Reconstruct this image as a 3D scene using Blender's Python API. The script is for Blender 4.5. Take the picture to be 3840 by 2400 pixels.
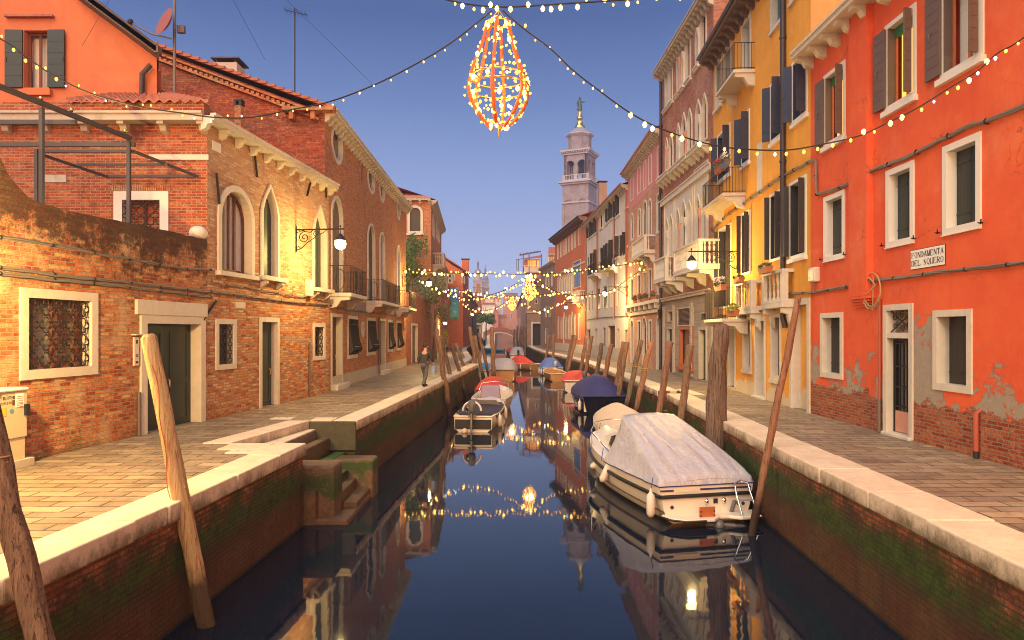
import bpy, math, random
from mathutils import Vector, Matrix, noise as mnoise
for o in list(bpy.data.objects): bpy.data.objects.remove(o)
SC = bpy.context.scene
COL = SC.collection
RND = random.Random(11)
# ---- camera: stands on a low bridge over the canal, looking along +Y; pavement z=0, water z=-1.7
F, CX, HY, CZ, WZ = 2560.0, 1905.0, 1246.0, 2.25, -1.7
cam = bpy.data.cameras.new('camera'); co = bpy.data.objects.new('camera', cam); COL.objects.link(co)
co.location = (0, 0, CZ); co.rotation_euler = (math.radians(90), 0, 0)
cam.sensor_width = 36; cam.lens = 36 * F / 3840
cam.shift_x = (1920 - CX) / 3840; cam.shift_y = (HY - 1200) / 3840
cam.clip_start = .1; cam.clip_end = 3000
SC.camera = co
# ---- world: dusk sky, deep blue overhead, pale at the horizon, afterglow behind the camera
W = bpy.data.worlds.new('World'); SC.world = W; W.use_nodes = True
nt = W.node_tree; nt.nodes.clear()
def wn(t, **k):
    n = nt.nodes.new('ShaderNode' + t)
    for a, b in k.items(): setattr(n, a, b)
    return n
out = wn('OutputWorld'); bg = wn('Background'); bg2 = wn('Background'); add = wn('AddShader')
tc = wn('TexCoord'); sep = wn('SeparateXYZ'); nt.links.new(tc.outputs['Generated'], sep.inputs[0])
rp = wn('ValToRGB'); nt.links.new(sep.outputs['Z'], rp.inputs[0])
els = rp.color_ramp.elements
stops = [(0.0, (.50, .57, .82)), (.09, (.44, .52, .79)), (.2, (.275, .385, .68)), (.32, (.135, .225, .475)), (.42, (.062, .125, .32)), (.7, (.10, .15, .34)), (1.0, (.12, .16, .33))]
els[0].position, els[0].color = stops[0][0], (*stops[0][1], 1)
els[1].position, els[1].color = stops[-1][0], (*stops[-1][1], 1)
for p, c in stops[1:-1]:
    e = els.new(p); e.color = (*c, 1)
nt.links.new(rp.outputs[0], bg.inputs[0]); bg.inputs[1].default_value = .98
SKY_EL, SKY_ROT = math.radians(3), math.radians(180)
sky = wn('TexSky', sky_type='NISHITA', sun_disc=False, sun_elevation=SKY_EL, sun_rotation=SKY_ROT)
sky.altitude = 0; sky.air_density = 1.6; sky.dust_density = 3
# the physical sky shows as warm afterglow in the half behind the camera (-Y)
mr = wn('MapRange', interpolation_type='SMOOTHSTEP'); mr.inputs[1].default_value = .12; mr.inputs[2].default_value = -.55
mr.inputs[3].default_value = 0; mr.inputs[4].default_value = .62
nt.links.new(sep.outputs['Y'], mr.inputs[0]); nt.links.new(sky.outputs[0], bg2.inputs[0]); nt.links.new(mr.outputs[0], bg2.inputs[1])
nt.links.new(bg.outputs[0], add.inputs[0]); nt.links.new(bg2.outputs[0], add.inputs[1]); nt.links.new(add.outputs[0], out.inputs[0])
# ---- soft last light from behind the camera, to the left
sl = bpy.data.lights.new('sun', 'SUN'); sl.energy = 2.4; sl.angle = math.radians(50); sl.color = (1, .83, .62)
so = bpy.data.objects.new('sun', sl); COL.objects.link(so)
so.rotation_euler = Vector((.50, .85, -1.15)).to_track_quat('-Z', 'Y').to_euler()
SC.view_settings.view_transform = 'Standard'; SC.view_settings.look = 'None'
SC.view_settings.exposure = 0.22; SC.view_settings.gamma = 1
SC.render.engine = 'CYCLES'; SC.render.filter_size = 1.0; SC.cycles.filter_width = 1.0
cy = SC.cycles
cy.use_denoising = True; cy.max_bounces = 6; cy.diffuse_bounces = 3; cy.glossy_bounces = 3; cy.transmission_bounces = 2
cy.sample_clamp_indirect = 6; cy.use_adaptive_sampling = True; cy.adaptive_threshold = .02
cy.caustics_reflective = False; cy.caustics_refractive = False; cy.use_light_tree = True
# ================= materials =================
class NT:
    def __init__(s, name):
        s.m = bpy.data.materials.new(name); s.m.use_nodes = True
        s.t = s.m.node_tree; s.b = s.t.nodes['Principled BSDF']; s.out = s.t.nodes['Material Output']
    def n(s, ty, ins=None, **k):
        x = s.t.nodes.new('ShaderNode' + ty)
        for a, b in k.items(): setattr(x, a, b)
        for a, b in (ins or {}).items(): s.put(x.inputs[a], b)
        return x
    def put(s, sock, v):
        if hasattr(v, 'links') or isinstance(v, bpy.types.NodeSocket): s.t.links.new(v, sock)
        elif isinstance(v, tuple) and len(v) == 3 and sock.type == 'RGBA': sock.default_value = (*v, 1)
        else: sock.default_value = v
    def mix(s, a, b, f, bt='MIX'):
        x = s.n('Mix', data_type='RGBA', blend_type=bt); s.put(x.inputs[0], f); s.put(x.inputs[6], a); s.put(x.inputs[7], b); return x.outputs[2]
    def math(s, op, a, b=0.0, c=0.0, clamp=False):
        x = s.n('Math', operation=op, use_clamp=clamp); s.put(x.inputs[0], a); s.put(x.inputs[1], b); s.put(x.inputs[2], c); return x.outputs[0]
    def ramp(s, f, st, interp='LINEAR'):
        x = s.n('ValToRGB', {0: f}); e = x.color_ramp.elements; x.color_ramp.interpolation = interp
        def c4(c): return (*c, 1) if isinstance(c, tuple) else (c, c, c, 1)
        e[0].position, e[0].color = st[0][0], c4(st[0][1]); e[1].position, e[1].color = st[-1][0], c4(st[-1][1])
        for p, c in st[1:-1]:
            q = e.new(p); q.color = c4(c)
        return x.outputs[0]
    def pos(s): return s.n('NewGeometry').outputs['Position']
    def uv(s): return s.n('TexCoord').outputs['UV']
    def vmap(s, v, scale=(1, 1, 1), loc=(0, 0, 0), rot=(0, 0, 0)):
        return s.n('Mapping', {0: v, 1: loc, 2: rot, 3: scale}).outputs[0]
    def noise(s, v, sc, det=4, rough=.6, dist=0.0): return s.n('TexNoise', {'Vector': v, 'Scale': sc, 'Detail': det, 'Roughness': rough, 'Distortion': dist}).outputs[0]
    def z(s): return s.n('SeparateXYZ', {0: s.pos()}).outputs[2]
    def bump(s, h, d=.02, st=.6, nrm=None):
        x = s.n('Bump', {'Height': h, 'Distance': d, 'Strength': st})
        if nrm: s.put(x.inputs['Normal'], nrm)
        return x.outputs[0]
    def fin(s, col=None, rough=.8, nrm=None, metal=None, spec=None, **k):
        if col is not None: s.put(s.b.inputs['Base Color'], col)
        s.put(s.b.inputs['Roughness'], rough)
        if nrm is not None: s.put(s.b.inputs['Normal'], nrm)
        if metal is not None: s.put(s.b.inputs['Metallic'], metal)
        if spec is not None: s.put(s.b.inputs['Specular IOR Level'], spec)
        for a, b in k.items(): s.put(s.b.inputs[a.replace('_', ' ')], b)
        return s.m
M = {}
def simple(name, col, rough=.6, metal=0.0, var=.15, sc=6.0, bump=0.0, spec=None, **k):
    n = NT(name); f = n.noise(n.pos(), sc, 5)
    c = n.mix(tuple(x * (1 - var) for x in col), tuple(min(1, x * (1 + var)) for x in col), f)
    nr = n.bump(n.noise(n.pos(), sc * 6), bump, .5) if bump else None
    M[name] = n.fin(c, rough, nr, metal, spec, **k); return M[name]
def brick_core(n, cols, mortar, bw=.26, rh=.072, ms=.009, wob=.012):
    uv = n.uv(); d = n.n('TexNoise', {'Vector': uv, 'Scale': 3.5, 'Detail': 3}).outputs['Color']
    v = n.n('VectorMath', {0: uv, 1: n.n('VectorMath', {0: d, 1: (wob, wob, wob)}, operation='MULTIPLY').outputs[0]}, operation='ADD').outputs[0]
    br = n.n('TexBrick', {'Vector': v, 'Color1': (0, 0, 0), 'Color2': (1, 1, 1), 'Mortar': (.5, .5, .5), 'Scale': 1.0, 'Mortar Size': ms, 'Mortar Smooth': .35, 'Bias': 0.0, 'Brick Width': bw, 'Row Height': rh})
    k = len(cols)
    bc = n.ramp(br.outputs[0], [(i / (k - 1), c) for i, c in enumerate(cols)])
    fine = n.noise(n.pos(), 22, 4, .7)
    bc = n.mix(bc, n.mix(bc, (.02, .01, .01), .7), n.ramp(fine, [(.45, 0), (.72, .95)]))
    bc = n.mix(bc, n.mix(bc, (.75, .6, .42), .5), n.ramp(n.noise(n.pos(), 9, 5, .75), [(.52, 0), (.78, .9)]))
    c = n.mix(bc, n.mix(mortar, tuple(x * .6 for x in mortar), n.noise(n.pos(), 14)), br.outputs[1])
    h = n.math('ADD', n.math('MULTIPLY', n.math('SUBTRACT', 1.0, br.outputs[1]), .7), n.math('MULTIPLY', fine, .45))
    return c, h, br.outputs[1]
def brick(name, cols, mortar, pale=(.62, .5, .36), pale_amt=.5, pale_sc=.55, dark=None, dark_at=.62, grime=True, bd=.022, **k):
    n = NT(name); c, h, fac = brick_core(n, cols, mortar, **k)
    p = n.ramp(n.noise(n.pos(), pale_sc, 6, .65), [(1 - pale_amt - .06, 0), (1 - pale_amt + .06, .75)])
    c = n.mix(c, n.mix(pale, tuple(x * .65 for x in pale), n.noise(n.pos(), 12)), p)
    if dark:
        q = n.ramp(n.noise(n.vmap(n.pos(), (1, 1, .45)), 1.1, 7, .72), [(dark_at - .05, 0), (dark_at + .06, .85)])
        c = n.mix(c, dark, q)
    M[name] = n.fin(c, .92, n.bump(h, bd, .9), spec=.25); return M[name]
def plaster(name, col, v2=None, streak=.35, bumpd=.006, blotch=.25, low=None, lowz=0):
    n = NT(name); P = n.pos(); v2 = v2 or tuple(x * .72 for x in col)
    c = n.mix(col, v2, n.ramp(n.noise(P, .7, 6, .65), [(.4, 0), (.72, blotch * 2.4)]))
    st = n.noise(n.vmap(P, (3.2, 3.2, .16)), 1.6, 5, .6)
    c = n.mix(c, tuple(x * .55 for x in col), n.ramp(st, [(.5, 0), (.8, streak)]))
    c = n.mix(c, tuple(min(1, x * 1.25 + .03) for x in col), n.ramp(n.noise(P, 3.5, 6, .7), [(.5, 0), (.85, .45)]))
    if low:
        f = n.math('ADD', n.math('MULTIPLY', n.noise(P, 1.3, 7, .7), 2.2), n.math('MULTIPLY', n.z(), -1.0))
        c = n.mix(c, low, n.ramp(n.math('ADD', f, lowz), [(.48, 0), (.52, 1)]))
    M[name] = n.fin(c, .88, n.bump(n.noise(P, 18, 6, .7), bumpd, .6), spec=.25); return M[name]
def stone(name, col=(.62, .57, .49), dirt=(.20, .16, .11), amt=.35, sc=2.2, bd=.008):
    n = NT(name); P = n.pos()
    c = n.mix(col, tuple(x * .72 for x in col), n.noise(P, 5, 6, .65))
    c = n.mix(c, dirt, n.ramp(n.noise(n.vmap(P, (1, 1, .5)), sc, 7, .75), [(.55, 0), (.82, amt * 1.6)]))
    M[name] = n.fin(c, .72, n.bump(n.noise(P, 26, 6, .7), bd, .6), spec=.3); return M[name]
# brickwork
RB = [(.30, .055, .022), (.44, .10, .04), (.52, .15, .055), (.36, .065, .03), (.60, .22, .09)]
brick('brick_garden', [(.34, .07, .025), (.50, .12, .04), (.62, .20, .06), (.42, .08, .03), (.68, .32, .13), (.30, .06, .03)], (.46, .34, .20), pale=(.60, .47, .29), pale_amt=.42)
# garden wall darkens in uneven patches towards its coping
def brick_dark_top():
    n = NT('brick_dark_top'); c, h, fac = brick_core(n, [(.28, .045, .018), (.54, .12, .035), (.70, .24, .07), (.36, .06, .022), (.74, .38, .16), (.48, .10, .03)], (.44, .30, .17), ms=.013, wob=.022, rh=.078)
    P = n.pos(); s = n.n('SeparateXYZ', {0: n.uv()}).outputs
    p = n.ramp(n.noise(P, .8, 6, .75), [(.5, 0), (.62, .75)]); c = n.mix(c, n.mix((.66, .50, .29), (.50, .28, .13), n.noise(P, 8, 6, .8)), p)
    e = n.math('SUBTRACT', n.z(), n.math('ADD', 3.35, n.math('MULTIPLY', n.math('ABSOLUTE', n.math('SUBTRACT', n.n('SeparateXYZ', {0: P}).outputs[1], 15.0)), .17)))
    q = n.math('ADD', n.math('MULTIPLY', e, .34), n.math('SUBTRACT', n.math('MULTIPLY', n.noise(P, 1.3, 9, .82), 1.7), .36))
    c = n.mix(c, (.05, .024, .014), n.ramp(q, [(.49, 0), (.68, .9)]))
    base = n.math('SUBTRACT', n.noise(P, 2, 6), n.math('MULTIPLY', n.z(), 1.1)); c = n.mix(c, (.14, .12, .05), n.ramp(base, [(.3, 0), (.6, .7)]))
    M['brick_dark_top'] = n.fin(c, .93, n.bump(h, .028, 1), spec=.2)
brick_dark_top()
def brick_pale():
    n = NT('brick_pale'); c, h, fac = brick_core(n, [(.34, .06, .02), (.56, .16, .05), (.64, .34, .15), (.44, .10, .03), (.68, .46, .25), (.52, .13, .04)], (.42, .28, .16), ms=.013, wob=.018, rh=.076)
    P = n.pos(); u = n.math('SUBTRACT', n.z(), 3.0)
    f = n.math('ADD', n.noise(P, .9, 7, .7), n.math('MULTIPLY', u, .085))
    c = n.mix(c, n.mix((.64, .50, .33), (.50, .36, .22), n.noise(P, 7, 6, .7)), n.ramp(f, [(.53, 0), (.72, .34)]))
    c = n.mix(c, (.20, .10, .06), n.ramp(n.noise(n.vmap(P, (2, 2, .3)), 1.5, 6, .7), [(.6, 0), (.85, .6)]))
    M['brick_pale'] = n.fin(c, .92, n.bump(h, .02, .9), spec=.22)
brick_pale()
brick('brick_red', [(.34, .06, .022), (.46, .10, .035), (.30, .05, .02), (.55, .15, .05)], (.50, .33, .20), pale_amt=.2, dark=(.10, .03, .02), dark_at=.6, ms=.010)
brick('brick_gable', [(.30, .055, .025), (.42, .09, .035), (.24, .05, .03), (.50, .13, .05), (.20, .06, .045)], (.34, .16, .09), pale_amt=.16, ms=.007, bw=.3)
brick('brick_orange', [(.42, .11, .04), (.56, .18, .06), (.62, .25, .09), (.40, .09, .035)], (.56, .37, .2), pale=(.5, .3, .17), pale_amt=.25, dark=(.16, .07, .04), dark_at=.64, ms=.011, rh=.08)
def gothic():
    n = NT('brick_gothic'); c, h, _ = brick_core(n, [(.30, .09, .05), (.42, .15, .08), (.52, .22, .12), (.36, .12, .07)], (.38, .20, .13), ms=.008); P = n.pos()
    c = n.mix(c, (.46, .29, .21), n.ramp(n.noise(P, .6, 7, .7), [(.5, 0), (.7, .7)])); c = n.mix(c, (.14, .09, .075), n.ramp(n.noise(P, 1.3, 8, .78), [(.54, 0), (.68, .75)]))
    # ashlar stone ground floor below the cable line
    st = n.mix((.50, .42, .33), (.34, .27, .21), n.noise(P, 2.5, 8, .75)); st = n.mix(st, (.14, .10, .075), n.ramp(n.noise(n.vmap(P, (1, 1, .4)), 2.2, 7, .75), [(.55, 0), (.8, .7)]))
    br = n.n('TexBrick', {'Vector': n.uv(), 'Color1': (1, 1, 1), 'Color2': (.75, .75, .75), 'Mortar': (.3, .3, .3), 'Scale': 1.0, 'Mortar Size': .012, 'Brick Width': .8, 'Row Height': .4}); st = n.mix(st, br.outputs[0], .55, 'MULTIPLY')
    c = n.mix(st, c, n.ramp(n.math('SUBTRACT', n.z(), 3.95), [(0, 0), (.01, 1)]))
    M['brick_gothic'] = n.fin(c, .9, n.bump(h, .015, .8), spec=.25)
gothic()
brick('brick_pink', [(.52, .20, .12), (.62, .28, .17), (.68, .36, .22)], (.55, .34, .22), pale=(.66, .45, .32), pale_amt=.45)
# red house: orange-red stucco, flaked to grey render, bare brick at the foot
def red_house():
    n = NT('red_stucco'); P = n.pos(); sx = n.n('SeparateXYZ', {0: P}); z = sx.outputs[2]; y = sx.outputs[1]
    bc, bh, _ = brick_core(n, [(.24, .035, .02), (.36, .07, .03), (.44, .13, .055), (.30, .045, .02)], (.36, .24, .15), ms=.012, wob=.02)
    red = n.mix((.74, .120, .042), (.62, .085, .034), n.ramp(n.noise(P, .5, 6, .65), [(.38, 0), (.7, .9)]))
    red = n.mix(red, (.80, .19, .055), n.ramp(n.noise(P, 1.4, 7, .7), [(.48, 0), (.8, .6)]))
    red = n.mix(red, (.50, .06, .028), n.ramp(n.noise(n.vmap(P, (2.5, 2.5, .2)), 1.3, 5), [(.55, 0), (.85, .4)]))
    red = n.mix(red, (.74, .24, .12), n.ramp(n.noise(n.vmap(P, (1, 1, .6)), .55, 8, .75), [(.52, 0), (.72, .55)]))
    vo = n.n('TexVoronoi', {'Vector': n.n('VectorMath', {0: P, 1: n.n('VectorMath', {0: n.n('TexNoise', {'Vector': P, 'Scale': 2.2, 'Detail': 5}).outputs['Color'], 1: (.7, .7, .7)}, operation='MULTIPLY').outputs[0]}, operation='ADD').outputs[0], 'Scale': .8}, feature='DISTANCE_TO_EDGE')
    red = n.mix(red, (.34, .05, .025), n.math('MULTIPLY', n.ramp(vo.outputs[0], [(0, 1), (.012, 0)]), n.ramp(n.noise(P, .9, 3), [(.5, 0), (.62, .7)])))
    gr = n.mix((.40, .33, .25), (.26, .22, .175), n.noise(P, 4, 7, .7)); gr = n.mix(gr, (.58, .47, .30), n.ramp(n.noise(P, 9, 6, .7), [(.55, 0), (.75, .6)]))
    w = n.noise(n.vmap(P, (1, 1, 1)), 1.25, 9, .74, .3)
    # patches climb higher beside the door and towards the near end
    hump = n.math('MULTIPLY', n.n('MapRange', {0: n.math('ABSOLUTE', n.math('SUBTRACT', y, 13.9)), 1: .9, 2: .2, 3: 0.0, 4: 1.15}).outputs[0], n.n('MapRange', {0: z, 1: 3.2, 2: 2.6}).outputs[0])
    e = n.math('SUBTRACT', n.math('ADD', n.math('MULTIPLY', w, 8.5), hump), z)
    g = n.ramp(n.math('SUBTRACT', e, 2.72), [(.49, 0), (.505, 1)])
    c = n.mix(red, gr, g)
    b = n.math('SUBTRACT', n.math('ADD', n.math('MULTIPLY', n.noise(P, 2.4, 7, .7), .9), .85), z)
    bf = n.ramp(b, [(.485, 0), (.50, 1)]); c = n.mix(c, bc, bf)
    h = n.math('ADD', n.math('MULTIPLY', n.math('SUBTRACT', 1.0, g), .7), n.math('MULTIPLY', n.noise(P, 20, 5), .12))
    h2 = n.n('Mix', {0: bf, 2: h, 3: n.math('SUBTRACT', bh, .9)}).outputs[0]
    M['red_stucco'] = n.fin(c, .85, n.bump(h2, .03, .8), spec=.25)
red_house()
plaster('yellow_stucco', (.78, .36, .055), (.66, .27, .04), low=(.62, .50, .33), lowz=-.25)
plaster('yellow_side', (.62, .31, .10), (.5, .25, .08))
plaster('orange_stucco', (.58, .175, .075), (.48, .14, .06), streak=.22)
plaster('white_stucco', (.66, .58, .50), (.52, .45, .38))
plaster('pink_stucco', (.60, .24, .22), (.5, .2, .18))
plaster('rust_stucco', (.58, .17, .07), (.46, .13, .06))
plaster('brown_stucco', (.34, .22, .16), (.24, .16, .12), blotch=.5)
plaster('pale_stucco', (.52, .42, .36), (.42, .34, .30))
plaster('salmon_stucco', (.56, .28, .2), (.46, .23, .17))
plaster('ochre_stucco', (.66, .38, .12), (.5, .28, .09))
stone('istrian', (.70, .63, .52), amt=.22)
stone('istrian_old', (.56, .48, .38), (.13, .10, .07), amt=.5)
stone('tower_stone', (.48, .45, .49), (.2, .17, .18), amt=.4, sc=.5)
brick('tower_brick', [(.27, .21, .23), (.33, .26, .28), (.30, .23, .25)], (.34, .29, .31), pale=(.40, .37, .40), pale_amt=.5, bw=.6, rh=.2, ms=.02)
# paving of grey trachyte slabs
def paving():
    n = NT('trachyte'); P = n.pos()
    d = n.n('TexNoise', {'Vector': P, 'Scale': 1.3, 'Detail': 2}).outputs['Color']
    v = n.n('VectorMath', {0: P, 1: n.n('VectorMath', {0: d, 1: (.07, .07, 0)}, operation='MULTIPLY').outputs[0]}, operation='ADD').outputs[0]
    br = n.n('TexBrick', {'Vector': v, 'Color1': (0, 0, 0), 'Color2': (1, 1, 1), 'Mortar': (.5, .5, .5), 'Scale': 1.0, 'Mortar Size': .012, 'Mortar Smooth': .4, 'Brick Width': .66, 'Row Height': .27})
    c = n.ramp(br.outputs[0], [(0, (.18, .130, .090)), (.35, (.32, .240, .155)), (.7, (.23, .17, .12)), (1, (.41, .31, .20))])
    c = n.mix(c, (.12, .09, .07), n.ramp(n.noise(P, 5, 8, .78), [(.48, 0), (.72, .8)])); c = n.mix(c, (.10, .07, .055), n.ramp(n.noise(P, .8, 7, .75), [(.52, 0), (.68, .6)]))
    c = n.mix(c, (.46, .36, .27), n.ramp(n.noise(P, 1.1, 6, .65), [(.5, 0), (.75, .4)]))
    c = n.mix(c, (.035, .026, .02), br.outputs[1])
    h = n.math('ADD', n.math('MULTIPLY', n.math('SUBTRACT', 1.0, br.outputs[1]), .8), n.math('ADD', n.math('MULTIPLY', n.noise(P, 9, 6, .7), .5), n.math('MULTIPLY', br.outputs[0], .35)))
    M['trachyte'] = n.fin(c, n.ramp(n.noise(P, 2.2, 5), [(.35, .42), (.7, .72)]), n.bump(h, .018, .9), spec=.4)
paving()
# quay wall: brick under the kerb, moss band, brown tidal mud below
def quay():
    n = NT('quay_brick'); c, h, _ = brick_core(n, [(.30, .06, .022), (.42, .10, .035), (.50, .14, .05)], (.16, .11, .06), ms=.012, wob=.02, bw=.3)
    P = n.pos(); z = n.z(); w = n.math('ADD', n.math('MULTIPLY', n.noise(P, .55, 4, .6), .6), n.math('MULTIPLY', n.noise(P, 2.6, 9, .82), .55))
    dr = n.noise(n.vmap(P, (2.2, 2.2, .22)), 1.8, 7, .75)
    c = n.mix(c, (.045, .026, .013), n.ramp(n.math('ADD', n.noise(P, 2.0, 9, .82), n.math('MULTIPLY', z, -.28)), [(.50, 0), (.68, .93)]))
    moss = n.mix((.062, .105, .012), (.010, .015, .005), n.ramp(n.noise(P, 6, 9, .8), [(.35, 0), (.68, 1)]))
    mm = n.math('SUBTRACT', n.math('MULTIPLY', w, 2.3), n.math('ADD', n.math('ABSOLUTE', n.math('ADD', z, .72)), .92))
    c = n.mix(c, moss, n.ramp(mm, [(.02, 0), (.30, .93)]))
    mud = n.mix((.06, .026, .012), (.19, .092, .037), n.ramp(n.noise(P, 9, 9, .82), [(.32, 0), (.72, 1)]))
    mud = n.mix(mud, (.10, .026, .013), n.ramp(n.noise(P, 1.0, 6, .7), [(.44, 0), (.62, .85)]))
    mud = n.mix(mud, (.03, .018, .010), n.ramp(dr, [(.50, 0), (.70, .75)])); mud = n.mix(mud, c, .22)
    c = n.mix(c, mud, n.ramp(n.math('SUBTRACT', n.math('MULTIPLY', w, 1.2), n.math('ADD', z, 1.62)), [(.0, 0), (.22, .96)]))
    c = n.mix((.012, .010, .008), c, n.ramp(n.math('ADD', z, 1.70), [(0, 0), (.10, 1)]))
    M['quay_brick'] = n.fin(c, n.ramp(w, [(.3, .55), (.7, .85)]), n.bump(n.math('ADD', h, n.math('MULTIPLY', n.noise(P, 30, 5, .8), .5)), .03, 1), spec=.35)
    n = NT('wet_stone'); P = n.pos(); z = n.z(); nz = n.math('ABSOLUTE', n.n('SeparateXYZ', {0: n.n('NewGeometry').outputs['Normal']}).outputs[2])
    c = n.mix((.17, .10, .052), (.07, .04, .022), n.ramp(n.noise(P, 7, 8, .75), [(.35, 0), (.7, 1)]))
    g = n.ramp(n.math('ADD', n.math('MULTIPLY', n.noise(P, 2.4, 7, .7), 1.1), n.math('MULTIPLY', n.math('ABSOLUTE', n.math('ADD', z, .95)), -.75)), [(.34, 0), (.47, .9)])
    g = n.math('MULTIPLY', g, n.math('SUBTRACT', 1.0, n.math('MULTIPLY', nz, .8)))
    c = n.mix(c, n.mix((.04, .085, .012), (.012, .025, .006), n.noise(P, 9, 7, .7)), g)
    M['wet_stone'] = n.fin(c, .6, n.bump(n.noise(P, 16, 8, .78), .03, 1), spec=.4)
    n = NT('weed_step'); P = n.pos()
    M['weed_step'] = n.fin(n.mix((.05, .13, .015), (.015, .045, .008), n.noise(P, 12, 7, .75)), .7, n.bump(n.noise(P, 40, 6, .8), .03, 1))
quay()
def kerbm():
    n = NT('kerb_stone'); P = n.pos(); z = n.z()
    c = n.mix((.76, .63, .48), (.56, .44, .32), n.ramp(n.noise(P, 1.7, 7, .7), [(.35, 0), (.75, 1)]))
    c = n.mix(c, (.34, .26, .18), n.ramp(n.noise(P, 11, 6, .75), [(.52, 0), (.8, .6)]))
    nz = n.n('SeparateXYZ', {0: n.n('NewGeometry').outputs['Normal']}).outputs[2]
    side = n.math('SUBTRACT', 1.0, nz, clamp=True)
    c = n.mix(c, (.11, .085, .045), n.math('MULTIPLY', n.ramp(n.math('SUBTRACT', n.noise(n.vmap(P, (1, 1, .6)), 1.9, 9, .8), n.math('MULTIPLY', z, 1.1)), [(.56, 0), (.78, .85)]), side))
    M['kerb_stone'] = n.fin(c, .62, n.bump(n.noise(P, 15, 7, .75), .016, .9), spec=.35)
kerbm()
# still canal water
def water():
    n = NT('canal_water'); P = n.pos()
    w = n.math('ADD', n.noise(n.vmap(P, (1, .35, 1)), 1.1, 3, .5), n.math('MULTIPLY', n.noise(n.vmap(P, (1, .6, 1)), 5, 3), .12))
    M['canal_water'] = n.fin((.006, .012, .024), .03, n.bump(w, .008, .5), IOR=1.45, spec=.62)
water()
def roof_tile():
    n = NT('roof_tile'); P = n.pos(); c = n.mix((.34, .09, .05), (.50, .18, .10), n.noise(P, 7, 5, .7))
    c = n.mix(c, (.10, .05, .045), n.ramp(n.noise(P, 3, 7, .75), [(.5, 0), (.75, .8)]))
    M['roof_tile'] = n.fin(c, .75, n.bump(n.noise(P, 20, 5), .01, .6))
roof_tile()
def wood(name, a, b, rough=.75, sc=(9, 9, .7), bd=.012, dark=(.03, .015, .01), dk=.62, wet=False):
    n = NT(name); o = n.n('TexCoord').outputs['Object']; P = n.pos()
    g = n.noise(n.vmap(o, sc), 2.2, 8, .72, .6)
    c = n.mix(a, b, n.ramp(g, [(.3, 0), (.7, 1)]))
    c = n.mix(c, dark, n.ramp(n.noise(n.vmap(o, (sc[0] * 1.6, sc[1] * 1.6, sc[2] * .5)), 2.6, 6, .7), [(dk - .04, 0), (dk + .05, .85)]))
    if wet:
        f = n.math('SUBTRACT', n.math('MULTIPLY', n.noise(P, 2.5, 5), .7), n.math('ADD', n.z(), .9)); c = n.mix(c, (.028, .018, .011), n.ramp(f, [(.3, 0), (.6, .88)]))
    M[name] = n.fin(c, rough, n.bump(g, bd, .9), spec=.3)
wood('pile_brown', (.20, .105, .055), (.40, .245, .14), wet=True, bd=.10, dk=.57)
wood('pile_pale', (.62, .42, .19), (.44, .29, .14), dark=(.30, .10, .035), dk=.57, wet=True, sc=(7, 7, .6), bd=.06)
wood('pile_grey', (.12, .075, .05), (.30, .20, .145), wet=True, bd=.09, dk=.56)
wood('pile_red', (.22, .10, .06), (.34, .17, .10), wet=True, bd=.05, dk=.58)
wood('door_wood', (.10, .04, .022), (.16, .07, .038), sc=(4, 4, .5), bd=.004)
wood('hull_wood', (.36, .17, .06), (.48, .25, .10), sc=(1, 6, 6), rough=.4)
wood('window_wood', (.15, .05, .03), (.2, .075, .045), sc=(4, 4, .5), bd=.003)
simple('dark_green', (.013, .021, .019), .42, var=.3); simple('green_door', (.035, .045, .026), .45, var=.2)
simple('dark_shutter', (.028, .022, .020), .6, var=.35, sc=3, bump=.004); simple('blue_shutter', (.022, .027, .058), .5, var=.25)
simple('teal_shutter', (.05, .13, .17), .6, var=.3); simple('brown_shutter', (.14, .090, .068), .6, var=.2, sc=3)
simple('iron', (.025, .02, .018), .5, .4, var=.3); simple('pipe_grey', (.16, .13, .12), .5, .3); simple('pipe_dark', (.055, .04, .04), .5, .3)
simple('copper_pipe', (.42, .13, .055), .45, .4); simple('pipe_red', (.36, .07, .035), .6); simple('cable', (.19, .15, .12), .7, var=.45, sc=30)
simple('pergola_metal', (.075, .062, .06), .45, .3, var=.1); simple('brass', (.7, .45, .15), .3, 1); simple('chrome', (.7, .7, .72), .15, 1)
simple('white_plastic', (.62, .56, .46), .4, var=.06); simple('cabinet_grey', (.56, .47, .31), .5, var=.1, sc=3); simple('black_rubber', (.012, .013, .018), .5)
simple('gel_white', (.74, .66, .54), .22, var=.05, sc=1.5, spec=.6); simple('gel_cream', (.70, .62, .46), .3, var=.12)
simple('navy_hull', (.008, .009, .02), .12, spec=.7); simple('navy_canvas', (.030, .032, .13), .7, var=.3, sc=3, bump=.01)
simple('red_canvas', (.60, .055, .03), .7, var=.2, sc=2.5, bump=.01); simple('blue_canvas', (.12, .18, .42), .8, var=.25, sc=3, bump=.01)
simple('cyan_canvas', (.04, .30, .62), .6, var=.2); simple('grey_canvas', (.36, .34, .37), .8, var=.2, sc=2, bump=.008); simple('lilac_canvas', (.32, .27, .40), .8, var=.2, sc=3, bump=.01)
simple('cream_tarp', (.60, .47, .34), .8, var=.2, sc=2, bump=.02); simple('black_canvas', (.03, .03, .045), .7, var=.3); simple('motor_grey', (.12, .115, .12), .35, var=.3)
simple('rib_tube', (.62, .58, .56), .5, var=.1); simple('fender_white', (.66, .58, .5), .6, var=.25, sc=9); simple('fender_blue', (.03, .08, .45), .5)
simple('moss_stone', (.055, .050, .026), .7, var=.6, sc=7, bump=.03); simple('rust_wood', (.44, .12, .035), .6, var=.3, sc=10); simple('lead', (.24, .26, .33), .6, var=.15, sc=1); simple('bronze', (.06, .10, .06), .5, .5)
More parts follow.
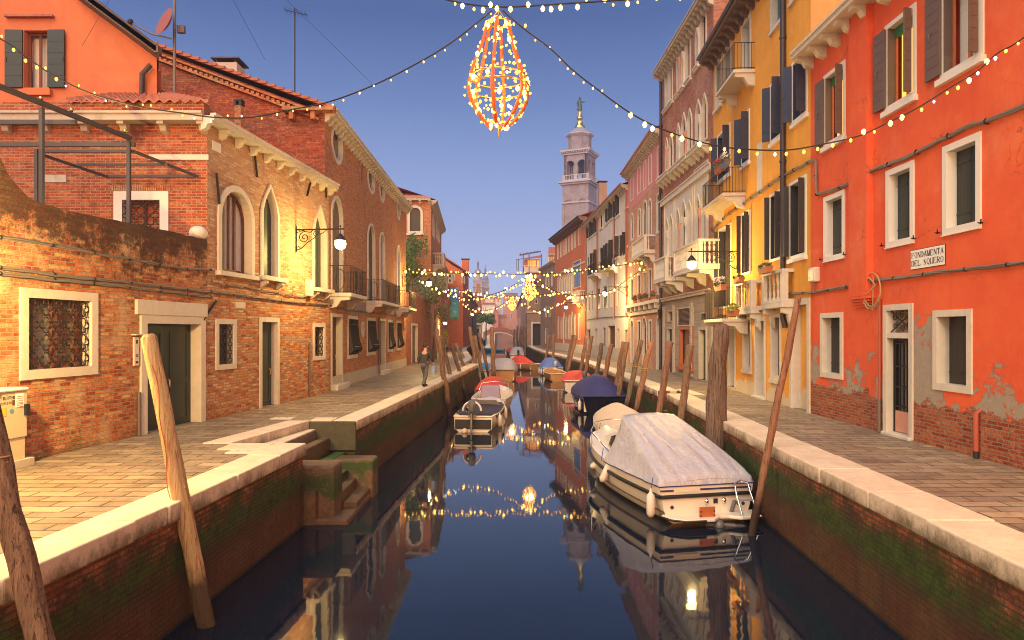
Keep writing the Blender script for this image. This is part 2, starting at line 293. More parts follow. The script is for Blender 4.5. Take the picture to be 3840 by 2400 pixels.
simple('gold', (.75, .55, .22), .3, 1); simple('leaf_green', (.10, .16, .035), .7, var=.5, sc=9); simple('leaf_olive', (.17, .18, .075), .7, var=.5, sc=12)
simple('leaf_yellow', (.34, .34, .05), .7, var=.4, sc=15); simple('petal_red', (.62, .03, .03), .6, var=.3); simple('petal_white', (.8, .76, .72), .6); simple('petal_pink', (.6, .06, .16), .6, var=.3)
simple('terracotta', (.42, .13, .06), .8); simple('dish_red', (.30, .10, .09), .6); simple('tinsel', (.80, .15, .025), .45, var=.3, sc=60, bump=.02)
simple('cloth_dark', (.05, .045, .045), .9); simple('cloth_grey', (.10, .10, .095), .9); simple('skin', (.5, .28, .2), .6); simple('hair', (.04, .025, .018), .7); simple('shoe', (.015, .012, .012), .6)
simple('bag_blue', (.25, .33, .5), .8); simple('blind_white', (.62, .55, .44), .8, var=.08); simple('curtain', (.64, .59, .50), .9, var=.2, sc=14); simple('green_paint', (.03, .14, .04), .5)
simple('ink', (.03, .026, .024), .8, var=0); simple('sign_white', (.80, .76, .70), .45, var=.04); simple('grey_paper', (.66, .56, .5), .8, var=.1); simple('sticker_yellow', (.8, .45, .04), .6); simple('sticker_blue', (.12, .28, .34), .6)
simple('sticker_red', (.6, .05, .04), .6); simple('reed_rope', (.42, .27, .13), .8, var=.3); simple('haze_pink', (.5, .3, .3), .8); simple('soffit_wood', (.16, .10, .07), .8, var=.3)
simple('gutter_dark', (.07, .06, .075), .4, .5); simple('white_trim', (.74, .68, .60), .6, var=.06)
def banner():
    n = NT('banner_cloth'); P = n.pos(); z = n.z()
    c = n.ramp(n.math('MULTIPLY', n.math('SUBTRACT', z, 3.6), .2), [(0, (.10, .42, .42)), (.35, (.06, .33, .40)), (.7, (.10, .22, .45)), (1, (.25, .40, .62))])
    M['banner_cloth'] = n.fin(n.mix(c, (.3, .6, .62), n.ramp(n.noise(P, 2, 3), [(.55, 0), (.6, .6)])), .8)
banner()
def glass(name, col=(.02, .022, .028), rough=.06):
    n = NT(name); M[name] = n.fin(n.mix(col, tuple(x * 1.8 for x in col), n.noise(n.pos(), 1.5)), rough, spec=.8)
glass('pane_dark'); glass('pane_grey', (.07, .065, .06), .1); glass('pane_warm', (.16, .10, .055), .15)
def emis(name, col, st, samp='NONE'):
    n = NT(name); n.fin((0, 0, 0), .5); n.put(n.b.inputs['Emission Color'], col); n.b.inputs['Emission Strength'].default_value = st
    M[name] = n.m
    try: n.m.cycles.emission_sampling = samp
    except Exception: pass
emis('bulb_amber', (1, .42, .05), 4.2); emis('bulb_warm', (1, .50, .09), 9); emis('bulb_cool', (.75, .85, 1), 3); emis('lamp_glow', (1, .72, .28), 14)
emis('room_light', (1, .52, .09), 1.5); emis('room_orange', (1, .35, .07), 1.5); emis('room_dim', (.9, .62, .3), .28)
# ================= geometry library =================
class MB:
    def __init__(s): s.v = []; s.f = []; s.sm = []
    def add(s, vs, fs, smooth=False):
        k = len(s.v); s.v += [tuple(p) for p in vs]
        for f in fs: s.f.append([i + k for i in f]); s.sm.append(smooth)
        return s
    def box(s, a, b, c, d, e, f):
        a, b = min(a, b), max(a, b); c, d = min(c, d), max(c, d); e, f = min(e, f), max(e, f)
        return s.add([(a, c, e), (b, c, e), (b, d, e), (a, d, e), (a, c, f), (b, c, f), (b, d, f), (a, d, f)], [(0, 3, 2, 1), (4, 5, 6, 7), (0, 1, 5, 4), (1, 2, 6, 5), (2, 3, 7, 6), (3, 0, 4, 7)])
    def hexa(s, p): return s.add(p, [(0, 3, 2, 1), (4, 5, 6, 7), (0, 1, 5, 4), (1, 2, 6, 5), (2, 3, 7, 6), (3, 0, 4, 7)])
    def bar(s, p, q, w, h=None):   # rectangular bar between two points
        p, q = Vector(p), Vector(q); h = h or w; d = (q - p).normalized()
        x = d.cross(Vector((0, 0, 1)));  x = Vector((1, 0, 0)) if x.length < 1e-3 else x.normalized(); y = x.cross(d)
        c = [x * w / 2 * i + y * h / 2 * j for i, j in ((-1, -1), (1, -1), (1, 1), (-1, 1))]
        return s.hexa([p + k for k in c] + [q + k for k in c])
    def tube(s, pts, r, n=6, cap=True, smooth=True, jit=0):
        pts = [Vector(p) for p in pts]; k = len(pts); vs = []; prev = None
        for i, p in enumerate(pts):
            d = (pts[min(i + 1, k - 1)] - pts[max(i - 1, 0)]).normalized()
            if prev is None:
                x = d.cross(Vector((0, 0, 1)));  x = d.cross(Vector((0, 1, 0))) if x.length < .1 else x
            else: x = prev - d * prev.dot(d)
            x.normalize(); prev = x; y = d.cross(x); rr = r[i] if isinstance(r, (list, tuple)) else r
            for j in range(n):
                a = 2 * math.pi * j / n; q = rr * (1 + (mnoise.noise((p.x * 3 + j * 1.7, p.y * 3 + j, p.z * 1.3)) * jit if jit else 0))
                vs.append(p + x * math.cos(a) * q + y * math.sin(a) * q)
        fs = [(i * n + j, i * n + (j + 1) % n, (i + 1) * n + (j + 1) % n, (i + 1) * n + j) for i in range(k - 1) for j in range(n)]
        s.add(vs, fs, smooth)
        if cap: s.add(vs[:n], [tuple(range(n))[::-1]]); s.add(vs[-n:], [tuple(range(n))])
        return s
    def lathe(s, prof, c=(0, 0, 0), n=10, smooth=True, rot=0):
        vs = [(c[0] + r * math.cos(rot + 2 * math.pi * j / n), c[1] + r * math.sin(rot + 2 * math.pi * j / n), c[2] + z) for r, z in prof for j in range(n)]
        s.add(vs, [(i * n + j, i * n + (j + 1) % n, (i + 1) * n + (j + 1) % n, (i + 1) * n + j) for i in range(len(prof) - 1) for j in range(n)], smooth)
        if prof[0][0] > .001: s.add(vs[:n], [tuple(range(n))[::-1]])
        if prof[-1][0] > .001: s.add(vs[-n:], [tuple(range(n))])
        return s
    def ball(s, c, r, n=8, m=6, sz=1.0):
        return s.lathe([(max(1e-4, r * math.sin(math.pi * i / m)), -r * sz * math.cos(math.pi * i / m)) for i in range(m + 1)], c, n)
    def ring(s, c, r, t, ax='y', n=14, k=5, a0=0.0, a1=2 * math.pi, rx=None):
        pts = []
        for i in range(n + 1):
            a = a0 + (a1 - a0) * i / n; u, w = (rx or r) * math.cos(a), r * math.sin(a)
            pts.append({'y': (c[0] + u, c[1], c[2] + w), 'z': (c[0] + u, c[1] + w, c[2]), 'x': (c[0], c[1] + u, c[2] + w)}[ax])
        return s.tube(pts, t, k, cap=abs(a1 - a0) < 6.2)
    def spiral(s, c, r0, turns, t, flip=1, a0=0, n=22, k=5, mx=1):
        return s.tube([(c[0] + mx * r0 * (1 - .85 * i / n) * math.cos(a0 + flip * turns * 2 * math.pi * i / n), c[1], c[2] + r0 * (1 - .85 * i / n) * math.sin(a0 + flip * turns * 2 * math.pi * i / n)) for i in range(n + 1)], t, k)
    def prism(s, pl, y0, y1):      # polygon in the x-z plane, extruded in y
        n = len(pl); vs = [(x, y0, z) for x, z in pl] + [(x, y1, z) for x, z in pl]
        return s.add(vs, [tuple(range(n)), tuple(range(2 * n - 1, n - 1, -1))] + [(i, i + n, (i + 1) % n + n, (i + 1) % n) for i in range(n)])
    def prismx(s, pl, x0, x1):     # polygon in the y-z plane, extruded in x
        n = len(pl); vs = [(x0, y, z) for y, z in pl] + [(x1, y, z) for y, z in pl]
        return s.add(vs, [tuple(range(n))[::-1], tuple(range(n, 2 * n))] + [(i, (i + 1) % n, (i + 1) % n + n, i + n) for i in range(n)])
    def plate(s, pl, z0, z1):      # polygon in the x-y plane, extruded in z
        n = len(pl); vs = [(x, y, z0) for x, y in pl] + [(x, y, z1) for x, y in pl]
        return s.add(vs, [tuple(range(n))[::-1], tuple(range(n, 2 * n))] + [(i, (i + 1) % n, (i + 1) % n + n, i + n) for i in range(n)])
    def xf(s, m):
        s.v = [tuple(m @ Vector(p)) for p in s.v]; return s
    def merge(s, o):
        k = len(s.v); s.v += o.v; s.f += [[i + k for i in f] for f in o.f]; s.sm += o.sm; return s
    def mesh(s, name):
        me = bpy.data.meshes.new(name); me.from_pydata(s.v, [], s.f); me.polygons.foreach_set('use_smooth', s.sm); box_uv(me); me.update(); return me
    def obj(s, name, mat, parent=None, label=None, loc=None, bevel=0, bseg=2, **tags):
        o = bpy.data.objects.new(name, s.mesh(name)); COL.objects.link(o)
        o.data.materials.append(M[mat] if isinstance(mat, str) else mat)
        if parent: o.parent = parent
        if loc: o.location = loc
        if label: o['label'] = label
        for a, b in tags.items(): o[a] = b
        if bevel:
            m = o.modifiers.new('bevel', 'BEVEL'); m.width = bevel; m.segments = bseg; m.limit_method = 'ANGLE'
        return o
def box_uv(me):
    uv = me.uv_layers.new(name='UVMap').data; V = me.vertices
    for p in me.polygons:
        n = p.normal; ax, ay, az = abs(n.x), abs(n.y), abs(n.z)
        for li in p.loop_indices:
            c = V[me.loops[li].vertex_index].co
            uv[li].uv = (c.x, c.y) if az > .8 else ((c.x, c.z) if ay >= ax else (c.y, c.z))
def thing(name, label, cat, loc=(0, 0, 0), rz=0.0, group=None):
    o = bpy.data.objects.new(name, None); COL.objects.link(o); o.location = loc; o.rotation_euler = (0, 0, rz)
    o['label'] = label; o['category'] = cat; o.empty_display_size = .2
    if group: o['group'] = group
    return o
def tag(o, label, cat, group=None):
    o['label'] = label; o['category'] = cat
    if group: o['group'] = group
    return o
def dup(o, parent=None):
    c = o.copy(); COL.objects.link(c); c.parent = parent
    for ch in list(o.children): dup(ch, c)
    return c
def px(u, v, Y): return Vector(((u - CX) / F * Y, Y, CZ - (v - HY) / F * Y))
class Wall:
    """vertical wall seen from outside: A is its left end, B its right end; local x along it, local y into it"""
    def __init__(s, A, B):
        s.A = Vector(A); s.B = Vector(B); d = s.B - s.A; s.L = d.length; s.t = d / s.L; s.rz = math.atan2(d.y, d.x)
    def s_(s, u, off=0.0):      # off: distance in front of the wall
        r = (u - CX) / F; ax, ay = s.A.x + s.t.y * off, s.A.y - s.t.x * off
        return (r * ay - ax) / (s.t.x - r * s.t.y)
    def z_(s, u, v, off=0.0):
        Y = s.A.y - s.t.x * off + s.t.y * s.s_(u, off); return CZ - (v - HY) / F * Y
    def R(s, u0, u1, vt, vb): return (s.s_(u0), s.s_(u1), s.z_(u0, vb), s.z_(u0, vt))
    def pt(s, u, v, off=0.0): return (s.s_(u, off), -off, s.z_(u, v, off))
    def w(s, x, y, z=0): return Vector((s.A.x + s.t.x * x - s.t.y * y, s.A.y + s.t.y * x + s.t.x * y, z))
def prof(kind, r):
    s0, s1, z0, z1 = r; w = s1 - s0; c = (s0 + s1) / 2
    if kind == 'oval':
        return [(c + w / 2 * math.cos(a), (z0 + z1) / 2 + (z1 - z0) / 2 * math.sin(a)) for a in [math.pi - 2 * math.pi * i / 20 for i in range(20)]], 0
    if kind == 'rect': top = [(s0, z1), (s1, z1)]
    else:
        n = 12; top = []
        H = {'arch': w / 2, 'gothic': w * .87, 'ogee': w * .95}[kind]
        for i in range(n + 1):
            a = math.pi * i / n; x = -math.cos(a); q = abs(x)
            g = {'arch': math.sqrt(max(0, 1 - x * x)), 'gothic': math.sqrt(max(0, 1 - ((1 + q) / 2) ** 2)) / .866, 'ogee': .70 * math.sqrt(max(0, 1 - x * x)) + .30 * (1 - q) ** 2.2}[kind]
            top.append((c + x * w / 2, z1 - H + H * g))
    return [(s0, z0)] + top + [(s1, z0)], 1
def inset(r, f, bot=None): return (r[0] + f, r[1] - f, r[2] + (f if bot is None else bot), r[3] - f)
class House:
    def __init__(s, name, label, cat, A, B, z1, depth=8, wall='brick_red', z0=-.3, group=None):
        s.W = Wall(A, B); s.e = thing(name, label, cat, (s.W.A.x, s.W.A.y, 0), s.W.rz, group)
        s.z0, s.z1, s.d, s.mat, s.holes, s.n = z0, z1, depth, wall, [], 0
    def obj(s, mb, name, mat, parent=None, **k): return mb.obj(name, mat, parent or s.e, **k)
    def R(s, *a): return s.W.R(*a)
    def win(s, r, kind='rect', fw=.13, proud=.035, dep=.22, fmat='istrian', fill='closed', fmt='dark_green', bot=None, sill=None, name='window', label=None, ft='rect_split', open_=None, cap=0):
        inner = inset(r, fw, bot)
        po, _ = prof(kind, r); pi, fl = prof(kind, inner); n = len(po)
        s.holes.append((kind, inset(r, fw * .6, None if bot is None else bot)))
        mb = MB(); seg = range(n) if (fl == 0 or bot is None) else range(n - 1)
        A = [(x, -proud, z) for x, z in po]; Bf = [(x, -proud, z) for x, z in pi]; C = [(x, dep, z) for x, z in pi]; D = [(x, .02, z) for x, z in po]
        mb.add(A + Bf + C + D, [f for i in seg for j in [(i + 1) % n] for f in ((i, j, n + j, n + i), (n + i, n + j, 2 * n + j, 2 * n + i), (3 * n + i, 3 * n + j, j, i))])
        if cap: mb.box(r[0] - .06, r[1] + .06, -cap, .02, r[3] + .002, r[3] + .09)
        fo = s.obj(mb, name, fmat)
        if label: fo['label'] = label
        s0, s1, z0, z1 = inner
        def poly(y, mat, nm):
            p, _ = prof(kind, inner); m = MB(); m.add([(x, y, z) for x, z in p], [tuple(range(len(p)))[::-1]]); return m.obj(nm, mat, fo)
        if fill == 'closed':     # closed board shutters filling the opening
            y = dep * .72
            if kind == 'rect':
                for k in (0, 1):
                    a, b = (s0, (s0 + s1) / 2 - .004) if k == 0 else ((s0 + s1) / 2 + .004, s1)
                    m = MB(); w = (b - a) / 2
                    for q in range(2): m.box(a + q * w + .002, a + (q + 1) * w - .002, y, y + .035, z0 + .005, z1 - .005)
                    for hz in (z0 + (z1 - z0) * .17, z0 + (z1 - z0) * .83): m.box(a + .01, b - .02, y - .012, y + .002, hz - .018, hz + .018)
                    m.obj('shutter', fmt, fo)
            else:
                poly(y, fmt, 'shutter'); m = MB(); c = (s0 + s1) / 2; m.box(c - .012, c + .012, y - .015, y, z0, z1 - (s1 - s0) * .45)
                for q in (.25, .75): m.box(s0 + (s1 - s0) * q - .006, s0 + (s1 - s0) * q + .006, y - .01, y, z0, z1 - (s1 - s0) * .8)
                m.obj('trim', fmt, fo)
        elif fill in ('glass', 'lit', 'curtain', 'dim', 'orange'):
            poly(dep + .10 if fill != 'glass' else dep * .8, {'glass': 'pane_dark', 'lit': 'room_light', 'curtain': 'curtain', 'dim': 'pane_warm', 'orange': 'room_orange'}[fill], 'pane' if fill in ('glass', 'dim') else 'curtain')
            m = MB(); c = (s0 + s1) / 2; t = min(.035, (s1 - s0) * .06); y = dep * .7; 
            zt = z1 if kind == 'rect' else z1 - (s1 - s0) * .1
            for x in (s0 + t, c, s1 - t): m.box(x - t, x + t, y, y + .04, z0, zt if x == c else zt - (0 if kind == 'rect' else (s1 - s0) * .5))
            if kind == 'rect': m.box(s0, s1, y + .001, y + .041, z1 - 2 * t, z1)
            m.box(s0, s1, y + .001, y + .041, z0, z0 + 2 * t)
            m.obj('sash', fmt if fmt != 'dark_green' else 'window_wood', fo)
        elif fill == 'dark': poly(dep * .85, 'pane_dark' if fmt == 'dark_green' else fmt, 'pane')
        if open_:                # shutters standing open: tuple (material, left leaf angle, right leaf angle) in degrees from flat on the wall
            mt, al, ar = open_[:3]; lw = open_[3] if len(open_) > 3 else (s1 - s0) / 2
            for side, ang in ((0, al), (1, ar)):
                if ang is None: continue
                hx = s0 - .02 if side == 0 else s1 + .02; sg = -1 if side == 0 else 1; m = MB(); H = z1 - z0
                m.box(0, sg * lw, -.02, .02, 0, H)
                nb = max(3, int(H / .28))
                for q in range(1, nb): m.box(sg * .01, sg * (lw - .01), -.026, .026, H * q / nb - .006, H * q / nb + .006)
                m.box(sg * (lw - .05), sg * (lw - .02), -.034, .034, H * .44, H * .52)
                m.xf(Matrix.Translation((hx, -proud - .03, z0)) @ Matrix.Rotation(math.radians(-sg * ang), 4, 'Z')); m.obj('shutter', mt, fo)
        if open_ and len(open_) > 4:      # folded leaves lining the jambs
            for x0, x1 in ((s0 + .003, s0 + .035), (s1 - .035, s1 - .003)): MB().box(x0, x1, -.02, dep * .8, z0 + .01, z1 - .01).obj('shutter', mt, fo)
        if sill:
            m = MB(); m.box(r[0] - sill[0], r[1] + sill[0], -sill[1], .02, r[2] - sill[2], r[2] - .001)
            if len(sill) > 3:
                for x in (r[0] + .1, r[1] - .1): m.prismx([(0, r[2] - sill[2] - .02), (-sill[1] * .8, r[2] - sill[2] - .003), (-sill[1] * .75, r[2] - sill[2] - .09), (0, r[2] - sill[2] - .24)][::-1], x - .07, x + .07)
            m.obj('sill', fmat, fo)
        return fo, inner
    def door(s, r, fw=.16, dep=.25, fmat='istrian', leaf='door_wood', bot=0, label=None, kind='rect', proud=.04, panels=True, step=None, transom=None, two=False, knob='brass', lmat=None):
        fo, (s0, s1, z0, z1) = s.win(r, kind, fw, proud, dep, fmat, None, leaf, bot, name='door', label=label)
        y = dep * .8; tz = z1
        if kind != 'rect': tz = z1 - (s1 - s0) / 2
        if transom: tz = transom
        m = MB(); parts = [(s0, (s0 + s1) / 2 - .004), ((s0 + s1) / 2 + .004, s1)] if two else [(s0, s1)]
        for a, b in parts:
            m.box(a + .002, b - .002, y, y + .05, z0, tz)
            if panels:
                w = b - a
                for q0, q1 in ((.06, .42), (.46, .92)):
                    A, B, Z0, Z1 = a + w * .16, b - w * .16, z0 + (tz - z0) * q0, z0 + (tz - z0) * q1; t = .025
                    m.box(A, B, y - .018, y + .002, Z0, Z0 + t); m.box(A, B, y - .018, y + .002, Z1 - t, Z1); m.box(A, A + t, y - .0178, y + .002, Z0 + t, Z1 - t); m.box(B - t, B, y - .0178, y + .002, Z0 + t, Z1 - t)
        m.obj('leaf', leaf, fo)
        if tz < z1:
            p, _ = prof(kind, (s0, s1, tz, z1)); MB().add([(x, y + .01, z) for x, z in p], [tuple(range(len(p)))[::-1]]).obj('fanlight', 'pane_dark', fo)
        if knob:
            hx = (s0 + s1) / 2 + (.09 if two else (s1 - s0) * .3); MB().tube([(hx, y - .02, z0 + .95), (hx, y - .07, z0 + .98), (hx, y - .07, z0 + 1.12), (hx, y - .02, z0 + 1.15)], .012, 6).obj('handle', knob, fo)
        if step: MB().box(r[0] + step[0], r[1] + step[1], -step[2], dep * .75, -.05, z0 - .001).obj('doorstep', fmat, fo, bevel=.015)
        return fo, (s0, s1, z0, z1)
    def grille(s, fo, inner, y=-.03, kind='grid', step=.13, t=.009, mat='iron'):
        s0, s1, z0, z1 = inner; m = MB(); w, h = s1 - s0, z1 - z0
        if kind == 'quatre':
            nx = max(2, round(w / step)); nz = max(3, round(h / step)); cx_, cz_ = w / nx, h / nz
            for i in range(nx):
                for j in range(nz):
                    X, Z = s0 + (i + .5) * cx_, z0 + (j + .5) * cz_; rr = min(cx_, cz_) * .2; o = min(cx_, cz_) * .27
                    for k in range(4):
                        a = k * math.pi / 2; m.ring((X + o * math.cos(a), y, Z + o * math.sin(a)), rr, t, n=8, k=4, a0=a - 2.2, a1=a + 2.2)
            for i in range(nx + 1): m.box(s0 + i * cx_ - .005, s0 + i * cx_ + .005, y - .005, y + .005, z0, z1) if i in (0, nx) else None
            for j in (0, nz): m.box(s0, s1, y - .006, y + .006, z0 + j * cz_ - .006, z0 + j * cz_ + .006)
            for i in (0, nx):
                for j in (1, nz - 1): m.tube([(s0 + i * cx_, y, z0 + j * cz_), (s0 + i * cx_ + (-.03 if i == 0 else .03), y + .05, z0 + j * cz_)], t, 4)
        elif kind == 'bulge':
            nb = max(4, int(w / .11))
            for i in range(nb + 1):
                X = s0 + .03 + (w - .06) * i / nb; pr = [(.0, 1), (-.10, .97), (-.09, .8), (-.12, .6), (-.16, .4), (-.25, .24), (-.27, .15), (-.20, .08), (-.15, .10), (-.12, .03), (0, .02)]
                m.tube([(X, q, z0 + h * k) for q, k in pr], t, 4)
            for k, q in ((.85, -.09), (.24, -.25), (.08, -.20)): m.tube([(s0 + .03, q, z0 + h * k), (s1 - .03, q, z0 + h * k)], t * 1.3, 4)
        else:
            nx = max(2, round(w / step)); nz = max(2, round(h / (step * 1.6)))
            for i in range(nx + 1): m.box(s0 + w * i / nx - t, s0 + w * i / nx + t, y - t, y + t, z0, z1)
            for j in range(nz + 1): m.box(s0, s1, y - t * .7, y + t * .7, z0 + h * j / nz - t, z0 + h * j / nz + t)
        return m.obj('grille', mat, fo)
    def pipe(s, pts, r=.05, mat='pipe_grey', name='drainpipe', parent=None):
        m = MB(); m.tube(pts, r, 8)
        for p in pts:
            pass
        z0, z1 = min(p[2] for p in pts), max(p[2] for p in pts); z = z0 + .7; x, y = pts[0][0], pts[0][1]
        while z < z1 - .4 and abs(pts[0][0] - pts[-1][0]) < .05: m.lathe([(r * 1.25, -.03), (r * 1.25, .03)], (x, y, z), 8); z += 1.9
        return s.obj(m, name, mat, parent)
    def eaves(s, z, over=.5, th=.12, step=.55, cw=.16, ch=.28, mat='istrian_old', x0=None, x1=None, name='cornice', gut=None, shape='corbel'):
        x0 = -.0 if x0 is None else x0; x1 = s.W.L if x1 is None else x1; m = MB()
        m.box(x0, x1, -over, .1, z, z + th); m.box(x0, x1, -over - .05, -over + .1, z + th + .001, z + th + .06)
        k = max(1, int((x1 - x0) / step))
        for i in range(k + 1):
            x = x0 + cw / 2 + (x1 - x0 - cw) * i / k
            m.prismx([(0, z - ch), (-over * .35, z - ch * .8), (-over * .5, z - ch * .35), (-over * .85, z - ch * .3), (-over * .85, z - .001), (0, z - .001)], x - cw / 2, x + cw / 2)
        s.obj(m, name, mat)
        if gut: s.obj(MB().tube([(x0, -over - .06, z + th + .06), (x1, -over - .06, z + th + .06)], .075, 8), 'gutter', gut)
    def roof(s, z, over=.5, pitch=.4, mat='roof_tile', tiles=True, x0=None, x1=None, run=None, hipl=0, hipr=0, per=.24):
        x0 = 0 if x0 is None else x0; x1 = s.W.L if x1 is None else x1; run = run or s.d / 2 + over; m = MB()
        nx = int((x1 - x0) / per * 4) if tiles else 1; ny = max(1, int(run / .36)) if tiles else 1
        def P(i, j, lift=0):
            f = j / ny; a, b = x0 + hipl * f, x1 - hipr * f; X = a + (b - a) * i / nx
            q = (i % 4) / 4 * 2 * math.pi; h = (.045 * math.cos(q) if tiles else 0)
            return (X, -over + run * f, z + pitch * run * f + h + lift)
        for j in range(ny):
            row = [P(i, j, .03) for i in range(nx + 1)]; row2 = [P(i, j + 1, 0) for i in range(nx + 1)]
            m.add(row + row2, [(i, i + 1, nx + 2 + i, nx + 1 + i) for i in range(nx)], False)
            if j == 0: m.add(row + [(p[0], p[1] + .01, p[2] - .06) for p in row], [(i + 1, i, nx + 1 + i, nx + 2 + i) for i in range(nx)])
            elif tiles: m.add(row + [P(i, j, -.01) for i in range(nx + 1)], [(i + 1, i, nx + 1 + i, nx + 2 + i) for i in range(nx)])
        zt = z + pitch * run; y = -over + run
        m.add([(x0 + hipl, y, zt), (x1 - hipr, y, zt), (x1, s.d + over, z), (x0, s.d + over, z)], [(0, 1, 2, 3)])
        return s.obj(m, 'roof', mat)
    def gables(s, z, over=.5, pitch=.4, run=None):
        run = run or s.d / 2 + over; m = MB(); zt = z + pitch * run - .03; yr = -over + run; zb = s.z1
        for x in (.003, s.W.L - .003): m.add([(x, 0, zb), (x, yr, zt), (x, s.d, zb)], [(0, 1, 2)])
        s.obj(m, 'gable', s.mat)
    def chimney(s, x, y, z0, z1, w=.6, mat='brick_orange', cap='pipe_dark', flare=False, parent=None, name='chimney'):
        m = MB()
        if flare: m.lathe([(w * .55, z0), (w * .55, z0 + (z1 - z0) * .62), (w * 1.15, z1 - .15), (w * 1.15, z1)], (x, y, 0), 4, False, math.pi / 4)
        else: m.box(x - w / 2, x + w / 2, y - w / 2, y + w / 2, z0, z1)
        c = s.obj(m, name, mat, parent)
        if not flare:
            k = MB(); k.box(x - w * .62, x + w * .62, y - w * .62, y + w * .62, z1 + .14, z1 + .2)
            for i in (-1, 1):
                for j in (-1, 1): k.box(x + i * w * .4 - .04, x + i * w * .4 + .04, y + j * w * .4 - .04, y + j * w * .4 + .04, z1 - .01, z1 + .141)
            k.obj('cap', cap, c)
        return c
    def build(s, mat=None, sidemat=None, top=True, ztop=None, rin=0):
        """front wall with its openings, plus side walls and back"""
        mat = mat or s.mat; L = s.W.L; m = MB(); H = [h for h in s.holes]
        xs = sorted({0, L} | {min(L, max(0, q)) for k, h in H for q in (h[0], h[1])}); zs = sorted({s.z0, s.z1} | {min(s.z1, max(s.z0, q)) for k, h in H for q in (h[2], h[3])})
        for j in range(len(zs) - 1):
            run = None
            for i in range(len(xs) - 1):
                cx_, cz_ = (xs[i] + xs[i + 1]) / 2, (zs[j] + zs[j + 1]) / 2
                solid = not any(h[0] < cx_ < h[1] and h[2] < cz_ < h[3] for k, h in H)
                if solid and run is None: run = xs[i]
                if (not solid or i == len(xs) - 2) and run is not None:
                    e = xs[i + 1] if solid else xs[i]
                    m.add([(run, 0, zs[j]), (e, 0, zs[j]), (e, 0, zs[j + 1]), (run, 0, zs[j + 1])], [(0, 1, 2, 3)]); run = None
        for k, h in H:
            if k == 'rect': continue
            p, fl = prof(k, h); top_ = p[1:-1] if fl else p[:11]
            for a, b in zip(top_, top_[1:]): m.add([(a[0], 0, a[1]), (b[0], 0, b[1]), (b[0], 0, h[3]), (a[0], 0, h[3])], [(0, 1, 2, 3)])
            if not fl:
                bt = p[10:] + [p[0]]
                for a, b in zip(bt, bt[1:]): m.add([(b[0], 0, h[2]), (a[0], 0, h[2]), (a[0], 0, a[1]), (b[0], 0, b[1])], [(0, 1, 2, 3)])
        w = s.obj(m, 'wall', mat); e = .003; d = s.d
        L -= rin; q = MB(); q.add([(e, .0, s.z0), (e, d, s.z0), (L - e, d, s.z0), (L - e, 0, s.z0), (e, 0, s.z1), (e, d, s.z1), (L - e, d, s.z1), (L - e, 0, s.z1)], [(0, 4, 5, 1), (1, 5, 6, 2), (2, 6, 7, 3)] + ([(4, 7, 6, 5)] if top else []))
        q.add([(.05, .45, s.z0), (L - .05, .45, s.z0), (L - .05, .45, s.z1), (.05, .45, s.z1)], [(0, 1, 2, 3)])
        s.obj(q, 'side_wall', sidemat or mat); return w
def baluster(m, x, y, z0, z1, r=.06, n=8):
    h = z1 - z0; m.lathe([(r, 0), (r, h * .1), (r * .5, h * .16), (r * .95, h * .32), (r * .45, h * .47), (r * .7, h * .5), (r * .45, h * .53), (r * .95, h * .72), (r * .5, h * .86), (r, h * .9), (r, h)], (x, y, z0), n)
def stone_balcony(h, x0, x1, z, prot=.8, rh=.95, mat='istrian', slab=.14, nb=None, label=None, big=False):
    b = h.obj(MB().box(x0, x1, -prot, .02, z - slab, z), 'balcony', mat, bevel=.02)
    if label: b['label'] = label
    m = MB()
    for x in ([x0 + .15, x1 - .15] if x1 - x0 < 2 else [x0 + .2, (x0 + x1) / 2, x1 - .2]):
        MB().prismx([(0, z - slab - .6), (-prot * .3, z - slab - .45), (-prot * .45, z - slab - .2), (-prot * .9, z - slab - .15), (-prot * .9, z - slab - .002), (0, z - slab - .002)], x - .1, x + .1).obj('bracket', mat, b)
    m = MB(); nb = nb or max(3, int((x1 - x0 - .3) / .2))
    for i in range(nb): baluster(m, x0 + .22 + (x1 - x0 - .44) * i / max(1, nb - 1), -prot + .1, z + .08, z + rh - .1)
    ns = max(0, int((prot - .3) / .2))
    for i in range(ns):
        for x in (x0 + .1, x1 - .1): baluster(m, x, -prot + .3 + (prot - .45) * i / max(1, ns - .5), z + .08, z + rh - .1)
    m.obj('baluster', mat, b, kind='stuff'); m = MB()
    for zz in (z + .001, z + rh - .1):
        m.box(x0, x1, -prot, -prot + .2, zz, zz + .1)
        for a, c in ((x0, x0 + .2), (x1 - .2, x1)): m.box(a, c, -prot + .201, 0, zz, zz + .1)
    for a, c in ((x0 + .01, x0 + .19), (x1 - .19, x1 - .01)): m.box(a, c, -prot + .01, -prot + .19, z + .1, z + rh - .1)
    m.obj('railing', mat, b); return b
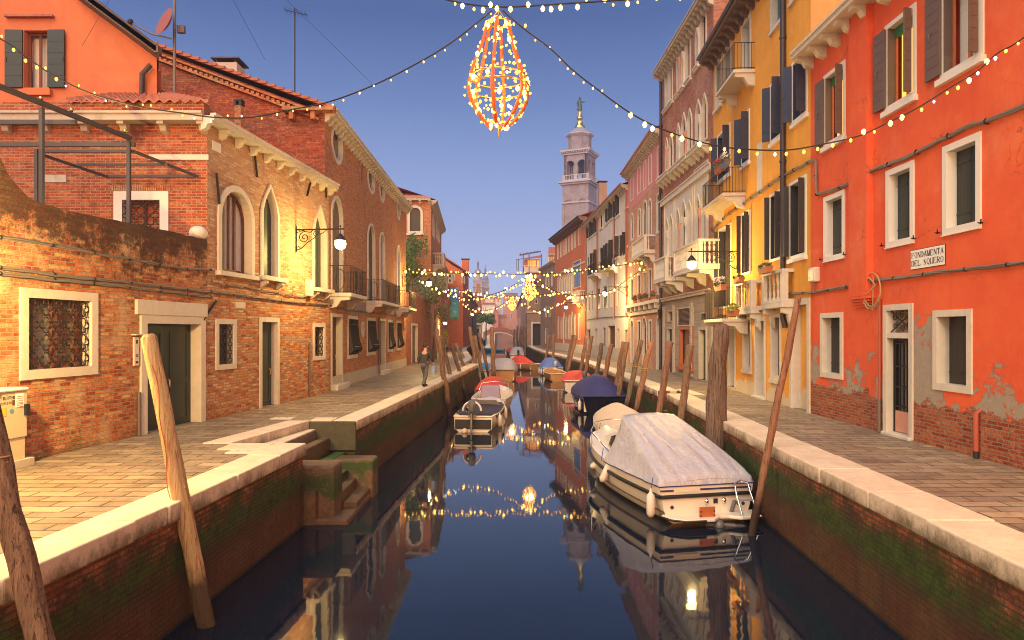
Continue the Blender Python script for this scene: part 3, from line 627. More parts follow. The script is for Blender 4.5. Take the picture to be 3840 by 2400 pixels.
def iron_balcony(h, x0, x1, z, prot=.7, rh=.95, mat='istrian', rings=False, slab=.12, label=None, step=.11):
    b = h.obj(MB().box(x0, x1, -prot, .02, z - slab, z), 'balcony', mat, bevel=.015)
    if label: b['label'] = label
    m = MB()
    for x in (x0 + .15, x1 - .15): MB().prismx([(0, z - slab - .45), (-prot * .3, z - slab - .4), (-prot * .5, z - slab - .15), (-prot * .9, z - slab - .12), (-prot * .9, z - slab - .002), (0, z - slab - .002)], x - .1, x + .1).obj('bracket', mat, b)
    m = MB(); y = -prot + .04; a, c = x0 + .04, x1 - .04; t = .008
    for zz in (z + .06, z + rh):
        m.tube([(a, 0, zz), (a, y, zz), (c, y, zz), (c, 0, zz)], .013, 4, smooth=False)
    k = max(3, int((c - a) / step))
    for i in range(k + 1): m.tube([(a + (c - a) * i / k, y, z), (a + (c - a) * i / k, y, z + rh)], t, 4)
    k2 = max(2, int(prot / step))
    for i in range(k2):
        for x in (a, c): m.tube([(x, y + (prot - .04) * i / k2, z), (x, y + (prot - .04) * i / k2, z + rh)], t, 4)
    if rings:
        for x in ((a * 2 + c) / 3, (a + c * 2) / 3): m.ring((x, y - .01, z + rh * .5), rh * .38, .012, n=16, k=4, rx=rh * .16)
        m.ring((a, y / 2, z + rh * .5), rh * .38, .012, 'x', n=16, k=4, rx=rh * .16)
    m.obj('railing', 'iron', b); return b
def leaves(m, c, rad, n, size=.06, rnd=RND, flat=.6):
    c = Vector(c); 
    for _ in range(n):
        while True:
            p = Vector((rnd.uniform(-1, 1), rnd.uniform(-1, 1), rnd.uniform(-1, 1)))
            if .25 < p.length < 1: break
        q = c + Vector((p.x * rad[0], p.y * rad[1], p.z * rad[2])); d = Vector((rnd.gauss(0, 1), rnd.gauss(0, 1), rnd.gauss(0, 1))).normalized()
        e = d.orthogonal().normalized(); s_ = size * rnd.uniform(.5, 1.3); f = d.cross(e) * s_ * .45; e *= s_
        m.add([q - e, q - f * .9, q + e, q + f], [(0, 1, 2, 3)])
    return m
def flower_box(W_, x, y, z, label, L=.7, kind='mix', rot=0.0, box='terracotta', name='flower_box', hgt=.22, fol='leaf_green', dens=1.0, group='flower boxes on the balconies'):
    p = W_.w(x, y, z); t = thing(name, label, 'flower box', p, W_.rz + rot, group)
    m = MB(); m.hexa([(-L / 2, -.07, 0), (L / 2, -.07, 0), (L / 2, .07, 0), (-L / 2, .07, 0), (-L / 2 - .02, -.1, .17), (L / 2 + .02, -.1, .17), (L / 2 + .02, .1, .17), (-L / 2 - .02, .1, .17)]); m.box(-L / 2 - .03, L / 2 + .03, -.11, .11, .171, .2); m.obj('trough', box, t)
    leaves(MB(), (0, 0, .2 + hgt * .4), (L * .55, .17, hgt * .75), int(170 * dens), .06).obj('foliage', fol, t)
    if kind:
        for k, mt in enumerate(kind):
            m = MB(); leaves(m, (L * (k - (len(kind) - 1) / 2) / max(1, len(kind)) * .9, -.05, .25 + hgt * .6), (L * .5 / len(kind) + .05, .14, hgt * .6), int(80 * dens), .05); m.obj('blossom', mt, t)
    return t
def tie(m, p, r): m.ball(p, r, 5, 3)
def cable(W_, pts, label, off=.06, r=.016, n=3, ties=.35, mat='cable', name='wall_cable', sag=0):
    """bundle of cables clipped along a wall; pts in photo pixels"""
    P = [W_.pt(u, v, off) for u, v in pts]; t = thing(name, label, 'cable', W_.w(0, 0, 0), W_.rz); m = MB(); fine = []
    for a, b in zip(P, P[1:]):
        L = (Vector(b) - Vector(a)).length; k = max(1, int(L / .3))
        fine += [Vector(a).lerp(Vector(b), i / k) for i in range(k)]
    fine.append(Vector(P[-1]))
    for j in range(n):
        m.tube([p + Vector((0, -.015 * math.sin(i * 1.3 + j * 2.1), .02 * math.cos(i * .9 + j * 2.1) + .012 * mnoise.noise((i * .5, j, 0)))) for i, p in enumerate(fine)], r * (.8 + .3 * ((j * 7) % 3) / 2), 5)
    m.obj('strand', mat, t, kind='stuff'); m = MB()
    for i, p in enumerate(fine):
        if i % 3 == 0: m.tube([p - Vector((.012, 0, 0)), p + Vector((.012, 0, 0))], r * 2.0, 6, smooth=False)
    m.obj('clip', 'iron', t, kind='stuff'); return t
LAMPS = []
def street_lamp(W_, u, v, proj, label, watts=220, arm=True, h=1.15):
    x, _, z = W_.pt(u, v); t = thing('street_lamp', label, 'street lamp', W_.w(x, 0, z), W_.rz, 'bracket lamps along the canal')
    m = MB(); m.bar((0, -.02, 0), (0, -proj - .12, 0), .035, .045); m.box(-.03, .03, -.03, .01, -.75, .12)
    S = MB(); S.spiral((.30, 0, -.26), .2, 1.6, .016, 1, 1.4); S.spiral((.72, 0, -.13), .11, 1.5, .014, -1, -1.5); S.tube([(0, 0, -.7), (.2, 0, -.62), (.42, 0, -.42), (.62, 0, -.3), (.95, 0, -.12), (1.1, 0, -.02)], .018, 5)
    S.spiral((.10, 0, -.60), .09, 1.3, .012, -1, .5); S.tube([(.02, 0, -.1), (.25, 0, -.03), (.5, 0, -.1), (.62, 0, -.02)], .012, 4)
    S.xf(Matrix.Rotation(-math.pi / 2, 4, 'Z')); m.v += [] ; k = len(m.v); m.v += S.v; m.f += [[i + k for i in f] for f in S.f]; m.sm += S.sm
    m.obj('bracket', 'iron', t)
    c = (0, -proj, 0)
    m = MB(); m.lathe([(.012, .0), (.012, -.14), (.05, -.16), (.07, -.2), (.11, -.24), (.19, -.36), (.20, -.38)], c, 12); m.lathe([(.01, .13), (.035, .09), (.01, .04), (.02, 0)], c, 8); m.obj('hood', 'iron', t)
    m = MB(); m.lathe([(.175, -.385), (.19, -.5), (.16, -.62), (.05, -.68)], c, 12); m.obj('lamp', 'lamp_glow', t)
    l = bpy.data.lights.new('lamp_light', 'POINT'); l.energy = watts; l.color = (1, .66, .22); l.shadow_soft_size = .12
    o = bpy.data.objects.new('lamp_light', l); COL.objects.link(o); o.parent = t; o.location = (0, -proj, -.84); LAMPS.append(o)
    return t
# ================= setting: water, quays, paving =================
def sheet(name, pts, z, mat): return MB().add([(x, y, z) for x, y in pts], [tuple(range(len(pts)))]).obj(name, mat, kind='structure')
sheet('water', [(-400, -60), (400, -60), (400, 900), (-400, 900)], WZ, 'canal_water')
sheet('ground', [(-400, -60), (400, -60), (400, 900), (-400, 900)], WZ - 1.6, 'wet_stone')
RQ = [[(4.7, -12), (4.94, 6.5), (5.2, 12.5), (5.83, 25.2)], [(5.78, 26.5), (5.9, 35), (5.85, 55), (5.1, 66), (3.95, 80), (3.55, 95), (3.3, 116)]]
LQ = [[(-5.3, -12), (-4.6, 6.2), (-4.39, 8.85), (-4.11, 13.85)], [(-3.85, 17.4), (-2.8, 35.2), (-2.1, 49.2)], [(-3.2, 50.6), (-3.2, 61), (-5.5, 90), (-6.5, 110), (-8, 180), (-9.2, 250)]]
RJ = [(6.5, 25.2), (6.5, 26.5)]; LJ = [[(-5.68, 13.85), (-5.07, 17.4)], [(-3.2, 49.2), (-3.2, 50.6)]]
RO = RQ[0] + RJ + RQ[1] + [(3.2, 240), (3.2, 420)]
LO = LQ[0] + LJ[0] + LQ[1] + LQ[2] + [(-9.2, 420)]
for nm, P, xx in (('pavement', RO, 120), ('pavement', LO, -120)):
    m = MB(); sg = 1 if xx > 0 else -1
    for (a, b), (c, d) in zip(P, P[1:]):
        if d - b < .01: continue
        q = [(a + .06 * sg, b, -.014), (xx, b, -.014), (xx, d, -.014), (c + .06 * sg, d, -.014)]
        m.add(q if xx > 0 else q[::-1], [(0, 1, 2, 3)])
    m.obj(nm, 'trachyte', kind='structure')
    m = MB()
    for (a, b), (c, d) in zip(P, P[1:]):
        i = .05 * sg; q = [(a + i, b, -3.4), (c + i, d, -3.4), (c + i, d, -.02), (a + i, b, -.02)]
        if abs(d - b) < .01: q = [(a + i, b + (.04 if (c - a) * sg > 0 else -.04) * 0, -3.4), (c + i, d, -3.4), (c + i, d, -.02), (a + i, b, -.02)]
        m.add(q if xx < 0 else q[::-1], [(0, 1, 2, 3)])
    m.obj('quay_wall', 'quay_brick', kind='structure')
def kerb(runs, sg, w, far=120):
    m = MB(); rnd = random.Random(5 + sg)
    for r in runs:
        for (a, b), (c, d) in zip(r, r[1:]):
            L = math.hypot(c - a, d - b); t = Vector(((c - a) / L, (d - b) / L, 0)); n_ = Vector((t.y, -t.x, 0)) * sg; x = 0
            if b > far: continue
            while x < L - .05:
                e = min(L, x + rnd.uniform(1.1, 2.1)); e = L if L - e < .5 else e
                dz = rnd.uniform(-.010, .010); o = rnd.uniform(-.022, .022); A = Vector((a, b, 0)) + t * (x + .007); B = Vector((a, b, 0)) + t * (e - .007)
                p = [A + n_ * o, B + n_ * o, B + n_ * w, A + n_ * w]
                if sg < 0: p = [p[1], p[0], p[3], p[2]]
                m.hexa([q + Vector((0, 0, -.25)) for q in p][::1] + [q + Vector((0, 0, dz)) for q in p]); x = e
    return m
kerb(RQ, 1, .82).obj('kerb', 'kerb_stone', kind='structure', bevel=.022)
kerb(LQ, -1, .62).obj('kerb', 'kerb_stone', kind='structure', bevel=.022)
# kerb returns round the water stairs
m = MB(); m.box(-5.6, -4.74, 13.15, 13.846, -.25, .004); m.box(-5.05, -4.49, 17.404, 18.0, -.25, .004); m.box(6.66, 7.1, 24.6, 27.1, -.25, .004); m.box(6.64, 6.65, 25.3, 26.4, -.25, 0)
m.hexa([(-6.2, 13.86, -.25), (-5.62, 13.86, -.25), (-5.03, 17.38, -.25), (-5.6, 17.38, -.25), (-6.2, 13.86, .006), (-5.62, 13.86, .006), (-5.03, 17.38, .006), (-5.6, 17.38, .006)])
m.obj('kerb', 'kerb_stone', kind='structure', bevel=.02)
for px_, py_ in ((-5.0, 12.9), (-5.9, 17.9)):
    t = thing('cover_plate', 'pale stone cover plate with two lifting holes set in the paving, ' + ('nearer the pale pile' if py_ < 15 else 'by the green door'), 'cover plate', (px_, py_, 0)); MB().box(-.28, .28, -.17, .17, -.05, .006).obj('plate', 'istrian', t, bevel=.006)
    for q in (-.1, .1): MB().box(q - .03, q + .03, -.02, .02, .0065, .0085).obj('lifting_hole', 'ink', t)
# water stairs on the left bank
t = thing('water_stairs', 'mossy stone water stairs with two big blocks, opposite the cruiser', 'stairs', (-4.6, 15.6, -1.7))
def stp(a, b, c, d, z, zb=-3.0, mat='wet_stone', bev=.03):
    m = MB().hexa([(a, c, zb), (b, c, zb), (b + (.18 if d > 17 else 0), d, zb), (a + (.3 if d > 17 else 0), d, zb), (a, c, z), (b, c, z), (b + (.18 if d > 17 else 0), d, z), (a + (.3 if d > 17 else 0), d, z)])
    m.v = [(x + 4.6, y - 15.6, q + 1.7) for x, y, q in m.v]; return m.obj('step' if bev < .05 else 'block', mat, t, bevel=bev)
MB().box(-.45, .74, 1.70, 1.79, .95, 1.68).obj('block', 'moss_stone', t, bevel=.02)
stp(-5.6, -5.05, 13.95, 17.34, -.2, mat='kerb_stone'); stp(-5.05, -4.7, 13.95, 17.33, -.42); stp(-4.7, -4.3, 13.96, 17.32, -.78, mat='weed_step'); stp(-4.3, -3.95, 13.97, 17.31, -1.02)
stp(-3.95, -3.62, 14.9, 16.3, -1.22); stp(-3.62, -3.3, 14.9, 16.3, -1.45)
stp(-4.6, -3.6, 14.18, 14.88, -.52, bev=.06); stp(-4.35, -3.22, 16.31, 16.98, -.80, bev=.06)
stp(-4.4, -3.28, 14.0, 16.9, -1.58, bev=.05)
t2 = thing('water_stairs', 'small stone landing steps behind the cruiser, beside the slim piles', 'stairs', (6.1, 25.9, -1.7))
for i, (a, z) in enumerate(((6.3, -.35), (6.0, -.75), (5.7, -1.15))): MB().box(a - 6.1, a + .34 - 6.1, -.68, .58, -1.3, z + 1.7).obj('step', 'wet_stone', t2, bevel=.03)
# distant land beyond the canal's end
sheet('ground', [(-400, 418), (400, 418), (400, 900), (-400, 900)], -.02, 'trachyte')
# ================= right bank =================
# --- red house
RH = House('red_house', 'orange-red stucco house with flaking plaster and a white street sign', 'house', (8.45, 19.06), (8.45, -7), 9.85, 9, 'red_stucco')
R = RH.R; OP = ('brown_shutter', 0, 84)
for i, (u0, u1, vt, vb, fl) in enumerate(((3091, 3172, 288, 553, 'lit'), (3322, 3438, 100, 420, 'lit'), (3529, 3692, -92, 300, 'curtain'))):
    r = R(u0, u1, vt, vb); z0, z1 = 7.16, 9.08; r = (r[0], r[1], z0, z1)
    fo, inn = RH.win(r, fw=.10, proud=.03, dep=.20, fill=fl, fmt='rust_wood', fmat='white_trim', sill=(.05, .10, .12), label=['small lit window with green blind box and brown shutters', 'tall lit window with green blind box and brown shutters', 'large window with pale curtain and open brown shutters'][i])
    s0, s1, a, b = inn
    for nm, x0, x1, ang in (('l', s0 - .02, -.46, 0), ('r', s1 + .01, .17, 78)):
        m = MB(); H = b - a; m.box(0, x1, -.02, .02, 0, H + .02)
        for q in range(1, 8): m.box(x1 * .03, x1 * .97, -.025, .025, H * q / 8 - .005, H * q / 8 + .005)
        m.tube([(x1 * .55, -.03, H * .42), (x1 * .55, -.07, H * .45), (x1 * .55, -.07, H * .5), (x1 * .55, -.03, H * .53)], .012, 5)
        m.xf(Matrix.Translation((x0, -.07, a - .01)) @ Matrix.Rotation(math.radians(-ang), 4, 'Z')); m.obj('shutter', 'brown_shutter', fo)
    MB().box(s0 + .004, s0 + .03, -.02, .19, a + .01, b - .01).obj('shutter', 'brown_shutter', fo)
    if fl == 'lit': MB().box(s0 + .03, s1, .12, .19, b - .22, b - .01).obj('blind_box', 'green_paint', fo)
for i, (u0, u1) in enumerate(((3091, 3170), (3325, 3430), (3538, 3682))):
    r = R(u0, u1, 700, 950); fo, inn = RH.win((r[0], r[1], 4.12, 5.84), fw=.13, proud=.03, dep=.24, fmat='white_trim', fmt='dark_green', sill=(.0, .06, .02))
    for x in (r[0] - .12, r[1] + .03): MB().tube([(x, 0, 4.2), (x, -.09, 4.2), (x + .09, -.1, 4.17), (x + .09, -.1, 4.25)], .013, 5).obj('shutter_catch', 'iron', fo)
for i, (u0, u1, z0, z1) in enumerate(((3079, 3163, 1.05, 2.76), (3503, 3648, 1.12, 2.68))):
    r = R(u0, u1, 1170, 1400); RH.win((r[0], r[1], z0, z1), fw=.13, proud=.035, dep=.30, fmat='istrian', fmt='dark_shutter', label='ground floor window with a single dark board shutter')
r = R(3316, 3426, 1144, 1630)
fo, inn = RH.win((r[0], r[1], 0.0, 2.86), fw=.13, proud=.035, dep=.26, fmat='istrian', fill=None, bot=.0, name='door', label='street door with iron bars and scrollwork transom')
s0, s1, a, b = inn
MB().box(s0, s1, -.02, .26, 2.12, 2.24).obj('transom_bar', 'istrian', fo)
MB().box(s0, s1, .2, .25, .04, 2.12).obj('leaf', 'pane_dark', fo); MB().box(s0, s1, .15, .2, .06, .52).obj('kick_plate', 'salmon_stucco', fo)
m = MB(); 
for k in range(6): x = s0 + (s1 - s0) * (k + .5) / 6; m.tube([(x, .15, .53), (x, .15, 2.05)], .014, 6)
for z in (.62, 1.05, 1.5, 2.0): m.box(s0, s1, .14, .165, z - .015, z + .015)
m.box(s0, s0 + .04, .13, .2, .05, 2.11); m.box(s1 - .04, s1, .13, .2, .05, 2.11); m.box(s0 + .04, s1 - .04, .131, .199, 2.05, 2.11); m.obj('grille', 'iron', fo)
MB().ball((s1 - .12, .11, 1.1), .04).obj('knob', 'brass', fo)
m = MB(); zc = 2.49; cx_ = (s0 + s1) / 2; hw = (s1 - s0) / 2
m.tube([(s0, .08, 2.25), (s1, .08, 2.72)], .013, 5); m.tube([(s0, .08, 2.72), (s1, .08, 2.25)], .013, 5)
for dx, dz, f in ((-.62, .09, 1), (-.62, -.09, -1), (.62, .09, -1), (.62, -.09, 1), (0, .14, 1), (0, -.14, -1)): m.spiral((cx_ + dx * hw, .08, zc + dz), .085, 1.5, .011, f, 1)
m.obj('scrollwork', 'iron', fo); MB().box(s0, s1, .2, .22, 2.24, 2.72).obj('fanlight', 'pane_warm', fo)
MB().box(r[0] + .02, r[1] - .02, -.1, .26, -.05, .045).obj('doorstep', 'istrian', fo, bevel=.015)
# chimney breast on stepped corbels
sa, sb = RH.W.L - (15.79 + 7), RH.W.L - (15.79 + 7)
sa = 19.06 - 16.62; sb = 19.06 - 15.79
m = MB(); m.box(sa, sb, -.16, .0, 3.1, 9.85)
for k in range(4): m.box(sa + .04 * k + .02, sb + .10 - .07 * k, -.17 + .035 * k, .0, 3.1 - .065 * (k + 1), 3.1 - .065 * k - .006)
RH.obj(m, 'chimney_breast', 'red_stucco')
RH.eaves(9.85, .55, .12, .75, .2, .3, 'istrian', gut=None)
RH.roof(9.97, .5, .38, run=5); RH.build()
RH.pipe([(19.06 - 15.45, -.05, .0), (19.06 - 15.45, -.05, .75)], .045, 'pipe_grey'); RH.pipe([(19.06 - 15.45, -.04, .75), (19.06 - 15.45, -.04, 3.0)], .035, 'pipe_red', 'gas_pipe')
x = RH.W.s_(3673); RH.pipe([(x, -.06, .0), (x, -.06, .12)], .05, 'black_rubber'); RH.pipe([(x, -.06, .12), (x, -.06, .80), (x + .02, .02, .86)], .045, 'pipe_red')
# street sign
S = RH.W; x0, x1 = S.s_(3417), S.s_(3547)
t = thing('street_sign', 'white rectangular street sign in black serif capitals on the red wall', 'sign', S.w(x0, 0, 3.55), S.rz)
w_, h_ = x1 - x0, .41
MB().box(0, w_, -.012, .0, 0, h_).obj('panel', 'ink', t); MB().box(.012, w_ - .012, -.016, -.0125, .012, h_ - .012).obj('plate', 'sign_white', t)
def text(body, parent, loc, size, mat='ink', sx=1.0, rot=(math.pi / 2, 0, 0), name='lettering', serif=False, ex=.0015):
    cu = bpy.data.curves.new('t', 'FONT'); cu.body = body; cu.size = size; cu.align_x = 'CENTER'; cu.align_y = 'CENTER'; cu.extrude = ex; cu.space_character = 1.08
    o = bpy.data.objects.new('t', cu); COL.objects.link(o); bpy.context.view_layer.update()
    me = bpy.data.meshes.new_from_object(o.evaluated_get(bpy.context.evaluated_depsgraph_get())); bpy.data.objects.remove(o)
    for v in me.vertices: v.co.x *= sx
    q = bpy.data.objects.new(name, me); COL.objects.link(q); me.materials.clear(); me.materials.append(M[mat]); q.parent = parent; q.location = loc; q.rotation_euler = rot; return q
# condensed stencil serif capitals drawn as strokes: thick stems, thin arms, small serifs
GL = {'F': ['S0', 'T0,1,.95,1', 'T0,.52,.7,.52', 'V.95,.78'], 'O': ['O'], 'N': ['t0', 'D0,1,1,0', 't1'], 'D': ['S0', 'C'], 'A': ['t.5>0', 'D.5,1,1,0', 'T.22,.35,.8,.35'], 'M': ['t0', 'D0,1,.5,0', 'd.5,0,1,1', 'S1'],
      'E': ['S0', 'T0,1,.95,1', 'T0,.52,.7,.52', 'T0,0,1,0', 'V.95,.78', 'v1,.22'], 'T': ['S.5', 'T0,1,1,1', 'V0,.78', 'V1,.78'], 'L': ['S0', 'T0,0,1,0', 'v1,.25'], 'S': ['Z'], 'Q': ['O', 'd.5,.12,1.05,-.22'], 'U': ['S0', 't1', 'U'], 'R': ['S0', 'P', 'D.45,.5,1.05,0']}
def glyph(m, ch, x, z, w, h, y):
    S_, T_ = w * .27, w * .12
    def q(a, b, th):
        a, b = Vector((x + a[0] * w, y, z + a[1] * h)), Vector((x + b[0] * w, y, z + b[1] * h)); m.bar(a, b, .002, th) if abs(a.x - b.x) > 1e-5 or abs(a.z - b.z) > 1e-5 else None
    def stem(a, th): m.box(x + a * w - th / 2, x + a * w + th / 2, y - .001, y + .001, z, z + h); [m.box(x + a * w - th / 2 - w * .13, x + a * w + th / 2 + w * .13, y - .0012, y + .0012, zz, zz + w * .05) for zz in (z, z + h - w * .05)]
    def arc(cx_, cz_, rx, rz, a0, a1, thick=True, n=14):
        for i in range(n):
            p, r = math.radians(a0 + (a1 - a0) * i / n), math.radians(a0 + (a1 - a0) * (i + 1) / n); mid = (p + r) / 2
            k = (T_ + (S_ - T_) * abs(math.cos(mid)) ** 1.5) if thick else T_
            o, n_ = 1 + k / w * .8, 1 - k / w * .8
            P = [(cx_ + rx * o * math.cos(p), cz_ + rz * (1 + k / h * .5) * math.sin(p)), (cx_ + rx * o * math.cos(r), cz_ + rz * (1 + k / h * .5) * math.sin(r)), (cx_ + rx * n_ * math.cos(r), cz_ + rz * (1 - k / h * .9) * math.sin(r)), (cx_ + rx * n_ * math.cos(p), cz_ + rz * (1 - k / h * .9) * math.sin(p))]
            m.prism([(x + a * w, z + b * h) for a, b in P][::-1], y - .001, y + .001)
    for g in GL[ch]:
        k, r = g[0], g[1:]
        if k == 'S': stem(float(r), S_)
        elif k == 't':
            if '>' in r: q((.5, 1), (0, 0), T_); [m.box(x + a * w - w * .16, x + a * w + w * .16, y - .0012, y + .0012, z, z + w * .05) for a in (0, 1)]
            else: stem(float(r), T_)
        elif k in 'TDd': a = [float(v) for v in r.split(',')]; q(a[:2], a[2:], {'T': T_, 'D': S_, 'd': T_}[k])
        elif k in 'Vv': a, b = [float(v) for v in r.split(',')]; q((a, b), (a, 1 if k == 'V' else 0), T_)
        elif k == 'O': arc(.5, .5, .5, .5, 0, 360, n=20)
        elif k == 'C': arc(.1, .5, .9, .5, -90, 90)
        elif k == 'P': arc(.2, .75, .7, .25, -90, 90); q((0, 1), (.2, 1), T_); q((0, .5), (.2, .5), T_)
        elif k == 'U': arc(.5, .3, .5, .3, 180, 360)
        elif k == 'Z': arc(.5, .75, .42, .25, 20, 270, False, 12); arc(.5, .25, .42, .25, -160, 90, False, 12); q((.2, .8), (.8, .22), S_)
def word(m, s, cx_, z, w, gap, h, y, space=.6):
    tw = sum((w * space if c == ' ' else w) + gap for c in s) - gap; x = cx_ - tw / 2
    for c in s:
        if c == ' ': x += w * space + gap; continue
        glyph(m, c, x, z, w, h, y); x += w + gap
m = MB(); word(m, 'FONDAMENTA', w_ / 2, .235, .072, .034, .115, -.0185); word(m, 'DEL SQUERO', w_ / 2, .07, .075, .034, .115, -.0185); m.obj('lettering', 'ink', t)
# junction box, hose coil, cables
x = S.s_(3054); t = thing('junction_box', 'cream plastic junction box on the red wall corner', 'junction box', S.w(x, 0, 3.62), S.rz)
MB().box(0, .36, -.17, 0, 0, .40).obj('body', 'white_plastic', t, bevel=.03); MB().box(.03, .33, -.185, -.171, .03, .35).obj('cover', 'white_plastic', t, bevel=.01); MB().box(.1, .15, -.188, -.186, .1, .15).obj('sticker', 'sticker_yellow', t); MB().tube([(.18, -.08, 0), (.2, -.07, -.12), (.1, -.05, -.22)], .014, 5).obj('wire', 'cable', t)
x = S.s_(3286); t = thing('hose_coil', 'coil of tan hose hanging on the red wall cable', 'hose', S.w(x, 0, 3.2), S.rz)
m = MB(); m.ring((0, -.10, 0), .41, .017, n=26, k=6, rx=.36); m.ring((.05, -.13, -.02), .34, .017, n=24, k=6, a0=1.9, a1=6.0, rx=.33); m.tube([(-.3, -.12, .22), (-.02, -.14, .3), (.22, -.14, .12), (-.1, -.15, -.05), (-.28, -.14, -.25), (-.1, -.13, -.42)], .017, 6); m.tube([(.1, -.12, .3), (.08, -.12, -.3), (.02, -.1, -.44)], .015, 5); m.obj('hose', 'reed_rope', t)
cable(S, [(3063, 727), (3120, 715), (3180, 690), (3270, 640), (3400, 590), (3520, 528), (3640, 470), (3700, 455), (3775, 425), (3835, 398), (4200, 200), (8085, -1497)], 'thick grey cable bundle crossing the upper red wall', n=5, r=.03)
cable(S, [(3046, 1097), (3150, 1080), (3290, 1050), (3420, 1035), (3510, 1022), (3620, 1010), (3838, 985), (4300, 915), (8085, 427)], 'lower cable bundle crossing the red wall above the door', n=4, r=.022)
# --- yellow house
YH = House('yellow_house', 'ochre yellow stucco house with dark open shutters', 'house', (9.0, 29.9), (8.45, 19.06), 14.0, 9, 'yellow_stucco')
R = YH.R; DS = 'dark_shutter'
for u0, u1, vt, vb in ((2683, 2708, 240, 418), (2714, 2744, 190, 372)): YH.win(R(u0, u1, vt, vb), fw=.14, dep=.3, fmat='istrian', fmt='teal_shutter', sill=(.05, .12, .14), label='top floor window with closed teal shutters')
r = R(2782, 2818, 62, 318); YH.win((r[0], r[1], r[2], 13.75), fw=.13, dep=.3, fmt='teal_shutter', label='tall teal balcony door of the top floor'); zb = r[2]
iron_balcony(YH, YH.W.s_(2757), YH.W.s_(2832), zb - .02, .75, .95, label='small iron balcony under the eaves')
for u0, u1, vt, vb in ((2891, 2937, -70, 128), (2963, 3000, -180, 20)): YH.win(R(u0, u1, vt, vb), fw=.1, dep=.25, fmt='teal_shutter', sill=(.03, .08, .08))
Yw = [(2691, 2740, 512, 690, 'y'), (2781, 2813, 440, 628, 'y'), (2890, 2934, 320, 542, 'y'), (2972, 3030, 240, 470, 'y')]
for i, (u0, u1, vt, vb, k) in enumerate(Yw):
    YH.win(R(u0, u1, vt, vb), fw=.09, dep=.24, fmat='white_trim', fill='dark' if i != 3 else 'glass', sill=(.05, .08, .12), open_=('blue_shutter', 50, 90, .24, 1), label=['balcony door with blue-black shutters behind flower pots', 'second floor window with blue-black open shutters', None, None][i] or '')
for i, (u0, u1, vt, vb) in enumerate(((2695, 2744, 862, 1160), (2782, 2815, 802, 1035), (2889, 2934, 732, 985), (2962, 3026, 690, 975))):
    r = R(u0, u1, vt, vb); z1 = 6.35 if i < 3 else r[3]; YH.win((r[0], r[1], r[2], r[3]), fw=.09, dep=.24, fmat='white_trim', fill='dark', sill=(.05, .09, .12) if i == 3 else None, open_=(DS, 82, 90, .15, 1))
stone_w = [(2700, 2716, 1210, 1400), (2787, 2819, 1190, 1385), (2891, 2930, 1178, 1420)]
for i, (u0, u1, vt, vb) in enumerate(stone_w[1:]): YH.win(R(u0, u1, vt, vb), fw=.12, dep=.26, fmat='istrian', fmt='door_wood', sill=(.06, .07, .12))
YH.win(R(2689, 2714, 1200, 1290), fw=.1, dep=.2, fill='glass')
YH.door(R(2733, 2760, 1222, 1446), fw=.12, dep=.34, leaf='green_door', label='narrow green door beside the gothic palace')
YH.door(R(2831, 2873, 1190, 1480), fw=.14, dep=.36, leaf='dark_shutter', label='middle door with deep stone jambs', step=(0, 0, .15))
r = R(2964, 3042, 1125, 1535); YH.door((r[0], YH.W.L - .02, -.02, r[3]), fw=.18, dep=.30, leaf='yellow_stucco', panels=False, knob=None, label='bricked-up portal painted yellow with stone frame')
YH.eaves(14.0, .62, .14, .62, .17, .32, 'soffit_wood', gut='gutter_dark'); YH.roof(14.15, .62, .36, run=5)
YH.build(sidemat='yellow_side')
x = YH.W.s_(2948); YH.pipe([(x, -.1, 3.0), (x, -.1, 13.9)], .085, 'pipe_dark'); YH.pipe([(x, -.1, 3.0), (x + .05, -.12, 2.7), (x + .1, -.06, 2.4)], .08, 'pipe_dark', 'drain_elbow')
m = MB(); x, z = YH.W.s_(2841), YH.W.z_(2841, 640); x2 = YH.W.s_(2859); m.box(x, x2, -.03, 0, z - .9, z + .9); YH.obj(m, 'bare_patch', 'istrian')
zc = YH.W.z_(2760, 1140)
b1 = stone_balcony(YH, YH.W.s_(2760, .3), YH.W.s_(2822, .3), 3.05, .36, 1.0, nb=4, slab=.16, label='narrow stone balustrade balcony at the second shuttered window')
b2 = stone_balcony(YH, YH.W.s_(2862, .3), YH.W.s_(2940, .3), 3.15, .36, 1.0, nb=5, slab=.16, label='stone balustrade balcony beside the drainpipe')
b3 = iron_balcony(YH, YH.W.s_(2690, .4), YH.W.s_(2764, .4), 2.75, .95, 1.15, label='rounded stone balcony with iron railing and flowers', step=.09)
b4 = iron_balcony(YH, YH.W.s_(2672, .4), YH.W.s_(2755, .4), YH.W.z_(2755, 722, .4), .85, .95, label='upper iron balcony carrying flower pots')
V = YH.W
cable(V, [(2672, 862), (2720, 812), (2780, 768), (2850, 720), (2910, 675), (2960, 645), (3010, 622), (3050, 598), (3059, 605), (3060, 660), (3062, 727)], 'grey cable bundle climbing across the yellow facade', n=5, r=.028)
cable(V, [(2690, 1185), (2760, 1178), (2830, 1168), (2890, 1160), (2945, 1150), (2950, 1102), (3046, 1097)], 'lower cable bundle on the yellow facade above the doors', n=4, r=.02)
s = V.s_(2640, .95)
flower_box(V, V.s_(2722, .95) - .35, -1.06, 3.75, 'flower box with red and white cyclamen on the iron balcony', .95, ('petal_white', 'petal_red', 'petal_white'))
flower_box(V, V.s_(2740, .95), -.88, 2.80, 'flower box of yellow-green stonecrop on the balcony floor', .9, None, fol='leaf_yellow', dens=1.6)
flower_box(V, V.s_(2776, .5), -.55, 3.98, 'terracotta flower box hooked on the narrow stone balustrade', .75, None, hgt=.12, dens=.5)
flower_box(V, V.s_(2876, .5), -.55, 4.08, 'terracotta flower box hooked on the balustrade beside the black drainpipe', .8, None, hgt=.12, dens=.5)
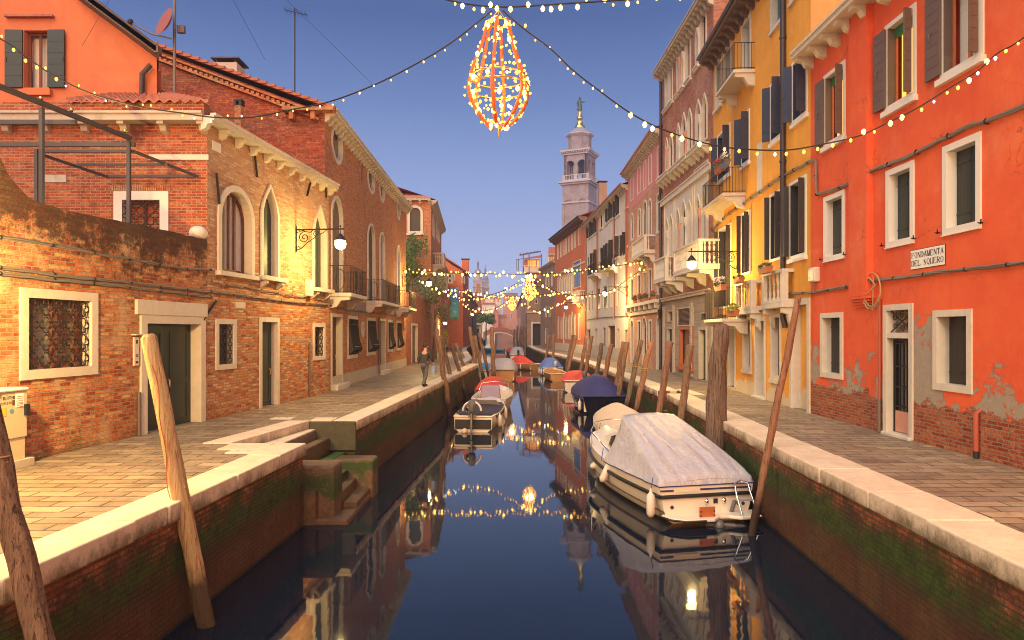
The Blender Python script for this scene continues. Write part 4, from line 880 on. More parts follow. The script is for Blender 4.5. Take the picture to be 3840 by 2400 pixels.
zz = V.z_(2755, 722, .4)
flower_box(V, V.s_(2715, .85) - .3, -.95, zz + .75, 'flower box with crimson blossoms on the upper iron balcony', .7, ('petal_red', 'petal_pink'))
flower_box(V, V.s_(2715, .85) + .5, -.95, zz + .75, 'dark flower box with pink blossoms on the upper iron balcony', .7, ('petal_pink', 'petal_white'), box='motor_grey')
# --- gothic palace
GH = House('gothic_palace', 'brick gothic palace with pointed white stone windows and two stone balconies', 'house', (8.9, 39.4), (9.0, 29.9), 17.0, 10, 'brick_gothic')
R = GH.R
def gw(lst, kind='ogee', fill='glass', fmt='dark_green', fw=.12, dep=.16, label=None, fmat='istrian'):
    for u0, u1, vt, vb in lst: GH.win(R(u0, u1, vt, vb), kind, fw, .05, dep, fmat, fill, fmt, label=label)
gw([(2495, 2508, 245, 420), (2509, 2524, 230, 405), (2539, 2555, 175, 360), (2557, 2571, 143, 340), (2573, 2592, 116, 318), (2609, 2627, 53, 264), (2630, 2652, 20, 235)], fill='glass', dep=.12)
gw([(2496, 2507, 521, 668), (2509, 2526, 508, 656), (2538, 2552, 468, 632), (2556, 2576, 432, 612), (2579, 2597, 415, 592), (2609, 2631, 383, 562), (2633, 2654, 359, 541)], fill='glass', dep=.12)
GH2 = [(2497, 2510, 818, 968), (2512, 2527, 806, 962), (2537, 2554, 785, 950), (2556, 2577, 753, 935), (2580, 2596, 752, 925), (2609, 2630, 732, 912), (2633, 2653, 716, 905)]
# white stone panels behind the first-floor windows
for a, b, v0, v1 in ((2494, 2530, 755, 975), (2534, 2600, 715, 960), (2606, 2657, 640, 925)):
    r = R(a, b, v0, v1); GH.holes.append(('rect', inset(r, .02))); c = House.__new__(House); c.W, c.e, c.z0, c.z1, c.d, c.mat, c.holes = GH.W, GH.e, r[2], r[3], .1, 'istrian', []
    ws = [w for w in GH2 if a < w[0] < b]
    m = MB(); t_ = .06
    for x0, x1, z0, z1 in ((r[0], r[1], r[2], r[2] + t_), (r[0], r[1], r[3] - t_, r[3]), (r[0], r[0] + t_, r[2] + t_, r[3] - t_), (r[1] - t_, r[1], r[2] + t_, r[3] - t_)): m.box(x0, x1, -.07, .02, z0, z1)
    hs = [('ogee', inset(R(*w), .06)) for w in ws]; xs = sorted({r[0], r[1]} | {q for k, h in hs for q in h[:2]}); zs = sorted({r[2], r[3]} | {q for k, h in hs for q in h[2:]})
    for i in range(len(xs) - 1):
        for j in range(len(zs) - 1):
            X, Z = (xs[i] + xs[i + 1]) / 2, (zs[j] + zs[j + 1]) / 2
            if not any(h[0] < X < h[1] and h[2] < Z < h[3] for k, h in hs): m.add([(xs[i], -.03, zs[j]), (xs[i + 1], -.03, zs[j]), (xs[i + 1], -.03, zs[j + 1]), (xs[i], -.03, zs[j + 1])], [(0, 1, 2, 3)])
    for k, h in hs:
        p = prof(k, h)[0][1:-1]
        for q, w in zip(p, p[1:]): m.add([(q[0], -.03, q[1]), (w[0], -.03, w[1]), (w[0], -.03, h[3]), (q[0], -.03, h[3])], [(0, 1, 2, 3)])
    GH.obj(m, 'stone_panel', 'istrian')
for w in GH2: GH.win(R(*w), 'ogee', .1, .07, .12, 'istrian', 'glass'); GH.holes.pop()
# columns between paired lights
def col(u, v0, v1, mat='istrian'):
    x, z1, z0 = GH.W.s_(u), GH.W.z_(u, v0), GH.W.z_(u, v1); m = MB(); m.lathe([(.13, 0), (.13, .12), (.09, .2), (.08, z1 - z0 - .45), (.1, z1 - z0 - .42), (.09, z1 - z0 - .38), (.15, z1 - z0 - .12), (.17, z1 - z0)], (x, -.06, z0), 10); return GH.obj(m, 'column', mat)
for u, a, b, mt in ((2556, 215, 345, 'salmon_stucco'), (2572, 195, 328, 'istrian'), (2628.5, 105, 250, 'istrian'), (2554, 520, 628, 'istrian'), (2577.5, 495, 605, 'salmon_stucco'), (2632, 430, 555, 'istrian'), (2508.5, 560, 665, 'salmon_stucco'), (2555, 838, 950, 'salmon_stucco'), (2578.5, 815, 935, 'istrian'), (2511, 865, 966, 'istrian'), (2631.5, 782, 912, 'salmon_stucco')): col(u, a, b, mt)
def band(u0, u1, v, h=.2, pr=.25, mat='istrian', br=0, nm='string_course'):
    x0, x1, z = GH.W.s_(u0), GH.W.s_(u1), GH.W.z_(u0, v); m = MB(); m.box(x0, x1, -pr, .01, z - h / 2, z + h / 2); m.box(x0, x1, -pr - .06, -pr + .05, z + h / 2 + .001, z + h / 2 + .06)
    for k in range(br): x = x0 + .15 + (x1 - x0 - .3) * k / max(1, br - 1); m.prismx([(0, z - h / 2 - .35), (-pr * .8, z - h / 2 - .1), (-pr * .8, z - h / 2 - .002), (0, z - h / 2 - .002)], x - .09, x + .09)
    return GH.obj(m, nm, mat)
band(2482, 2672, 772, .26, .16); band(2487, 2530, 685, .16, .4, br=4, nm='window_ledge'); band(2532, 2600, 650, .16, .4, br=5, nm='window_ledge'); band(2604, 2660, 588, .16, .4, br=4, nm='window_ledge')
for a, b, v in ((2490, 2526, 428), (2536, 2594, 370), (2606, 2654, 272)): band(a, b, v, .12, .1, nm='window_ledge')
zB = 4.55
stone_balcony(GH, GH.W.s_(2487, .4), GH.W.s_(2534, .4), GH.W.z_(2487, 1046, .9) , .95, 1.15, label='smaller carved stone balcony of the gothic palace')
stone_balcony(GH, GH.W.s_(2565, .4), GH.W.s_(2668, .4), GH.W.z_(2560, 1018, .9), .95, 1.15, label='larger carved stone balcony of the gothic palace')
# ground floor in stone with shop front
a, b = GH.W.s_(2490), GH.W.s_(2676); zt = GH.W.z_(2640, 1105)
for k in (0, 2, 5, 8):
    x = a + (b - a) * k / 8; m = MB()
    for z in range(9): w = .26 if z % 2 else .34; m.box(x - w / 2, x + w / 2, -.07, .0, .1 + z * .4, .49 + z * .4)
    GH.obj(m, 'pilaster', 'istrian_old')
band(2490, 2676, 1098 + 30, .14, .18, 'istrian_old')
GH.win(R(2503, 2523, 1165, 1208), fw=.07, fill='glass', fmat='istrian_old'); GH.door(R(2502, 2524, 1226, 1393), fw=.12, dep=.16, fmat='istrian_old', leaf='dark_shutter', label='narrow dark door below the small grille')
fo, inn = GH.win(R(2541, 2601, 1156, 1224), fw=.06, dep=.2, fill=None, fmat='istrian_old', name='vent', label='wide brown louvre above the shop window')
m = MB()
for k in range(14): z = inn[2] + (inn[3] - inn[2]) * (k + .5) / 14; m.box(inn[0], inn[1], .02, .1, z - .02, z + .018)
m.obj('louvre', 'soffit_wood', fo); MB().box(inn[0], inn[1], .14, .18, inn[2], inn[3]).obj('backing', 'ink', fo)
fo, inn = GH.win(R(2548, 2600, 1226, 1372), fw=.14, dep=.16, fill=None, fmat='rust_wood', name='shop_window', label='shop window in orange wood frame', sill=(.1, .2, .14)); MB().box(inn[0], inn[1], .2, .24, inn[2], inn[3]).obj('pane', 'pane_grey', fo)
GH.door(R(2621, 2652, 1226, 1420), fw=.14, dep=.22, fmat='istrian_old', leaf='green_door', label='door with deep stone jamb beside the shop window')
fo, inn = GH.win(R(2632, 2652, 1172, 1206), fw=.06, fill='glass', fmat='istrian_old'); GH.grille(fo, inn)
GH.eaves(17.0, .55, .14, .5, .2, .4, 'istrian_old', gut=None); GH.roof(17.15, .5, .36, run=5, tiles=False); GH.build()
x = .12; GH.pipe([(x, -.12, .1), (x, -.12, 9.5), (x - .2, -.14, 10.0), (x, -.12, 10.5), (x, -.12, 17)], .075, 'pipe_dark')
cable(GH.W, [(2484, 1122), (2540, 1110), (2600, 1098), (2676, 1088)], 'cable bundle above the gothic palace shop front', n=3, r=.02)
t = thing('wall_lantern', 'small black wrought iron lantern beside the arched doorway', 'lantern', GH.W.w(.35, 0, 3.1), GH.W.rz)
MB().tube([(-.5, -.1, .75), (.6, -.1, .75)], .015, 5).obj('bracket', 'iron', t); m = MB(); m.lathe([(.02, .7), (.03, .5), (.16, .38), (.13, .36), (.08, .0), (.03, -.08)], (.1, -.25, 0), 6, False); m.obj('lamp_body', 'iron', t)
# --- brick and pink house
PH = House('pink_brick_house', 'tall brick and pink stucco house with arched windows and flower pots', 'house', (9.0, 51.2), (8.9, 39.4), 13.9, 10, 'brick_pink')
R = PH.R
for w in ((2366, 2376, 656, 759), (2391, 2403, 633, 735), (2413, 2424, 610, 718), (2433, 2445, 590, 698), (2465, 2477, 555, 672)): PH.win(R(*w), fw=.11, dep=.10, fmt='green_door')
for w in ((2366, 2376, 803, 906), (2392, 2404, 785, 895), (2411, 2427, 757, 893), (2431, 2444, 750, 890), (2463, 2477, 728, 880)): PH.win(R(*w), 'arch', .12, dep=.10, fill='glass', fmt='dark_shutter')
for w in ((2366, 2376, 1043, 1132), (2392, 2403, 1030, 1128), (2413, 2424, 1020, 1124), (2433, 2445, 1010, 1120), (2465, 2476, 1000, 1108)): PH.win(R(*w), fw=.1, dep=.10, fill='glass')
for w in ((2365, 2378, 1195, 1354), (2409, 2426, 1185, 1366), (2462, 2480, 1183, 1385)): PH.door((*R(*w)[:2], 0, R(*w)[3]), fw=.14, dep=.16, kind='arch', leaf='door_wood', fmat='istrian')
for w in ((2391, 2404, 1200, 1300), (2433, 2446, 1198, 1310)): PH.win(R(*w), fw=.13, dep=.10, fmt='dark_shutter')
PH.eaves(13.9, .5, .14, .5, .2, .35, 'istrian_old', gut='copper_pipe'); PH.roof(14.05, .5, .36, run=5, tiles=False)
m = MB(); z = PH.W.z_(2366, 775); m.box(.01, PH.W.L - .01, -.012, 0, z, 13.89)
PH.build()
stone_balcony(PH, PH.W.s_(2385, .4), PH.W.s_(2433, .4), PH.W.z_(2400, 958, .5), .7, 1.0, label='stone balcony of the pink brick house')
for i, (u, v) in enumerate(((2396, 1134), (2417, 1131), (2437, 1128), (2466, 1122))):
    x, _, z = PH.W.pt(u, v); flower_box(PH.W, x, -.28, z - .05, ['red flower pot closest to the white house on the pink brick ledge', 'second red flower pot counting from the white house', 'third red flower pot counting from the white house', 'red flower pot closest to the brown drainpipe on the ledge'][i], .55, ('petal_red',), name='flower_pot', hgt=.3)
m = MB(); x0, x1, z = PH.W.s_(2364), PH.W.s_(2480), PH.W.z_(2396, 1140); m.box(x0, x1, -.4, 0, z - .2, z); m.box(x0, x1, -.15, 0, z - .75, z - .55)
for k in range(7): x = x0 + .3 + (x1 - x0 - .6) * k / 6; m.box(x - .1, x + .1, -.35, 0, z - .5, z - .201)
PH.obj(m, 'window_ledge', 'istrian'); z = PH.W.z_(2366, 768); PH.obj(MB().box(.01, PH.W.L - .01, -.012, 0, 11.2, 13.88), 'pink_render', 'pink_stucco')
for (u0, u1, vt, vb) in ((2366, 2376, 656, 759),): pass
cable(PH.W, [(2357, 1160), (2400, 1158), (2440, 1148), (2484, 1144)], 'cable bundle on the pink brick house', n=3, r=.02)
# --- white house
WH = House('white_house', 'long white stucco house with dark shutters and copper drainpipes', 'house', (8.2, 71.6), (9.0, 51.2), 13.2, 10, 'white_stucco')
R = WH.R
for i, w in enumerate(((2208, 2224, 843, 896), (2228, 2240, 822, 880), (2250, 2260, 800, 862), (2269, 2278, 784, 846), (2280, 2299, 770, 834), (2309, 2324, 742, 816), (2345, 2356, 712, 786))): WH.win(R(*w), fw=.1, dep=.10, fmt='dark_shutter', fill='closed' if i not in (2, 3) else 'curtain', open_=None if i in (2, 3, 6) else ('dark_shutter', 25, 85, .32, 1), sill=(.1, .1, .08))
for i, w in enumerate(((2203, 2211, 964, 1023), (2221, 2241, 946, 1030), (2248, 2260, 931, 1013), (2263, 2277, 925, 1008), (2280, 2299, 908, 1010), (2305, 2323, 893, 972), (2335, 2352, 877, 963))): WH.win(R(*w), fw=.1, dep=.10, fill='closed', open_=('dark_shutter', 25, 85, .32, 1) if i not in (0, 2) else None, sill=(.1, .1, .08))
for w in ((2206, 2213, 1096, 1168), (2219, 2226, 1090, 1166), (2237, 2252, 1082, 1162), (2262, 2279, 1075, 1158), (2290, 2298, 1066, 1155), (2313, 2322, 1060, 1152)): WH.win(R(*w), fw=.1, dep=.10, fill='closed' if w[0] > 2230 and w[0] < 2270 else 'glass')
for u0, u1, v in ((2217, 2243, 1036), (2268, 2303, 1016)): iron_balcony(WH, WH.W.s_(u0, .3), WH.W.s_(u1, .3), WH.W.z_(u0, v, .3), .7, .95, label='rounded iron balcony on the white house')
for i, w in enumerate(((2188, 2196, 1210, 1320), (2203, 2216, 1232, 1326), (2232, 2241, 1230, 1325), (2262, 2273, 1226, 1330), (2281, 2309, 1218, 1336), (2316, 2325, 1230, 1340), (2345, 2355, 1232, 1350))):
    r = R(*w); (WH.door((r[0], r[1], 0, r[3]), fw=.12, dep=.2, fmat='istrian_old', leaf='door_wood' if i != 2 else 'lead') if i in (1, 2, 4, 6) else WH.win((r[0], r[1], .9, r[3]), fw=.12, dep=.10, fmat='istrian_old', fill='glass'))
WH.eaves(13.2, .5, .14, .45, .18, .3, 'istrian_old', gut='copper_pipe'); WH.roof(13.35, .5, .36, run=5, tiles=False); WH.build()
for u in (2357.5, 2306, 2243.5, 2200): x = min(WH.W.L - .15, max(.12, WH.W.s_(u))); WH.pipe([(x, -.1, 3.4 if u > 2210 else .1), (x, -.1, 13.1)], .075, 'copper_pipe')
WH.obj(MB().box(.02, WH.W.L - .02, -.03, 0, -.2, 1.0), 'plinth', 'istrian_old'); WH.obj(MB().box(.02, WH.W.L - .02, -.06, 0, 8.62, 8.8), 'string_course', 'istrian')
cable(WH.W, [(2200, 1200), (2245, 1192), (2300, 1188), (2356, 1185)], 'cable bundle above the ground floor of the white house', n=3, r=.02)
# --- orange house with arcades
OH = House('orange_arcade_house', 'orange stucco house with rows of slim arched windows and deep eaves', 'house', (6.2, 90), (8.2, 71.6), 14.2, 9, 'orange_stucco')
R = OH.R
for w in ((2090, 2095, 920, 975), (2101, 2107, 913, 968), (2111, 2117, 906, 960), (2121, 2126, 898, 955), (2132, 2138, 889, 947), (2143, 2148, 880, 940), (2153, 2159, 871, 932), (2169, 2176, 856, 922)): OH.win(R(*w), fw=.14, dep=.10, fill='glass')
for k in range(9): u = 2091 + k * 6.4; OH.win(R(u, u + 5.6, 1040 - k * 2.2, 1105), 'arch', .12, dep=.10, fill='glass')
fo, inn = OH.win(R(2148, 2178, 985, 1085), fw=.12, dep=.10, fill='glass', label='dark glazed bay of the orange arcade house')
for w, k in (((2092, 2097, 1185, 1264), 'w'), ((2103, 2109, 1190, 1264), 'w'), ((2112, 2119, 1172, 1305), 'd'), ((2121, 2127, 1188, 1265), 'w'), ((2132, 2138, 1180, 1266), 'w'), ((2141, 2149, 1168, 1308), 'd'), ((2153, 2159, 1178, 1268), 'w'), ((2169, 2176, 1175, 1268), 'w')):
    r = R(*w); OH.win((r[0], r[1], 1.4, r[3]), 'arch', .14, dep=.10, fill='glass') if k == 'w' else OH.door((r[0], r[1], 0, r[3]), fw=.14, dep=.10, kind='arch')
OH.eaves(14.2, .8, .2, .4, .16, .5, 'soffit_wood', gut='gutter_dark'); OH.roof(14.4, .8, .36, run=5.4); OH.build()
OH.obj(MB().box(.1, OH.W.L - .1, -.05, 0, 9.6, 9.8), 'string_course', 'istrian'); OH.obj(MB().box(.02, OH.W.L - .02, -.04, 0, -.2, .9), 'plinth', 'istrian')
stone_balcony(OH, OH.W.s_(2158, .4), OH.W.s_(2184, .4), OH.W.z_(2158, 1128, .5), .8, 1.0, label='long stone balcony of the orange arcade house')
OH.chimney(OH.W.s_(2174) , 2.5, 14, 18.6, .85, 'brown_stucco')
# ================= left bank =================
# --- corner house (canal side wall runs from the corner at Y=17.6)
CA, CB = (-7.75, 17.6), (-6.72, 25.6)
CH = House('corner_house', 'low brick corner house with tall arched windows and tiled roof', 'house', CA, CB, 7.62, 7, 'brick_pale')
R = CH.R; U = CH.W
r = R(814, 951, 668, 1014); fo, inn = CH.win(r, 'arch', .17, .05, .28, 'istrian', None, bot=.02, label='big round arched window with wooden casements and white stone surround', sill=(.1, .16, .12))
s0, s1, z0, z1 = inn; zt = z1 - (s1 - s0) / 2
p, _ = prof('arch', inn); MB().add([(x, .27, z) for x, z in p], [tuple(range(len(p)))[::-1]]).obj('curtain', 'curtain', fo)
m = MB(); c = (s0 + s1) / 2
for x in (s0 + .03, s0 + (s1 - s0) * .32, c, s0 + (s1 - s0) * .68, s1 - .03): m.box(x - .035, x + .035, .2, .25, z0, zt + math.sqrt(max(0, ((s1 - s0) / 2) ** 2 - (x - c) ** 2)) - .01)
for k in range(10):
    a0, a1 = math.pi * k / 10, math.pi * (k + 1) / 10; rr = (s1 - s0) / 2 - .03; m.bar((c + rr * math.cos(a0), .225, zt + rr * math.sin(a0)), (c + rr * math.cos(a1), .225, zt + rr * math.sin(a1)), .06)
m.box(s0, s1, .201, .249, z0, z0 + .09); m.obj('sash', 'window_wood', fo)
for (a, b), (v0, v1), lb in (((975, 1045), (689, 1033), 'larger ogee window with closed green shutters'), ((1171, 1226), (766, 1078), 'smaller ogee window with closed green shutters')):
    r = R(a, b, v0, v1); zt_ = U.z_((a + b) / 2, v0); r = (r[0], r[1], r[2], zt_); CH.win(r, 'ogee', .14, .05, .26, 'istrian', 'closed', 'green_door', bot=.02, label=lb, sill=(.14, .26, .13, 1))
r = R(971, 1045, 1189, 1515); CH.door((r[0], r[1], -.02, r[3]), fw=.14, dep=.22, leaf='green_door', label='narrow green door of the corner house', step=(0, 0, .05))
for w, lb in (((807, 884, 1195, 1389), 'small ground floor window with iron grille'), ((1172.5, 1218, 1211, 1352), 'small window with yellowish leaded grille')):
    fo, inn = CH.win(R(*w), fw=.14, dep=.24, fill='dim' if w[0] > 1000 else 'glass', label=lb); CH.grille(fo, inn, .02, 'quatre', .24, .012)
for u, v0, v1, t_ in ((768, 785 - 0, 860, 0),): pass
for a, b in (((812, 648), (823, 765)), ((955, 575), (965, 665)), ((1165, 685), (1152, 735)), ((763, 1200), (812, 1128)), ((1222, 703), (1224, 742))):   # wall anchors of the tie rods
    p, q = U.pt(*a, .04), U.pt(*b, .04); CH.obj(MB().bar(p, q, .05, .035), 'tie_anchor', 'iron')
m = MB(); m.box(U.s_(795), U.s_(828), -.012, 0, U.z_(795, 560), U.z_(795, 525)); CH.obj(m, 'bare_plaque', 'white_trim')
m = MB(); m.box(U.s_(883), U.s_(919), -.012, 0, U.z_(883, 1155), U.z_(883, 1131)); CH.obj(m, 'bare_plaque', 'istrian')
x = U.s_(1157); CH.pipe([(x, -.05, 0), (x, -.05, 1.9)], .03, 'pipe_grey')
m = MB(); x = U.s_(1160, .1); CH.obj(MB().box(x - .14, x + .14, -.2, 0, U.z_(1160, 1112), U.z_(1160, 1052)), 'meter_box', 'white_plastic', bevel=.02)
CH.eaves(7.62, .36, .12, .78, .17, .24, 'istrian', x0=-.3, x1=CH.W.L + .1); CH.roof(7.74, .34, .42, run=3.6, hipl=3.2, per=.26); CH.build(mat='brick_pale', sidemat='brick_red')
CH.chimney(5.4, 2.1, 8.4, 9.95, .22, 'brick_orange', name='chimney')
# --- its gable side facing the camera
FH = House('garden_wing', 'brick wing of the corner house facing the walled garden', 'house', (-17, 17.6), (-7.75, 17.6), 7.62, 6, 'brick_red')
U2 = FH.W; R = FH.R
r = R(428, 633, 718, 900); fo, inn = FH.win(r, fw=.22, dep=.25, fmat='white_trim', fill='curtain', label='square window with white frame and looped iron grille above the garden wall'); FH.grille(fo, inn, -.02, 'quatre', .26, .014)
m = MB(); m.box(U2.s_(560), U2.s_(783), -.03, 0, U2.z_(0, 600), U2.z_(0, 580)); FH.obj(m, 'stone_strip', 'istrian'); m = MB(); m.box(U2.s_(158), U2.s_(250), -.02, 0, U2.z_(0, 684), U2.z_(0, 656)); FH.obj(m, 'stone_patch', 'istrian_old')
m = MB(); x0, x1 = U2.s_(418), U2.s_(640)
for k in range(26): x = x0 + (x1 - x0) * k / 26; m.box(x + .01, x + (x1 - x0) / 26 - .01, -.012, 0, U2.z_(0, 716), U2.z_(0, 692))
FH.obj(m, 'brick_lintel', 'brick_garden')
FH.eaves(7.62, .36, .16, 1.0, .17, .26, 'istrian_old', x0=0, x1=FH.W.L + .02); FH.obj(MB().box(0, FH.W.L, -.2, .3, 7.79, 8.12), 'parapet', 'brick_red')
FH.roof(8.13, .3, .42, x0=FH.W.s_(275), x1=FH.W.s_(800), run=3.6, hipr=3.2, per=.26); FH.build(sidemat='brick_red', rin=.75)
# --- orange house behind the wing
BH = House('orange_gable_house', 'orange stucco house with green shutters behind the brick wing', 'house', (-22, 19.4), (-9.98, 19.4), 8.4, 8, 'orange_stucco')
U3 = BH.W; zr = U3.z_(580, 205)
r = U3.R(85, 190, 108, 338); fo, inn = BH.win(r, fw=.06, dep=.22, fmat='orange_stucco', fill='curtain', sill=(.05, .12, .17), open_=('dark_green', 2, 2, .48), label='window with green shutters and white curtains'); fo.children[0].data.materials[0] = M['curtain']
BH.obj(MB().box(U3.s_(25), U3.s_(205), -.12, 0, U3.z_(0, 68), U3.z_(0, 60)), 'hood_mould', 'roof_tile')
fo2 = None
m = MB(); xr = BH.W.L; zl = U3.z_(0, -10) 
pl = [(0, 8.4), (xr, 8.4), (xr, zr), (U3.s_(310), U3.z_(310, 0)), (U3.s_(150), U3.z_(310, -190)), (0, U3.z_(310, -100))]
for h in BH.holes: pass
# gabled front: wall with a window opening, raked top
h = BH.holes[0][1]
m.add([(0, 0, 8.0), (xr, 0, 8.0), (xr, 0, h[2]), (0, 0, h[2])], [(0, 1, 2, 3)]); m.add([(0, 0, h[2]), (h[0], 0, h[2]), (h[0], 0, h[3]), (0, 0, h[3])], [(0, 1, 2, 3)])
xk = xr - .02; m.add([(h[1], 0, h[2]), (xr, 0, h[2]), (xr, 0, min(zr, h[3])), (h[1], 0, h[3])], [(0, 1, 2, 3)])
m.add([(0, 0, h[3]), (h[1], 0, h[3]), (xr, 0, min(zr, h[3])), (xr, 0, zr), (U3.s_(310), 0, U3.z_(310, 0)), (U3.s_(150), 0, U3.z_(310, -190)), (0, 0, U3.z_(310, -100))], [(0, 1, 2, 3, 4, 5, 6)])
m.add([(xr, 0, 7.5), (xr - 3.4, 6, 7.5), (xr - 3.4, 6, zr), (xr, 0, zr)], [(0, 1, 2, 3)]); m.add([(0, .45, 7.5), (xr - .1, .45, 7.5), (xr - .1, .45, zr - .3), (0, .45, zr - .3)], [(0, 1, 2, 3)])
BH.obj(m, 'wall', 'orange_stucco')
A, B_, C = (xr + .25, zr - .2), (U3.s_(310), U3.z_(310, 0)), (U3.s_(150), U3.z_(310, -190))
m = MB()
for p, q in ((A, B_), (B_, C)): m.add([(p[0], -.35, p[1] + .05), (q[0], -.35, q[1] + .05), (q[0] - 3.4, 6, q[1] + .05), (p[0] - 3.4, 6, p[1] + .05), (p[0], -.35, p[1] + .22), (q[0], -.35, q[1] + .22), (q[0] - 3.4, 6, q[1] + .22), (p[0] - 3.4, 6, p[1] + .22)], [(0, 1, 2, 3), (7, 6, 5, 4), (0, 4, 5, 1), (0, 3, 7, 4)])
n_ = 40
for k in range(n_):
    f = k / n_; x, z = A[0] + (B_[0] - A[0]) * f, A[1] + (B_[1] - A[1]) * f; m.box(x - .13, x, -.42, -.2, z + .10, z + .30)
BH.obj(m, 'roof', 'soffit_wood')
BH.pipe([(xr - .1, -.15, zr - .35), (xr - .35, -.12, zr - .6), (xr - .38, -.1, zr - 1.9), (xr - .9, -.12, zr - 2.15)], .07, 'pipe_dark')
BH.obj(MB().tube([(xr - .9, -.12, zr - 2.15), (U3.s_(272), -.15, U3.z_(0, 392))], .06, 6), 'gutter', 'gutter_dark')
# --- garden wall with raked, weathered coping
GW = Wall((-10.9, -7.5), (-7.75, 17.6)); U = GW
t = thing('garden_wall', 'weathered brick garden wall darkening along its sloping top', 'wall', U.w(0, 0, 0), U.rz)
gh = House.__new__(House); gh.W, gh.e, gh.z0, gh.z1, gh.d, gh.mat, gh.holes = GW, t, -.3, 4.2, .35, 'brick_dark_top', []
r = U.R(71, 362, 1077, 1427); fo, inn = gh.win((r[0], r[1], r[2], r[3]), fw=.17, proud=.04, dep=.26, fmat='istrian', fill='curtain', label='large square window with white stone frame and looped iron grille'); gh.grille(fo, inn, .03, 'quatre', .30, .015)
m = MB(); s0, s1, z0, z1 = inn
for x in (s0 + .2, (s0 + s1) / 2, s1 - .2): m.box(x - .06, x + .06, .12, .17, z0, z1)
m.obj('sash', 'window_wood', fo)
r = U.R(519, 765, 1135, 1635); z1 = U.z_(521, 1123)
fo, inn = gh.door((r[0] + .04, r[1], -.02, z1 - .32), fw=.20, dep=.30, leaf='dark_green', two=True, label='wide black double door with white stone surround', step=(-.0, 0, .06), proud=.05)
MB().box(r[0] - .12, r[1] + .06, -.07, .3, z1 - .33, z1).obj('lintel', 'istrian', fo, bevel=.01)
MB().ball(((inn[0] + inn[1]) / 2 - .08, .2, 1.0), .035).obj('knob', 'chrome', fo)
prf = [(-700, 500), (0, 587), (32, 656), (58, 688), (106, 741), (175, 768), (300, 800), (455, 830), (624, 864), (790, 904)]
P = [(U.s_(u), U.z_(u, v)) for u, v in prf if u >= 0]; P = [(0, P[0][1] + .3)] + P; P[-1] = (U.L, P[-1][1])
gh.z1 = 3.7; w = None
m = MB(); xs = [p[0] for p in P]
L = U.L; H = gh.holes; X = sorted({0, L} | {q for k, h in H for q in h[:2]}); Z = sorted({-.3, gh.z1} | {q for k, h in H for q in h[2:]})
for i in range(len(X) - 1):
    for j in range(len(Z) - 1):
        cx_, cz_ = (X[i] + X[i + 1]) / 2, (Z[j] + Z[j + 1]) / 2
        if not any(h[0] < cx_ < h[1] and h[2] < cz_ < h[3] for k, h in H): m.add([(X[i], 0, Z[j]), (X[i + 1], 0, Z[j]), (X[i + 1], 0, Z[j + 1]), (X[i], 0, Z[j + 1])], [(0, 1, 2, 3)])
fp = []
for a, b in zip(P, P[1:]):
    k = max(1, int((b[0] - a[0]) / .12))
    for i in range(k): f = i / k; x = a[0] + (b[0] - a[0]) * f; fp.append((x, a[1] + (b[1] - a[1]) * f + .025 * mnoise.noise((x * 4, 0, 3)) + .02 * mnoise.noise((x * 11, 5, 3))))
fp.append(P[-1])
for a, b in zip(fp, fp[1:]): m.add([(a[0], 0, gh.z1), (b[0], 0, gh.z1), (b[0], 0, b[1]), (a[0], 0, a[1]), (a[0], .36, a[1] + .02), (b[0], .36, b[1] + .02), (b[0], .36, -.3), (a[0], .36, -.3)], [(0, 1, 2, 3), (3, 2, 5, 4), (4, 5, 6, 7)])
m.obj('wall', 'brick_dark_top', t)
x, y, z = U.pt(748, 875, -.15); b = thing('stone_ball', 'pale stone ball resting on the garden wall top', 'stone ball', U.w(x, .18, z), U.rz)
MB().ball((0, 0, 0), .23, 14, 10, .84).obj('ball', 'istrian', b); MB().lathe([(.12, -.30), (.10, -.18)], (0, 0, 0), 10).obj('base', 'istrian_old', b)
cable(U, [(-4239, -2), (-200, 868), (0, 890), (140, 912), (300, 936), (400, 957), (560, 985), (700, 1008), (789, 1012)], 'thin pale cable along the garden wall below its dark top', n=2, r=.02)
cable(U, [(-4239, 286), (-200, 975), (0, 1003), (150, 1022), (300, 1042), (450, 1055), (600, 1075), (789, 1094)], 'dark cable bundle along the garden wall over the window', n=3, r=.02)
cable(U, [(-4239, 382), (-200, 1000), (0, 1025), (150, 1043), (300, 1057), (440, 1072), (600, 1092), (789, 1112)], 'pale cable bundle just above the large window and black door', n=3, r=.02)
cable(CH.W, [(792, 1012), (795, 1058), (850, 1068), (960, 1082), (1080, 1105), (1236, 1128)], 'thin cable on the corner house below the arched windows', n=2, r=.014)
cable(CH.W, [(792, 1094), (900, 1108), (1020, 1122), (1130, 1136), (1236, 1144)], 'thick cable bundle crossing the corner house above its doors', n=4, r=.02)
t = thing('intercom', 'white intercom panel beside the black double door', 'intercom', U.w(*U.pt(497, 1372)[:2], U.z_(497, 1372)), U.rz)
MB().box(0, .17, -.04, 0, 0, .62).obj('panel', 'white_plastic', t, bevel=.01); MB().box(-.06, .3, -.12, 0, .66, .69).obj('hood', 'istrian', t); MB().box(.06, .11, -.045, -.039, .48, .56).obj('button', 'ink', t); MB().box(.05, .12, -.045, -.039, .05, .1).obj('button', 'ink', t); MB().ring((.085, -.043, .22), .03, .006).obj('lock', 'ink', t)
x = U.s_(512); pp = thing('drainpipe', 'short grey drainpipe beside the black door', 'pipe', U.w(x, -.06, 0), U.rz); MB().tube([(0, 0, 0), (0, 0, .95)], .035, 8).obj('pipe', 'pipe_grey', pp)
